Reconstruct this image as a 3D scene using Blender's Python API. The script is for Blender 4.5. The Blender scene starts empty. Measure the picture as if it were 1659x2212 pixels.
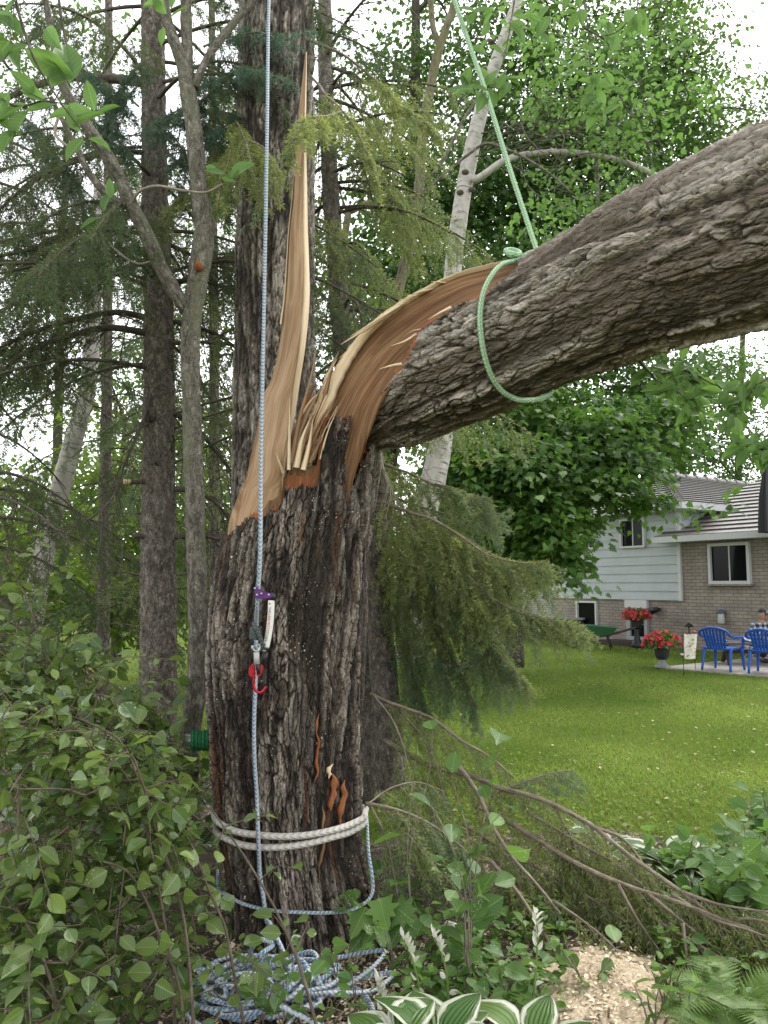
import bpy, math
import numpy as np
from mathutils import Vector, Matrix

# ------------------------------------------------------------------ camera, world, sun, exposure
SC = bpy.context.scene
COL = SC.collection
CAMZ, PITCH, FPX = 1.65, math.radians(5.4), 1661.0
cam = bpy.data.cameras.new("camera")
cam.sensor_fit = 'VERTICAL'; cam.sensor_height = 24.0; cam.lens = 24.0 * FPX / 2212.0
cam.clip_start = 0.05; cam.clip_end = 800
cob = bpy.data.objects.new("camera", cam); COL.objects.link(cob)
cob.location = (0, 0, CAMZ); cob.rotation_euler = (math.pi / 2 + PITCH, 0, 0)
SC.camera = cob
SUN_EL, SUN_AZ = math.radians(58), math.radians(35)      # azimuth from +Y towards +X
wd = bpy.data.worlds.new("World"); SC.world = wd; wd.use_nodes = True
wn = wd.node_tree; wn.nodes.clear()
sky = wn.nodes.new('ShaderNodeTexSky'); sky.sky_type = 'NISHITA'; sky.sun_disc = False
sky.sun_elevation = SUN_EL; sky.sun_rotation = SUN_AZ
hs = wn.nodes.new('ShaderNodeHueSaturation'); hs.inputs['Saturation'].default_value = 0.12
hs.inputs['Value'].default_value = 1.9
bg = wn.nodes.new('ShaderNodeBackground'); bg.inputs['Strength'].default_value = 0.15
wo = wn.nodes.new('ShaderNodeOutputWorld')
wn.links.new(sky.outputs[0], hs.inputs['Color']); wn.links.new(hs.outputs[0], bg.inputs['Color'])
wn.links.new(bg.outputs[0], wo.inputs['Surface'])
sl = bpy.data.lights.new("sun", 'SUN'); sl.energy = 1.3; sl.angle = math.radians(20); sl.color = (1.0, 0.95, 0.88)
so = bpy.data.objects.new("sun", sl); COL.objects.link(so)
sdir = Vector((math.sin(SUN_AZ) * math.cos(SUN_EL), math.cos(SUN_AZ) * math.cos(SUN_EL), math.sin(SUN_EL)))
so.rotation_euler = sdir.to_track_quat('Z', 'Y').to_euler()
SC.view_settings.view_transform = 'Standard'; SC.view_settings.look = 'None'
SC.view_settings.exposure = 0.95; SC.view_settings.gamma = 1
SC.cycles.max_bounces = 6; SC.cycles.diffuse_bounces = 4; SC.cycles.glossy_bounces = 2
SC.cycles.transmission_bounces = 4; SC.cycles.transparent_max_bounces = 4
SC.cycles.use_denoising = True
SC.cycles.sample_clamp_indirect = 4

# ------------------------------------------------------------------ helpers
CP, SP_ = math.cos(PITCH), math.sin(PITCH)
def W(u, v, Y):
    """a point at distance Y in front of the viewpoint on the sight line through (u, v) of a 1659x2212 frame"""
    x = (u - 829.5) / FPX; z = (1106.0 - v) / FPX
    dy = CP - z * SP_; dz = SP_ + z * CP
    s = Y / dy
    return np.array([x * s, Y, CAMZ + dz * s])
def proj(P):
    P = np.asarray(P, float); d = P - np.array([0, 0, CAMZ])
    f = d[..., 1] * CP + d[..., 2] * SP_; up = -d[..., 1] * SP_ + d[..., 2] * CP
    return 829.5 + FPX * d[..., 0] / f, 1106.0 - FPX * up / f
def G(u, v, z=0.0):
    """where the sight line through (u, v) meets height z"""
    a = W(u, v, 1.0); t = (z - CAMZ) / (a[2] - CAMZ)
    return np.array([a[0] * t, t, z])
def unit(a):
    return a / np.maximum(np.linalg.norm(a, axis=-1, keepdims=True), 1e-9)
def spline(pts, n):
    P = np.asarray(pts, float)
    if len(P) == 2:
        t = np.linspace(0, 1, n)[:, None]; return P[0] * (1 - t) + P[1] * t
    d = np.r_[0, np.cumsum(np.linalg.norm(np.diff(P[:, :3], axis=0), axis=1) + 1e-9)]
    t = np.linspace(0, d[-1], n)
    m = np.gradient(P, d, axis=0)
    i = np.clip(np.searchsorted(d, t, side='right') - 1, 0, len(P) - 2)
    h = (d[i + 1] - d[i])[:, None]; s = ((t - d[i]) / h[:, 0])[:, None]
    return ((2*s**3 - 3*s**2 + 1) * P[i] + (s**3 - 2*s**2 + s) * h * m[i] + (-2*s**3 + 3*s**2) * P[i+1] + (s**3 - s**2) * h * m[i+1])
def sp(lst, n):
    """(u, v, Y[, radius]) points -> smooth world path (n,3) and radii"""
    P = [list(W(q[0], q[1], q[2])) + [q[3] if len(q) > 3 else 0.0] for q in lst]
    S = spline(P, n); return S[:, :3], S[:, 3]
def _hash(i, j, k, seed):
    h = (i.astype(np.int64) * 374761393 + j.astype(np.int64) * 668265263 + k.astype(np.int64) * 2147483647 + seed * 974634777) & 0xFFFFFFFF
    h = ((h ^ (h >> 13)) * 1274126177) & 0xFFFFFFFF
    h = (h ^ (h >> 16)) & 0xFFFF
    return h / 65535.0
def vnoise(P, seed=0):
    P = np.asarray(P, float); I = np.floor(P); f = P - I; f = f * f * (3 - 2 * f); I = I.astype(np.int64)
    o = 0
    for a in (0, 1):
        for b in (0, 1):
            for c in (0, 1):
                w = (f[:, 0] if a else 1 - f[:, 0]) * (f[:, 1] if b else 1 - f[:, 1]) * (f[:, 2] if c else 1 - f[:, 2])
                o = o + w * _hash(I[:, 0] + a, I[:, 1] + b, I[:, 2] + c, seed)
    return o
def fbm(P, seed=0, oct=3):
    o = 0; a = 0.5; t = 0
    for k in range(oct):
        o = o + a * vnoise(np.asarray(P) * 2**k + 17.3 * k, seed + k); t += a; a *= 0.5
    return o / t
def sstep(a, b, x):
    t = np.clip((x - a) / (b - a), 0, 1); return t * t * (3 - 2 * t)

class Acc:
    """collects pieces of ONE mesh"""
    def __init__(s): s.V = []; s.F = {3: [], 4: []}; s.r = []; s.b = []; s.n = 0
    def add(s, V, F, rnd=0.5, bco=None):
        V = np.asarray(V, float).reshape(-1, 3); n = len(V)
        for f in (F if isinstance(F, list) else [F]):
            f = np.asarray(f, np.int64)
            if len(f): s.F[f.shape[1]].append(f + s.n)
        s.V.append(V); s.r.append(np.broadcast_to(np.asarray(rnd, float), (n,)))
        s.b.append(V if bco is None else bco); s.n += n
    def build(s, name, mat, parent=None, smooth=True, loc=None):
        if not s.V: return None
        return mk(name, np.concatenate(s.V), [np.concatenate(f) for f in s.F.values() if f], mat, parent, smooth, np.concatenate(s.r), np.concatenate(s.b))
def mk(name, V, F, mat, parent=None, smooth=True, rnd=None, bco=None):
    V = np.asarray(V, float); F = F if isinstance(F, list) else [F]
    F = [np.asarray(f, np.int64) for f in F if len(f)]
    me = bpy.data.meshes.new(name)
    li = np.concatenate([f.ravel() for f in F]); tot = np.concatenate([np.full(len(f), f.shape[1]) for f in F])
    o = bpy.data.objects.new(name, me)
    org = np.zeros(3)
    if parent is None: org = np.array([V[:, 0].mean(), V[:, 1].mean(), V[:, 2].min()])
    me.vertices.add(len(V)); me.vertices.foreach_set('co', (V - org).astype(np.float32).ravel())
    me.loops.add(len(li)); me.loops.foreach_set('vertex_index', li.astype(np.int32))
    me.polygons.add(len(tot)); me.polygons.foreach_set('loop_start', np.r_[0, np.cumsum(tot)[:-1]].astype(np.int32))
    me.polygons.foreach_set('use_smooth', np.full(len(tot), smooth))
    if rnd is not None:
        a = me.attributes.new('rnd', 'FLOAT', 'POINT'); a.data.foreach_set('value', np.asarray(rnd, np.float32))
    if bco is not None:
        a = me.attributes.new('bco', 'FLOAT_VECTOR', 'POINT'); a.data.foreach_set('vector', np.asarray(bco, np.float32).ravel())
    me.update(calc_edges=True)
    me.materials.append(mat); COL.objects.link(o)
    if parent is not None:
        o.parent = parent; o.matrix_parent_inverse = WM(parent).inverted()
    else: o.location = org
    return o
_WM = {}
def WM(o):
    m = Matrix.Translation(o.location)
    if o.rotation_euler.z: m = m @ Matrix.Rotation(o.rotation_euler.z, 4, 'Z')
    return WM(o.parent) @ o.matrix_parent_inverse @ m if o.parent else m
def tag(o, label=None, cat=None, group=None, kind=None):
    if label: o['label'] = label
    if cat: o['category'] = cat
    if group: o['group'] = group
    if kind: o['kind'] = kind
    return o
def thing(name, label, cat, loc=(0, 0, 0), group=None):
    o = bpy.data.objects.new(name, None); COL.objects.link(o); o.empty_display_size = 0.1
    o.location = [float(q) for q in loc]
    return tag(o, label, cat, group)
def dup(root, loc, label=None, rotz=0):
    """copy of a thing with copies of its parts and sub-parts"""
    r = root.copy(); COL.objects.link(r); r.location = [float(q) for q in loc]; r.rotation_euler = (0, 0, rotz)
    if label: r['label'] = label
    for ch in list(root.children):
        c = ch.copy(); COL.objects.link(c); c.parent = r
        for g in list(ch.children):
            d = g.copy(); COL.objects.link(d); d.parent = c
    return r
def frames(path):
    T = unit(np.gradient(path, axis=0)); n = len(path)
    a = np.array([0, 0, 1.0]) if abs(T[0, 2]) < 0.9 else np.array([0, 1.0, 0])
    N_ = np.zeros_like(path); v = unit(a - T[0] * (a @ T[0])); N_[0] = v
    for i in range(1, n):
        v = v - T[i] * (v @ T[i]); v = v / max(np.linalg.norm(v), 1e-9); N_[i] = v
    return T, N_, np.cross(T, N_)
def tube(path, rad, seg=8, cap=True):
    path = np.asarray(path, float); n = len(path); rad = np.broadcast_to(np.asarray(rad, float), (n,))
    T, A, B = frames(path); th = np.arange(seg) * 2 * np.pi / seg; c, s = np.cos(th), np.sin(th)
    V = path[:, None] + rad[:, None, None] * (A[:, None] * c[None, :, None] + B[:, None] * s[None, :, None])
    L = np.r_[0, np.cumsum(np.linalg.norm(np.diff(path, axis=0), axis=1))]
    bco = np.stack(np.broadcast_arrays(rad[:, None] * c, rad[:, None] * s, L[:, None]), -1)
    i = np.arange(n - 1)[:, None] * seg; j = np.arange(seg)[None]; k = (j + 1) % seg
    F = np.stack([i + j, i + k, i + seg + k, i + seg + j], -1).reshape(-1, 4)
    V = V.reshape(-1, 3); bco = bco.reshape(-1, 3); FF = [F]
    if cap:
        m = len(V); V = np.vstack([V, path[0], path[-1]]); bco = np.vstack([bco, [0, 0, 0], [0, 0, L[-1]]])
        j = np.arange(seg); k = (j + 1) % seg; e = (n - 1) * seg
        FF.append(np.vstack([np.stack([np.full(seg, m), k, j], -1), np.stack([np.full(seg, m + 1), e + j, e + k], -1)]))
    return V, FF, bco
def addtube(acc, path, rad, seg=8, rnd=0.5, cap=True):
    V, F, b = tube(path, rad, seg, cap); acc.add(V, F, rnd, b)
def boxVF(lo, hi):
    (a, b, c), (d, e, f) = lo, hi
    V = np.array([[a, b, c], [d, b, c], [d, e, c], [a, e, c], [a, b, f], [d, b, f], [d, e, f], [a, e, f]], float)
    F = np.array([[0, 3, 2, 1], [4, 5, 6, 7], [0, 1, 5, 4], [1, 2, 6, 5], [2, 3, 7, 6], [3, 0, 4, 7]]); return V, F
def bevbox(lo, hi, r=0.01):
    """box with its edges bevelled"""
    import bmesh
    bm = bmesh.new(); V, F = boxVF(lo, hi); vs = [bm.verts.new(v) for v in V]
    for f in F: bm.faces.new([vs[i] for i in f])
    bmesh.ops.bevel(bm, geom=bm.edges[:], offset=r, segments=2, affect='EDGES', profile=0.6)
    bmesh.ops.triangulate(bm, faces=bm.faces[:]); bm.verts.index_update()
    V = np.array([v.co[:] for v in bm.verts]); F = np.array([[v.index for v in f.verts] for f in bm.faces]); bm.free(); return V, F
def lathe(prof, seg=24):
    """prof [(r,z)...] -> V,F"""
    P = np.asarray(prof, float); n = len(P); th = np.arange(seg) * 2 * np.pi / seg
    V = np.stack([P[:, None, 0] * np.cos(th), P[:, None, 0] * np.sin(th), np.broadcast_to(P[:, None, 1], (n, seg))], -1).reshape(-1, 3)
    i = np.arange(n - 1)[:, None] * seg; j = np.arange(seg)[None]; k = (j + 1) % seg
    return V, np.stack([i + j, i + k, i + seg + k, i + seg + j], -1).reshape(-1, 4)
def grid(n, m, closed=False):
    i = np.arange(n - 1)[:, None]; j = np.arange(m if closed else m - 1)[None]; k = (j + 1) % m
    return np.stack([i * m + j, i * m + k, (i + 1) * m + k, (i + 1) * m + j], -1).reshape(-1, 4)
def rotz(V, a):
    c, s = math.cos(a), math.sin(a); V = np.asarray(V, float)
    return np.stack([V[:, 0] * c - V[:, 1] * s, V[:, 0] * s + V[:, 1] * c, V[:, 2]], -1)

# ------------------------------------------------------------------ leaf templates (x along blade, y across, z out)
def _fan(per, z=None):
    P = np.array(per, float); n = len(P); V = np.vstack([[0.42, 0, -0.02], np.c_[P, np.zeros(n) if z is None else z]])
    return V, np.array([[0, i + 1, (i + 1) % n + 1] for i in range(n)])
T_RH = (np.array([[0, 0, 0], [.45, .33, .08], [1, 0, -.08], [.45, -.33, .08]]), np.array([[0, 1, 2], [0, 2, 3]])[:, ::-1])
_y = [(0, 0), (.10, .17), (.28, .34), (.50, .37), (.72, .27), (.88, .12), (1.0, 0), (.88, -.12), (.72, -.27), (.50, -.37), (.28, -.34), (.10, -.17)]
T_OV = _fan(_y, [0, .05, .10, .10, .05, .0, -.10, .0, .05, .10, .10, .05])
T_LN = (T_OV[0] * np.array([1, .62, 1]), T_OV[1])
_m = [(0, 0), (.02, .16), (-.04, .42), (.22, .30), (.30, .56), (.44, .30), (.62, .34), (.60, .17), (.78, .15), (1, 0), (.78, -.15), (.60, -.17), (.62, -.34), (.44, -.30), (.30, -.56), (.22, -.30), (-.04, -.42), (.02, -.16)]
T_MP = _fan(_m, [-.05 * (abs(q[1]) > .3) - .07 * (q[0] > .7) for q in _m])
_h = [(.05, 0), (-.06, .16), (.02, .34), (.2, .45), (.42, .40), (.66, .27), (.85, .12), (1, 0), (.85, -.12), (.66, -.27), (.42, -.40), (.2, -.45), (.02, -.34), (-.06, -.16)]
T_HT = _fan(_h, [.03] + [.08] * 6 + [-.08] + [.08] * 6)
def leaves(acc, C, A, Nn, L, tpl, rng, rnd=None, wid=1.0):
    """C centres/petiole ends, A blade axis, Nn face normal, L length"""
    V, F = tpl[0], tpl[1]; n = len(C); A = unit(A); B = unit(np.cross(Nn, A)); Z = np.cross(A, B)
    L = np.broadcast_to(np.asarray(L, float), (n,))[:, None, None]
    curl = (0.5 + rng.rand(n))[:, None, None]
    P = np.asarray(C)[:, None] + L * (A[:, None] * V[None, :, 0:1] + wid * B[:, None] * V[None, :, 1:2] + curl * Z[:, None] * V[None, :, 2:3])
    k = len(V); FF = (F[None] + (np.arange(n) * k)[:, None, None]).reshape(-1, F.shape[1])
    r = rng.rand(n) if rnd is None else np.asarray(rnd)
    b = np.broadcast_to((tpl[2] if len(tpl) > 2 else V)[None], (n, k, 3)).reshape(-1, 3)
    acc.add(P.reshape(-1, 3), FF, np.repeat(r, k), b)
UP = np.array([0, 0, 1.0])

# ------------------------------------------------------------------ materials
def newmat(name):
    m = bpy.data.materials.new(name); m.use_nodes = True; nt = m.node_tree
    return m, nt, nt.nodes['Principled BSDF']
def nd(nt, typ, props=None, **inp):
    n = nt.nodes.new(typ)
    for k, v in (props or {}).items(): setattr(n, k, v)
    for k, v in inp.items():
        k = int(k[1:]) if k[0] == 'i' and k[1:].isdigit() else k.replace('_', ' ')
        s = n.inputs[k]
        if hasattr(v, 'is_linked') or isinstance(v, bpy.types.NodeSocket): nt.links.new(v, s)
        else: s.default_value = v
    return n
def ramp(nt, fac, stops, interp='LINEAR'):
    r = nt.nodes.new('ShaderNodeValToRGB'); r.color_ramp.interpolation = interp; e = r.color_ramp.elements
    while len(e) < len(stops): e.new(0.5)
    for x, (p, c) in zip(e, stops): x.position = p; x.color = (*c, 1)
    nt.links.new(fac, r.inputs[0]); return r.outputs[0]
def attr(nt, name, vec=False):
    a = nt.nodes.new('ShaderNodeAttribute'); a.attribute_name = name
    return a.outputs['Vector'] if vec else a.outputs['Fac']
def mapped(nt, vec, scale, loc=(0, 0, 0), rot=(0, 0, 0)):
    return nd(nt, 'ShaderNodeMapping', None, Vector=vec, Scale=scale, Location=loc, Rotation=rot).outputs[0]
def noise(nt, vec, scale=1.0, detail=4, rough=0.6, dist=0.0):
    return nd(nt, 'ShaderNodeTexNoise', None, Vector=vec, Scale=scale, Detail=detail, Roughness=rough, Distortion=dist).outputs['Fac']
def mixc(nt, fac, a, b, mode='MIX'):
    m = nt.nodes.new('ShaderNodeMix'); m.data_type = 'RGBA'; m.blend_type = mode
    for s, v in ((m.inputs[0], fac), (m.inputs[6], a), (m.inputs[7], b)):
        if isinstance(v, bpy.types.NodeSocket): nt.links.new(v, s)
        else: s.default_value = v if isinstance(v, float) else (*v, 1)
    return m.outputs[2]
def mth(nt, op, a, b=0.0):
    m = nt.nodes.new('ShaderNodeMath'); m.operation = op
    for s, v in ((m.inputs[0], a), (m.inputs[1], b)):
        if isinstance(v, bpy.types.NodeSocket): nt.links.new(v, s)
        else: s.default_value = v
    return m.outputs[0]
def bump(nt, bsdf, h, dist, strength=1.0):
    b = nd(nt, 'ShaderNodeBump', None, Height=h, Distance=dist, Strength=strength); nt.links.new(b.outputs[0], bsdf.inputs['Normal'])
def plain(name, c, rough=0.6, metal=0.0, spec=0.5, var=0.25, scale=30.0):
    """paint, plastic, cloth: slightly mottled colour and gloss"""
    m, nt, b = newmat(name)
    co = nt.nodes.new('ShaderNodeTexCoord').outputs['Object']; n = noise(nt, co, scale, 4)
    d = tuple(q * (1 - var) for q in c); l = tuple(min(1, q * (1 + var)) for q in c)
    nt.links.new(ramp(nt, n, [(0.3, d), (0.7, l)]), b.inputs['Base Color'])
    b.inputs['Roughness'].default_value = rough; b.inputs['Metallic'].default_value = metal; b.inputs['Specular IOR Level'].default_value = spec
    return m
def bark(name, dark, mid, light, fx=14, fz=1.6, bd=0.006, red=None, speck=0.0, wet=None, moss=None, plates=False, crack=None):
    m, nt, b = newmat(name); c = attr(nt, 'bco', True)
    n1 = noise(nt, mapped(nt, c, (fx, fx, fz)), 1.0, 6, 0.65, 0.3)
    n2 = noise(nt, mapped(nt, c, (fx * 4, fx * 4, fz * 5), (3, 1, 2)), 1.0, 5, 0.7)
    n3 = noise(nt, mapped(nt, c, (4, 4, 0.7), (7, 2, 9)), 1.0, 3, 0.6)
    f = mth(nt, 'ADD', mth(nt, 'MULTIPLY', n1, 0.55), mth(nt, 'MULTIPLY', n2, 0.45))
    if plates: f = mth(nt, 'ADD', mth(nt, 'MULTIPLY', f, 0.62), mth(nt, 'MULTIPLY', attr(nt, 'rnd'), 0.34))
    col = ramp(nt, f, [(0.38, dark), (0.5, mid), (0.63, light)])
    if crack:
        vq = nd(nt, 'ShaderNodeVectorMath', {'operation': 'MULTIPLY_ADD'}, i0=nd(nt, 'ShaderNodeTexNoise', None, Vector=c, Scale=crack[0] * .45, Detail=3.0).outputs['Color'], i1=(.030, .030, .05), i2=c).outputs[0]
        e1 = nd(nt, 'ShaderNodeTexVoronoi', {'feature': 'DISTANCE_TO_EDGE'}, Vector=mapped(nt, vq, (crack[0], crack[0], crack[1])), Scale=1.0).outputs['Distance']
        e2 = nd(nt, 'ShaderNodeTexVoronoi', {'feature': 'DISTANCE_TO_EDGE'}, Vector=mapped(nt, vq, (crack[0] * 2.3, crack[0] * 2.3, crack[1] * 2.6), (4, 7, 2)), Scale=1.0).outputs['Distance']
        pc = nd(nt, 'ShaderNodeTexVoronoi', None, Vector=mapped(nt, vq, (crack[0], crack[0], crack[1])), Scale=1.0).outputs['Color']
        ck = mth(nt, 'ADD', mth(nt, 'MULTIPLY', ramp(nt, e1, [(0.0, (0, 0, 0)), (0.16, (1, 1, 1))]), .65), mth(nt, 'MULTIPLY', ramp(nt, e2, [(0.0, (0, 0, 0)), (0.2, (1, 1, 1))]), .35))
        col = mixc(nt, mth(nt, 'MULTIPLY', mth(nt, 'SUBTRACT', 1.0, ck), crack[2] if len(crack) > 2 else .55), col, tuple(q * .6 for q in dark)); col = mixc(nt, .28, col, nd(nt, 'ShaderNodeSeparateColor', None, Color=pc).outputs[0], 'OVERLAY')
    if wet: col = mixc(nt, ramp(nt, n3, [(0.46, (0, 0, 0)), (0.60, (1, 1, 1))]), col, wet, 'MIX') if False else mixc(nt, mth(nt, 'MULTIPLY', ramp(nt, n3, [(0.45, (0, 0, 0)), (0.60, (1, 1, 1))]), 0.75), col, wet)
    if red:
        n4 = noise(nt, mapped(nt, c, (18, 18, 1.1), (1, 5, 3)), 1.0, 3, 0.5)
        col = mixc(nt, mth(nt, 'MULTIPLY', ramp(nt, n4, [(0.62, (0, 0, 0)), (0.70, (1, 1, 1))]), 0.7), col, red)
    if moss:
        n5 = noise(nt, mapped(nt, c, (9, 9, 3), (4, 4, 4)), 1.0, 4, 0.6)
        col = mixc(nt, mth(nt, 'MULTIPLY', ramp(nt, n5, [(0.5, (0, 0, 0)), (0.66, (1, 1, 1))]), 0.7), col, moss)
    if speck:
        v = nd(nt, 'ShaderNodeTexVoronoi', None, Vector=mapped(nt, c, (1, 1, 0.7)), Scale=75.0)
        n6 = noise(nt, c, 5.0, 3); d = mth(nt, 'LESS_THAN', v.outputs['Distance'], mth(nt, 'MULTIPLY', ramp(nt, n6, [(0.5, (0, 0, 0)), (0.75, (1, 1, 1))]), speck))
        col = mixc(nt, d, col, (0.62, 0.55, 0.42))
    nt.links.new(col, b.inputs['Base Color']); b.inputs['Roughness'].default_value = 0.85; b.inputs['Specular IOR Level'].default_value = 0.25
    hgt = mth(nt, 'ADD', mth(nt, 'MULTIPLY', n1, 0.6), mth(nt, 'MULTIPLY', n2, 0.5))
    if crack: hgt = mth(nt, 'ADD', mth(nt, 'MULTIPLY', hgt, .7), mth(nt, 'MULTIPLY', ck, .8))
    bump(nt, b, hgt, bd)
    return m
def leafmat(name, c0, c1, tr, trfac=0.35, rough=0.45, spec=0.4, spots=False, veins=False):
    m, nt, b = newmat(name); r = attr(nt, 'rnd')
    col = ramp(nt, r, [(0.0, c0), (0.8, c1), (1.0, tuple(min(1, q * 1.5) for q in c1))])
    if veins:
        s_ = nd(nt, 'ShaderNodeSeparateXYZ', None, Vector=attr(nt, 'bco', True)); ay = mth(nt, 'ABSOLUTE', s_.outputs[1])
        sv = mth(nt, 'GREATER_THAN', mth(nt, 'SINE', mth(nt, 'SUBTRACT', mth(nt, 'MULTIPLY', s_.outputs[0], 52.0), mth(nt, 'MULTIPLY', ay, 48.0))), .86)
        vn = mth(nt, 'MAXIMUM', mth(nt, 'LESS_THAN', ay, .016), mth(nt, 'MULTIPLY', sv, .45))
        col = mixc(nt, mth(nt, 'MULTIPLY', vn, .5), col, tuple(min(1, q * 2.0 + .03) for q in c1))
    if spots:
        co = nt.nodes.new('ShaderNodeTexCoord').outputs['Object']
        v = nd(nt, 'ShaderNodeTexVoronoi', None, Vector=co, Scale=95.0).outputs['Distance']
        nn = noise(nt, co, 6.0, 2)
        col = mixc(nt, mth(nt, 'LESS_THAN', v, mth(nt, 'MULTIPLY', ramp(nt, nn, [(0.5, (0, 0, 0)), (0.7, (1, 1, 1))]), 0.30)), col, (0.55, 0.52, 0.42))
    nt.links.new(col, b.inputs['Base Color']); b.inputs['Roughness'].default_value = rough; b.inputs['Specular IOR Level'].default_value = spec
    t = nt.nodes.new('ShaderNodeBsdfTranslucent'); nt.links.new(mixc(nt, 0.5, col, tr), t.inputs['Color'])
    mx = nt.nodes.new('ShaderNodeMixShader'); mx.inputs[0].default_value = trfac
    nt.links.new(b.outputs[0], mx.inputs[1]); nt.links.new(t.outputs[0], mx.inputs[2])
    nt.links.new(mx.outputs[0], nt.nodes['Material Output'].inputs['Surface']); return m
def ropemat(name, base, strand, n=4, mult=1.0, fleck=None):
    """braided cover: two families of strands crossing round the rope; bco = (r cos, r sin, length)"""
    m, nt, b = newmat(name); c = attr(nt, 'bco', True)
    s = nd(nt, 'ShaderNodeSeparateXYZ', None, Vector=c)
    th = mth(nt, 'ARCTAN2', s.outputs[1], s.outputs[0]); z = mth(nt, 'MULTIPLY', s.outputs[2], 150.0 * mult)
    zig = mth(nt, 'ABSOLUTE', mth(nt, 'SINE', mth(nt, 'MULTIPLY', th, n * 0.5)))
    w = mth(nt, 'SINE', mth(nt, 'ADD', mth(nt, 'MULTIPLY', zig, 4.0), mth(nt, 'MULTIPLY', z, 2.2)))
    band = mth(nt, 'SINE', mth(nt, 'MULTIPLY', th, float(n)))
    msk = ramp(nt, mth(nt, 'ADD', mth(nt, 'MULTIPLY', band, 0.6), mth(nt, 'MULTIPLY', w, 0.55)), [(0.05, (0, 0, 0)), (0.3, (1, 1, 1))])
    col = mixc(nt, msk, base, strand)
    dirt = noise(nt, c, 30.0, 3); col = mixc(nt, mth(nt, 'MULTIPLY', dirt, 0.35), col, tuple(q * 0.55 for q in base))
    if fleck:
        v = nd(nt, 'ShaderNodeTexVoronoi', None, Vector=c, Scale=190.0).outputs['Distance']
        col = mixc(nt, mth(nt, 'LESS_THAN', v, 0.32), col, fleck)
    nt.links.new(col, b.inputs['Base Color']); b.inputs['Roughness'].default_value = 0.8; b.inputs['Specular IOR Level'].default_value = 0.2
    bump(nt, b, w, 0.0015); return m
def wood(name, dark, mid, light, fx=60, fz=3.0, bd=0.002, stain=None):
    m, nt, b = newmat(name); c = attr(nt, 'bco', True)
    n1 = noise(nt, mapped(nt, c, (fx, fx, fz)), 1.0, 5, 0.6, 0.2); n2 = noise(nt, mapped(nt, c, (9, 9, 1.4), (2, 2, 2)), 1.0, 4, 0.6)
    n3 = noise(nt, mapped(nt, c, (fx * 4, fx * 4, fz * 2.2), (5, 1, 2)), 1.0, 4, 0.7); n4 = noise(nt, mapped(nt, c, (16, 16, 2.2), (8, 3, 1)), 1.0, 4, 0.65, .6)
    f = mth(nt, 'ADD', mth(nt, 'ADD', mth(nt, 'MULTIPLY', n1, 0.35), mth(nt, 'MULTIPLY', n3, 0.22)), mth(nt, 'MULTIPLY', n2, 0.43))
    col = ramp(nt, f, [(0.36, dark), (0.5, mid), (0.63, light)])
    if stain: col = mixc(nt, mth(nt, 'MULTIPLY', ramp(nt, n4, [(0.50, (0, 0, 0)), (0.68, (1, 1, 1))]), 0.75), col, stain)
    crk = ramp(nt, n3, [(0.30, (1, 1, 1)), (0.37, (0, 0, 0))]); col = mixc(nt, mth(nt, 'MULTIPLY', crk, 0.55), col, tuple(q * .45 for q in dark))
    nt.links.new(col, b.inputs['Base Color']); b.inputs['Roughness'].default_value = 0.75; b.inputs['Specular IOR Level'].default_value = 0.2
    bump(nt, b, mth(nt, 'ADD', n1, mth(nt, 'MULTIPLY', n3, .8)), bd * 1.6); return m
M = {}
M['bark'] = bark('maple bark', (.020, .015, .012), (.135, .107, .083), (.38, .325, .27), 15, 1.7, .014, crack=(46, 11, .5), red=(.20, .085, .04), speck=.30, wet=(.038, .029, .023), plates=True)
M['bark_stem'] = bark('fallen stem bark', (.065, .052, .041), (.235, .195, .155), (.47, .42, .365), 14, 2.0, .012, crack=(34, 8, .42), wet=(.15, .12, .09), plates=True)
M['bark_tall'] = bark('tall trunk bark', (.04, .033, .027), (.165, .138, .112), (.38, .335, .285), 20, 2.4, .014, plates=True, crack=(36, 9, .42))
M['bark_spruce'] = bark('spruce bark', (.06, .05, .04), (.19, .165, .135), (.36, .32, .27), 24, 15, .010, crack=(44, 30, .45))
M['bark_thin'] = bark('thin tree bark', (.065, .055, .043), (.18, .16, .128), (.35, .325, .27), 28, 14, .008, moss=(.17, .175, .11), crack=(60, 26, .35))
M['bark_moss'] = bark('mossy bark', (.06, .05, .03), (.15, .13, .085), (.25, .24, .16), 22, 8, .003, moss=(.14, .14, .045))
M['bark_dead'] = bark('dead branch bark', (.035, .028, .022), (.085, .07, .055), (.16, .14, .115), 30, 8, .002)
M['twig'] = bark('twig bark', (.085, .066, .048), (.19, .155, .115), (.34, .29, .225), 60, 12, .001)
M['shrub_wood'] = bark('shrub wood', (.05, .038, .028), (.11, .085, .06), (.20, .165, .12), 60, 12, .001)
M['twig_pale'] = bark('pale dead twigs', (.14, .115, .09), (.27, .23, .18), (.40, .35, .28), 60, 12, .001)
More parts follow.
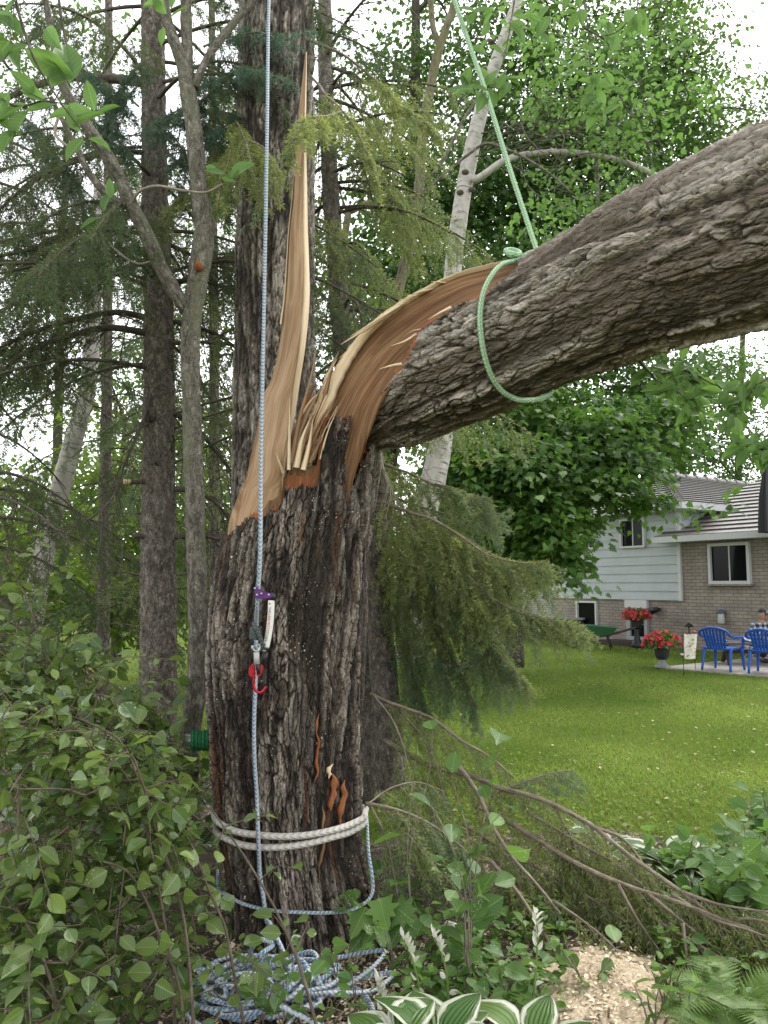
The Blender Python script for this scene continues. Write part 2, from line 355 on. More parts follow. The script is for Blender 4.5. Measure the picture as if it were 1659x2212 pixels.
def birchmat():
    m, nt, b = newmat('birch bark'); c = attr(nt, 'bco', True)
    n1 = noise(nt, mapped(nt, c, (5, 5, 55)), 1.0, 3, 0.5); n2 = noise(nt, mapped(nt, c, (9, 9, 7), (3, 3, 3)), 1.0, 5, 0.7)
    col = ramp(nt, n2, [(0.25, (.22, .195, .165)), (0.5, (.42, .39, .35)), (0.75, (.55, .52, .48))])
    col = mixc(nt, mth(nt, 'MULTIPLY', ramp(nt, n1, [(0.61, (0, 0, 0)), (0.66, (1, 1, 1))]), 0.85), col, (.06, .05, .045))
    n3 = noise(nt, mapped(nt, c, (4, 4, 2.2), (9, 1, 1)), 1.0, 4, 0.6)
    col = mixc(nt, ramp(nt, n3, [(0.66, (0, 0, 0)), (0.70, (1, 1, 1))]), col, (.07, .055, .05))
    nt.links.new(col, b.inputs['Base Color']); b.inputs['Roughness'].default_value = 0.7; bump(nt, b, n2, .004); return m
M['birch'] = birchmat()
M['wood_tan'] = wood('torn tan wood', (.20, .115, .058), (.37, .235, .135), (.53, .375, .235), stain=(.21, .115, .055))
M['wood_pale'] = wood('fresh pale sapwood', (.52, .36, .19), (.72, .56, .36), (.82, .69, .50), 90, 4)
M['wood_brown'] = wood('brown inner wood', (.075, .038, .017), (.19, .10, .048), (.36, .22, .115), 50, 2.5, stain=(.08, .038, .016))
M['wood_red'] = wood('red inner bark', (.11, .034, .014), (.25, .088, .034), (.36, .155, .07), 60, 6)
M['leaf_maple'] = leafmat('maple leaves', (.032, .075, .016), (.075, .140, .028), (.13, .28, .03), .38)
M['leaf_back'] = leafmat('far leaves', (.040, .085, .018), (.085, .155, .033), (.18, .33, .045), .45)
M['leaf_light'] = leafmat('light leaves', (.075, .15, .035), (.12, .22, .055), (.22, .40, .07), .5, veins=True)
M['leaf_bright'] = leafmat('bright understory leaves', (.085, .15, .022), (.16, .24, .03), (.30, .45, .04), .5)
M['leaf_shrub'] = leafmat('shrub leaves', (.048, .105, .030), (.165, .230, .055), (.28, .40, .07), .40, .30, .6, spots=True, veins=True)
M['leaf_dark'] = leafmat('dark leaves', (.015, .035, .012), (.03, .06, .018), (.06, .12, .02), .3)
M['leaf_plum'] = leafmat('dark plum leaves', (.012, .012, .008), (.03, .026, .016), (.05, .04, .02), .2)
M['leaf_plant'] = leafmat('garden leaves', (.055, .125, .03), (.11, .20, .042), (.22, .38, .06), .42, spots=True, veins=True)
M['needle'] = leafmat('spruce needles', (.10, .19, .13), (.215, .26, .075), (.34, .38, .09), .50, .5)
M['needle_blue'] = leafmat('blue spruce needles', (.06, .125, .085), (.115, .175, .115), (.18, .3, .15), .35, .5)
M['needle_dark'] = leafmat('dark needles', (.050, .085, .045), (.115, .135, .05), (.2, .25, .06), .4, .6)  # darker needle green for the spruces on the left
M['fern'] = leafmat('fern leaves', (.09, .16, .03), (.14, .24, .045), (.25, .42, .06), .45)
M['rope_blue'] = ropemat('blue and white rope', (.50, .53, .56), (.06, .19, .36), 2, 1.0, fleck=(.40, .40, .38))
M['rope_bluegrey'] = ropemat('dusty blue rope', (.50, .53, .55), (.10, .24, .38), 2, 1.0, fleck=(.62, .58, .48))
M['rope_white'] = ropemat('thick white rope', (.56, .535, .49), (.44, .415, .375), 3, .6, fleck=(.66, .58, .44))
M['rope_green'] = ropemat('green rope', (.30, .50, .28), (.60, .76, .54), 6, 1.1)
M['rope_dark'] = ropemat('dark green rope', (.012, .095, .035), (.03, .19, .07), 4, .9)
M['rope_grey'] = ropemat('grey cord', (.105, .12, .115), (.06, .072, .07), 3, 1.2)
# ------------------------------------------------------------------ ground
def groundmat():
    m, nt, b = newmat('lawn'); c = nt.nodes.new('ShaderNodeTexCoord').outputs['Object']
    n1 = noise(nt, c, 0.55, 4, 0.6); n2 = noise(nt, c, 9.0, 5, 0.7); n3 = noise(nt, c, 60.0, 4, 0.7)
    f = mth(nt, 'ADD', mth(nt, 'MULTIPLY', n1, 0.5), mth(nt, 'ADD', mth(nt, 'MULTIPLY', n2, 0.25), mth(nt, 'MULTIPLY', n3, 0.25)))
    col = ramp(nt, f, [(0.36, (.05, .085, .011)), (0.48, (.10, .14, .02)), (0.58, (.15, .175, .03)), (0.70, (.20, .19, .06))])
    nt.links.new(col, b.inputs['Base Color']); b.inputs['Roughness'].default_value = 0.9; b.inputs['Specular IOR Level'].default_value = 0.15
    bump(nt, b, n3, .03); return m
def soilmat():
    m, nt, b = newmat('soil'); c = nt.nodes.new('ShaderNodeTexCoord').outputs['Object']
    n1 = noise(nt, c, 7.0, 6, 0.7); n2 = noise(nt, c, 60.0, 4, 0.7)
    f = mth(nt, 'ADD', mth(nt, 'MULTIPLY', n1, 0.5), mth(nt, 'MULTIPLY', n2, 0.5))
    col = ramp(nt, f, [(0.36, (.018, .012, .008)), (0.5, (.06, .042, .028)), (0.62, (.13, .095, .06)), (0.74, (.25, .20, .13))])
    v = nd(nt, 'ShaderNodeTexVoronoi', None, Vector=c, Scale=90.0).outputs['Distance']
    n4 = noise(nt, c, 3.5, 3)
    col = mixc(nt, mth(nt, 'LESS_THAN', v, mth(nt, 'MULTIPLY', ramp(nt, n4, [(0.42, (0, 0, 0)), (0.66, (1, 1, 1))]), 0.42)), col, (.50, .42, .31))
    nt.links.new(col, b.inputs['Base Color']); b.inputs['Roughness'].default_value = 0.95
    bump(nt, b, f, .02); return m
rg = np.random.RandomState
M['lawn'] = groundmat(); M['soil'] = soilmat()
V = np.array([[-250, -60, 0], [250, -60, 0], [250, 400, 0], [-250, 400, 0]], float)
tag(mk('lawn_ground', V, np.array([[0, 1, 2, 3]]), M['lawn']), kind='structure')
def bed_edge(x):
    return 5.15 + 0.25 * np.sin(x * 1.7) + 0.12 * np.sin(x * 5.1) + np.where(x < -0.6, 1.4, 0) + np.clip(-x, 0, 2) * .3
nx, ny = 150, 110
X, T_ = np.meshgrid(np.linspace(-5, 5, nx), np.linspace(0, 1, ny)); Yb = 0.4 + T_ * (bed_edge(X) - 0.4)
Zb = 0.006 + 0.05 * fbm(np.c_[X.ravel() * 2, Yb.ravel() * 2, 0 * X.ravel()], 3, 4).reshape(X.shape) * np.clip((1 - T_) * 6, 0, 1)
tag(mk('soil_ground', np.c_[X.ravel(), Yb.ravel(), Zb.ravel()], grid(ny, nx), M['soil']), kind='structure')
def gz(x, y): return 0.03

# grass blades on the lawn
def grassmat():
    return leafmat('grass blades', (.095, .185, .026), (.21, .285, .060), (.34, .46, .08), .48, .6, .2)
M['grass'] = grassmat()
r = rg(5); a = Acc(); n = 190000
t = r.rand(n); Yg = 4.6 * (25. / 4.6) ** (t ** 0.85)
lim = 0.60 * Yg; Xg = np.where(r.rand(n) < .85, -0.05 * Yg + r.rand(n) * (lim + .10 * Yg), -lim * 0.62 + r.rand(n) * lim * .4)
k = Yg > bed_edge(Xg) - .1 + r.rand(n) * .3; Xg, Yg = Xg[k], Yg[k]; n = len(Xg)
h = (0.018 + 0.026 * r.rand(n)) * (1 + Yg * .012); w = 0.0022 + Yg * .00042
ph = r.rand(n) * 6.283; lean = r.randn(n, 2) * .6
B0 = np.c_[Xg, Yg, np.zeros(n)]; side = np.c_[np.cos(ph), np.sin(ph), np.zeros(n)] * w[:, None]
tip = B0 + np.c_[lean[:, 0] * h, lean[:, 1] * h, h]
Vg = np.stack([B0 - side, B0 + side, tip], 1).reshape(-1, 3)
pat = fbm(np.c_[Xg * .9, Yg * .9, 0 * Xg], 8, 3)
a.add(Vg, np.arange(3 * n).reshape(-1, 3), np.repeat(np.clip(pat * 1.9 - .5 + .55 * (fbm(np.c_[Xg * .28, Yg * .28, 0 * Xg], 18, 2) - .5) + r.randn(n) * .2, 0, 1), 3))
tag(a.build('grass', M['grass'], None, False), kind='stuff')
# clover, leaves and litter lying on the lawn
M['litter'] = leafmat('leaf litter', (.16, .17, .05), (.34, .32, .16), (.3, .3, .1), .2)
a = Acc(); n = 800; t = r.rand(n); Yl = 4.9 + 9 * t ** 1.7; Xl = (-.02 + r.rand(n) * .55) * Yl
leaves(a, np.c_[Xl, Yl, .02 + .01 * r.rand(n)], np.c_[r.randn(n, 2), r.randn(n) * .2], np.c_[r.randn(n, 2) * .35, np.ones(n)], .018 + .035 * r.rand(n) ** 2, T_OV, r)
tag(a.build('leaf_litter', M['litter'], None), kind='stuff')
a = Acc(); n = 3200; Yl = 4.7 + 3.0 * r.rand(n) ** 1.3; Xl = (.02 + r.rand(n) * .5) * Yl
k = fbm(np.c_[Xl * 1.3, Yl * 1.3, 0 * Xl], 4, 3) + r.rand(n) * .15 > .50; Xl, Yl = Xl[k], Yl[k]; n = len(Xl)
leaves(a, np.c_[Xl, Yl, .02 + .02 * r.rand(n)], np.c_[r.randn(n, 2), r.randn(n) * .2], np.c_[r.randn(n, 2) * .4, np.ones(n)], .018 + .02 * r.rand(n), T_OV, r)
tag(a.build('clover', M['grass'], None), kind='stuff')

# ------------------------------------------------------------------ the broken maple
YT = 3.85
rows = [(2150, 455, 905), (2110, 470, 872), (2060, 488, 842), (2000, 497, 824), (1950, 498, 806), (1900, 492, 790), (1800, 477, 777), (1700, 465, 778), (1600, 457, 781), (1500, 451, 787),
        (1400, 449, 791), (1300, 455, 797), (1200, 472, 801), (1150, 484, 804), (1080, 500, 808), (1000, 512, 815), (900, 528, 822), (800, 540, 822)]
zs, cx_, rr_ = [], [], []
for v, l, rt in rows:
    a_, b_ = W(l, v, YT), W(rt, v, YT); zs.append(a_[2]); cx_.append((a_[0] + b_[0]) / 2); rr_.append((b_[0] - a_[0]) / 2 * .985)
zs, cx_, rr_ = map(np.array, (zs, cx_, rr_))
tcx = lambda z: np.interp(z, zs, cx_); trr = lambda z: np.interp(z, zs, rr_)
def trunk_pt(th, z, dr=0.0):
    rad = trr(z) + dr
    return np.stack([tcx(z) + rad * np.cos(th), YT + 0.92 * rad * np.sin(th), z], -1)
def trunk_front(u, v, off=0.0):
    """point on the front of the trunk seen at (u, v), off metres out of the bark"""
    Y = 3.5
    for _ in range(6):
        P = W(u, v, Y); rad = trr(P[2]) + off; dx = np.clip((P[0] - tcx(P[2])) / rad, -.995, .995)
        Y = YT - 0.92 * rad * math.sqrt(1 - dx * dx)
    return W(u, v, Y)
def ztop_fn(pts):
    us = [p[0] for p in pts]; zz = [trunk_front(p[0], p[1])[2] for p in pts]
    return lambda u: np.interp(u, us, zz)
zt_bark = ztop_fn([(470, 1172), (490, 1150), (497, 1157), (523, 1130), (537, 1116), (558, 1124), (585, 1099), (600, 1104), (606, 1080), (609, 1056), (640, 1050), (674, 1054), (682, 1040), (685, 905), (700, 898), (742, 900), (747, 990), (752, 1040), (757, 1052), (765, 1035), (780, 985), (797, 945), (812, 930)])
zt_red = ztop_fn([(470, 1165), (490, 1146), (497, 1150), (523, 1119), (537, 1106), (558, 1113), (585, 1089), (600, 1091), (606, 1040), (609, 1024), (640, 1026), (672, 1016), (677, 1000), (679, 906), (684, 893), (744, 895), (751, 1000), (760, 1035), (768, 1010), (785, 940), (812, 925)])
def worley(q, seed=0):
    """distance to the crack between the two nearest cells, and a random value per nearest cell"""
    I = np.floor(q).astype(np.int64); f = q - I; d1 = np.full(len(q), 9.); d2 = d1.copy(); cid = np.zeros(len(q))
    for a in (-1, 0, 1):
        for b in (-1, 0, 1):
            for c in (-1, 0, 1):
                i, j, k = I[:, 0] + a, I[:, 1] + b, I[:, 2] + c
                x = a + _hash(i, j, k, seed) - f[:, 0]; y = b + _hash(i, j, k, seed + 1) - f[:, 1]; z = c + _hash(i, j, k, seed + 2) - f[:, 2]
                d = np.sqrt(x * x + y * y + z * z); n = d < d1
                d2 = np.where(n, d1, np.minimum(d2, d)); cid = np.where(n, _hash(i, j, k, seed + 3), cid); d1 = np.where(n, d, d1)
    return d2 - d1, cid
def bark_disp(b, s=1.0, amp=1.0, seed=0, fx=13., fz=1.5):
    """fissured bark: long furrows, plates between them broken across, fine flakes; returns the offset and 0..1 plate height"""
    wv = fbm(b * np.array([5, 5, 1.2]), seed + 9, 2)[:, None] - .5
    w2 = np.stack([fbm(b * np.array([16, 16, 12.]), seed + 20 + k, 2) - .5 for k in range(3)], -1)
    q = b * np.array([fx, fx, fz]) * s + wv * 1.3
    r1 = 1 - np.abs(2 * vnoise(q, seed) - 1); r2 = 1 - np.abs(2 * vnoise(q * 1.9 + 5, seed + 3) - 1)
    e, cid = worley(b * np.array([fx * 2.7, fx * 2.7, fx * .27 + fz * 1.3]) * s + wv * 1.5 + w2 * 1.1, seed + 5)
    e2, c2 = worley(b * np.array([fx * 5.0, fx * 5.0, fx * 2.0]) * s + w2 * 2.0, seed + 15)
    pl = fbm(b * np.array([60, 60, 26.]), seed + 7, 3) - .5
    fur = sstep(.55, .97, r1); f2 = sstep(.62, .98, r2)
    h = (1 - .75 * fur) * (1 - .45 * f2) * (.35 + .65 * sstep(.02, .13, e)) * (.84 + .16 * sstep(.02, .12, e2))
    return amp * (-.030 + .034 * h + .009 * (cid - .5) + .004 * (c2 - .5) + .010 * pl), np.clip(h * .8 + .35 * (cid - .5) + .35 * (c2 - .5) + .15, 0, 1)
def trunk_layer(name, mat, parent, ztf, dr, nth=620, nz=440, z0=-.05, jag=.012, disp=1.0):
    th = np.linspace(0, 2 * np.pi, nth, endpoint=False)
    P = trunk_pt(th, np.full(nth, 2.0)); uu, vv = proj(P)
    front = np.sin(th) < 0.15
    zt = np.where(front, ztf(uu), np.where(uu < 560, ztf(np.array([480.]))[0] - .04, ztf(np.array([700.]))[0] - .22))
    ker = np.ones(9) / 9; bk = ~front; zt = np.where(bk, np.convolve(np.r_[zt[-4:], zt, zt[:4]], ker, 'valid'), zt)
    zt = zt + jag * (2 * vnoise(np.c_[th * 40, 0 * th, 0 * th], 11) - 1) + jag * .7 * (2 * vnoise(np.c_[th * 110, 0 * th, 0 * th], 12) - 1)
    t = np.linspace(0, 1, nz)[:, None]; Z = z0 + t * (zt[None] - z0); TH = np.broadcast_to(th, Z.shape)
    b = np.stack([trr(1.4) * np.cos(TH), trr(1.4) * np.sin(TH), Z], -1).reshape(-1, 3)
    flut = .012 * (np.cos(TH * 5 + 1.0) + np.cos(TH * 9 + 2.)) * np.clip(1 - Z / 1.1, 0, 1) * 1.5
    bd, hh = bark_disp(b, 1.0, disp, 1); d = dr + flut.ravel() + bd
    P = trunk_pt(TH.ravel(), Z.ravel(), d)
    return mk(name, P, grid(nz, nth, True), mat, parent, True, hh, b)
maple = thing('broken_maple_tree', 'thick broken maple trunk with torn orange wood, its snapped stem hanging over to the right', 'tree', (tcx(0), YT, 0))
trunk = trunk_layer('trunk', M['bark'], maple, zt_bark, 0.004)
trunk_layer('inner_bark', M['wood_red'], trunk, zt_red, -0.030, 420, 120, 1.2, .008, .35)
# heartwood inside the broken end
th = np.linspace(0, 2 * np.pi, 200, endpoint=False); nz = 50
zt = W(700, 1010, 3.6)[2] + .05 * (fbm(np.c_[np.cos(th) * 9, np.sin(th) * 9, 0 * th], 5, 3) - .5) - .10 * np.clip(np.sin(th), 0, 1) - .55 * np.clip(-np.cos(th) - .1, 0, 1)
t = np.linspace(0, 1, nz)[:, None]; Z = 1.2 + t * (zt - 1.2); TH = np.broadcast_to(th, Z.shape)
P = trunk_pt(TH.ravel(), Z.ravel(), -.035); b = np.stack([np.cos(TH) * .35, np.sin(TH) * .35, Z], -1).reshape(-1, 3)
m = len(P); capc = np.array([[tcx(2.2), YT, zt.mean() - .25]]); j = np.arange(200); e = (nz - 1) * 200
mk('heartwood', np.vstack([P, capc]), [grid(nz, 200, True), np.stack([e + j, e + (j + 1) % 200, np.full(200, m)], -1)], M['wood_brown'], maple, True, np.full(m + 1, .5), np.vstack([b, [[0, 0, 2.1]]]))

def loft(name, mat, parent, secs, closed=True, vsmooth=0):
    """secs (n,k,3) rings -> closed band; grain coordinate runs along the rings"""
    S = np.asarray(secs, float); n, k = S.shape[:2]
    L = np.r_[0, np.cumsum(np.linalg.norm(np.diff(S.mean(1), axis=0), axis=1))]
    d = np.linalg.norm(np.diff(S, axis=1, append=S[:, :1]), axis=2); c = np.concatenate([np.zeros((n, 1)), np.cumsum(d, 1)[:, :-1]], 1)
    c = np.broadcast_to(c.max(0)[None], (n, k)) if False else c
    b = np.stack([c, .1 * np.sin(c * 9), np.broadcast_to(L[:, None], (n, k))], -1).reshape(-1, 3)
    return mk(name, S.reshape(-1, 3), grid(n, k, closed), mat, parent, True, np.full(n * k, .5), b)
# upright spike of torn wood: front face, pale split face, back
SPK = [(1175, 488, 606, 612), (1150, 492, 607, 612), (1131, 494, 606, 612), (1080, 511, 607, 613), (1014, 536, 611, 617), (975, 544, 616, 622), (940, 553, 623, 629), (896, 560, 628, 637), (860, 565, 631, 643), (825, 584, 635, 648), (768, 599, 644, 657), (711, 608, 650, 664), (640, 615, 655, 669), (574, 619, 656, 668), (491, 624, 654, 665), (430, 631, 655, 664), (380, 634, 655, 663), (300, 641, 656, 661), (200, 650, 659, 662), (112, 660, 661.5, 663)]
S = spline(np.array([(q[0], q[1], q[2], q[3]) for q in SPK], float)[:, [0, 1, 2, 3]] * 1.0, 150)
secs, faces_pale, rim = [], [], []
for i, (v, l, rd, ro) in enumerate(S):
    t = i / 149.; yl = 3.76 - .10 * min(1, t * 2); yr = 3.475 + .10 * t; yo = yr + .02 + .10 * (1 - t)
    w = np.linspace(0, 1, 12); yy = yl + (yr - yl) * (1 - (1 - w) ** 2.0) if t < .5 else yl + (yr - yl) * (1 - (1 - w) ** 1.6)
    uu = l + (rd - l) * w; wob = .012 * (fbm(np.c_[w * 3, np.full(12, v * .006), 0 * w], 21, 3) - .5) + .006 * np.sin(w * 9 + v * .004)
    tk = float(sstep(930, 1110, np.array([v]))[0])
    if tk > 0:
        yy = np.array([y_ * (1 - tk) + tk * trunk_front(a_, v, -.045)[1] for a_, y_ in zip(uu, yy)]); yr = yr * (1 - tk) + tk * yy[-1]; yo = yr + .02 + .1 * (1 - t)
    fr = [W(a_, v, y_ + wb) for a_, y_, wb in zip(uu, yy, wob)]
    bk = [W(q, v, yo + .04 + .05 * (1 - t)) for q in np.linspace(ro - .2, l + .4, 5)]
    secs.append(fr + bk)
    rim.append([W(rd, v, yr - .002), W(rd + (ro - rd) * .5, v, (yr + yo) / 2 - .012), W(ro, v, yo), W(ro - .5, v, yo + .035), W(rd + .2, v, yr + .03)])
spike = loft('wood_spike', M['wood_tan'], maple, secs); tag(spike, 'upright tan spike of torn wood tapering to a point')
tag(loft('split_face', M['wood_pale'], spike, rim), 'pale split edge of the spike')
lr = [(q[0], q[1]) for q in SPK[10:-2]]
secs = [[W(l_ - 1.5 + .2 * k_, v_ , 3.655 - .002), W(l_ + 2.5, v_, 3.635), W(l_ + 3, v_, 3.66), W(l_, v_, 3.69)] for k_, (v_, l_) in enumerate(spline(np.array([(700, 605.5), (640, 613), (574, 617), (491, 622), (430, 629), (380, 632)], float), 30))]
loft('sapwood_sliver', M['wood_pale'], spike, secs)

# the bent sheet of wood joining stump and fallen stem
UE = [(622, 1040, 3.62), (640, 985, 3.63), (663, 930, 3.65), (679, 893, 3.66), (695, 858, 3.67), (716, 818, 3.67), (739, 781, 3.67), (779, 730, 3.65), (818, 693, 3.62), (871, 657, 3.58), (928, 625, 3.52), (994, 597, 3.46), (1056, 581, 3.40), (1118, 568, 3.32)]
LE = [(752, 1085, 3.62), (762, 1035, 3.585), (780, 975, 3.55), (800, 925, 3.50), (814, 885, 3.47), (832, 850, 3.45), (858, 815, 3.43), (890, 775, 3.42), (922, 725, 3.41), (962, 690, 3.38), (1005, 664, 3.34), (1048, 640, 3.30), (1088, 604, 3.29), (1122, 580, 3.29)]
ue, _ = sp(UE, 150); le, _ = sp(LE, 150)
secs = []
for i in range(150):
    A_, B_ = ue[i], le[i]; T = ue[min(i + 1, 149)] - ue[max(i - 1, 0)]; nrm = unit(np.cross(T, B_ - A_)); 
    if nrm[1] < 0: nrm = -nrm
    wd_ = np.linalg.norm(B_ - A_); w = np.linspace(0, 1, 18)
    sag = wd_ * .20 * np.sin(np.pi * w ** .8) * (0.4 + .6 * math.sin(math.pi * min(1, i / 120.)))
    rp = .010 * (fbm(np.c_[w * 4, np.full(18, i * .03), 0 * w], 31, 3) - .5)
    fr = A_ + (B_ - A_) * w[:, None] + nrm * (sag + rp)[:, None]
    bk = fr[::-3] + nrm * (.028 * (1 - .5 * i / 150) * np.array([.6, 1, 1, 1, 1, .6])[:, None])
    secs.append(np.vstack([fr, bk]))
sheet = loft('bent_wood_sheet', M['wood_brown'], maple, secs); tag(sheet, 'curved brown sheet of torn wood bending over into the fallen stem')
# pale fibrous edge along the upper rim of the sheet
secs = []
for i, tt in enumerate(np.linspace(0, 149, 150)):
    i0 = int(tt); A_, B_ = ue[i0], le[i0]; f = i / 149.; wdt = np.interp(f, [0, .12, .3, .5, .62, .8, 1], [.30, .33, .22, .10, .06, .035, .02]); d = unit(B_ - A_)
    ww = np.linalg.norm(B_ - A_) * wdt; jag = .006 * (vnoise(np.array([[i * .45, 0, 0]]), 7)[0] - .5)
    p = A_ - d * (.008 + jag); T = ue[min(i0 + 1, 149)] - ue[max(i0 - 1, 0)]; nrm = unit(np.cross(T, d)); nrm = nrm if nrm[1] < 0 else -nrm
    w = np.linspace(0, 1, 8)
    fr = [p + d * ww * q + nrm * (.010 + .012 * math.sin(q * 3.14) + .008 * (vnoise(np.array([[q * 9, i * .06, 0]]), 8)[0] - .5)) for q in w]
    secs.append(fr + [p + d * ww * 1.0 - nrm * .012, p - nrm * .03])
tag(loft('pale_sapwood_edge', M['wood_pale'], sheet, secs), 'pale splintered rim of the bent sheet')

# fallen stem
SR = [(770, 960, 3.86, .10), (790, 925, 3.83, .17), (818, 892, 3.79, .225), (855, 865, 3.74, .25), (900, 838, 3.68, .272), (960, 803, 3.59, .29), (1030, 772, 3.48, .298), (1100, 738, 3.37, .300), (1200, 690, 3.20, .300), (1300, 643, 3.04, .308), (1400, 593, 2.88, .314), (1530, 543, 2.70, .322), (1660, 495, 2.52, .328), (1850, 428, 2.30, .33), (2050, 360, 2.10, .33)]
P, rad = sp(SR, 520); seg = 420
V, F, b = tube(P, rad, seg, cap=False); nV = 520 * seg
b[:, 0] *= .3 / np.repeat(rad, seg); b[:, 1] *= .3 / np.repeat(rad, seg)
cen = np.repeat(P, seg, 0); nrm = unit(V - cen)
topness = sstep(.1, .8, nrm[:, 2] - .25 * nrm[:, 1])
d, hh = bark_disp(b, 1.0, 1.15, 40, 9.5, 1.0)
# loose plates lifting on the weathered upper side
q = b * np.array([11, 11, 1.25]) + (fbm(b * np.array([4, 4, 1]), 61, 2)[:, None] - .5) * 1.6
pl = vnoise(q, 62); st = np.floor(pl * 5) / 5; edge = pl * 5 - np.floor(pl * 5)
d = d + topness * (.030 * (st - .4) + .010 * edge) + .012 * (fbm(b * np.array([3, 3, 1.2]), 63, 3) - .5)
V = V + nrm * d[:, None]
uu, vv = proj(V); bu = np.array([780, 800, 818, 871, 908, 940, 981, 1038, 1082, 1118]); bv = np.array([960, 905, 856, 790, 711, 690, 662, 640, 603, 574])
jag = 8 * (vnoise(b * np.array([40, 40, 3]), 70) - .5) + 6 * (vnoise(b * 90, 71) - .5)
lim = np.interp(uu, bu, bv) + jag
cut = ((uu < 1118) & (vv < lim)) | (uu < 786)
Fq = F[0]; keep = ~cut[Fq].any(1); Fq = Fq[keep]
use = np.unique(Fq); mp = np.full(len(V), -1); mp[use] = np.arange(len(use))
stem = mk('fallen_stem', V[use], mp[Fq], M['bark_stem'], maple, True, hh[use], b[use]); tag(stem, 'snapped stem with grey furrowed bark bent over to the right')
d_ = unit(P[-1] - P[-3]); V2, F2, b2 = tube(np.array([P[-1] - d_ * .03, P[-1] + d_ * .002]), rad[-1] - .012, 80); mk('cut_end', V2, F2, M['wood_tan'], maple, False, None, b2)
P2, rad2 = P[:230], rad[:230] - .05
V2, F2, b2 = tube(P2, rad2, 60, cap=True)
uu, vv = proj(V2); cut = (uu < 1100) & (vv < np.interp(uu, bu, bv) - 14) 
F2 = [f[~cut[f].any(1)] for f in F2]
mk('stem_wood', V2, F2, M['wood_red'], maple, True, np.full(len(V2), .5), b2)
# slivers sticking out of the torn bark edge and the split
def sliver(lst, mat, w0, parent, name='splinter'):
    P, rd = sp(lst, 14); n = 14; t = np.linspace(0, 1, n); T = unit(np.gradient(P, axis=0)); B = unit(np.cross(T, np.array([0, 1., 0])))
    wdt = (w0 * (1 - t ** 1.5) + .0008)[:, None]; Nn = np.cross(T, B)
    secs = np.stack([P - B * wdt, P - Nn * wdt * .5, P + B * wdt, P + Nn * wdt * .35], 1)
    return loft(name, mat, parent, secs)
for lst, mt, w0 in [
    ([(612, 1022, 3.50), (604, 1000, 3.46), (596, 978, 3.44)], 'wood_pale', .006), ([(624, 1015, 3.50), (625, 950, 3.49), (626, 860, 3.50)], 'wood_pale', .008),
    ([(629, 1000, 3.56), (648, 900, 3.56), (668, 830, 3.56), (684, 754, 3.55)], 'wood_tan', .012), ([(632, 985, 3.57), (662, 900, 3.58), (690, 845, 3.58), (706, 815, 3.57)], 'wood_tan', .011),
    ([(636, 960, 3.6), (668, 880, 3.6), (700, 835, 3.6)], 'wood_tan', .009), ([(640, 930, 3.6), (672, 850, 3.61), (690, 815, 3.6)], 'wood_red', .010), ([(646, 905, 3.6), (675, 862, 3.6), (702, 838, 3.59)], 'wood_pale', .007),
    ([(700, 850, 3.62), (714, 800, 3.6), (733, 757, 3.58)], 'wood_tan', .016), ([(690, 870, 3.63), (708, 810, 3.6), (728, 776, 3.58)], 'wood_pale', .012),
    ([(830, 683, 3.60), (782, 716, 3.57), (736, 744, 3.55)], 'wood_pale', .012), ([(870, 655, 3.57), (800, 700, 3.56), (756, 727, 3.55)], 'wood_pale', .008),
    ([(900, 722, 3.38), (872, 738, 3.36), (845, 747, 3.36)], 'wood_pale', .006), ([(909, 712, 3.36), (890, 716, 3.35), (872, 727, 3.35)], 'wood_tan', .006),
    ([(868, 786, 3.40), (845, 790, 3.38), (820, 797, 3.38)], 'wood_pale', .007), ([(975, 664, 3.33), (950, 676, 3.32), (925, 690, 3.33)], 'wood_pale', .008), ([(1030, 648, 3.28), (1000, 656, 3.27), (972, 668, 3.28)], 'wood_tan', .005),
    ([(640, 1010, 3.50), (652, 950, 3.51), (672, 900, 3.52)], 'wood_pale', .014), ([(655, 1015, 3.50), (668, 960, 3.52), (676, 905, 3.55)], 'wood_pale', .012)]:
    sliver(lst, M[mt], w0, maple)
fr = rg(404)
for k in range(34):
    t = fr.rand(); u0, v0 = 618 + 62 * t + 6 * fr.randn(), 1022 - 30 * t; l_ = 50 + 130 * fr.rand(); du = (.30 + .25 * t) * l_ + 10 * fr.randn()
    sliver([(u0, v0, 3.53 + .1 * fr.rand()), (u0 + du * .4, v0 - l_ * .55, 3.55 + .06 * fr.rand()), (u0 + du * .9, v0 - l_, 3.56)], M[['wood_pale', 'wood_tan', 'wood_tan', 'wood_red'][fr.randint(4)]], .002 + .006 * fr.rand() ** 2, maple)
for k in range(26):
    i = fr.randint(30, 120); a0 = ue[i]; dr = unit(ue[i - 6] - ue[i]) ; a1 = a0 + dr * (.05 + .10 * fr.rand()) + np.array([0, -.01, .012 + .018 * fr.rand()]) ; q0 = proj(a0); q1 = proj(a1); qm = proj((a0 + a1) / 2)
    sliver([(q0[0], q0[1] + 2, a0[1]), (qm[0], qm[1], a0[1] - .005), (q1[0], q1[1], a1[1])], M['wood_pale'], .001 + .003 * fr.rand(), maple)
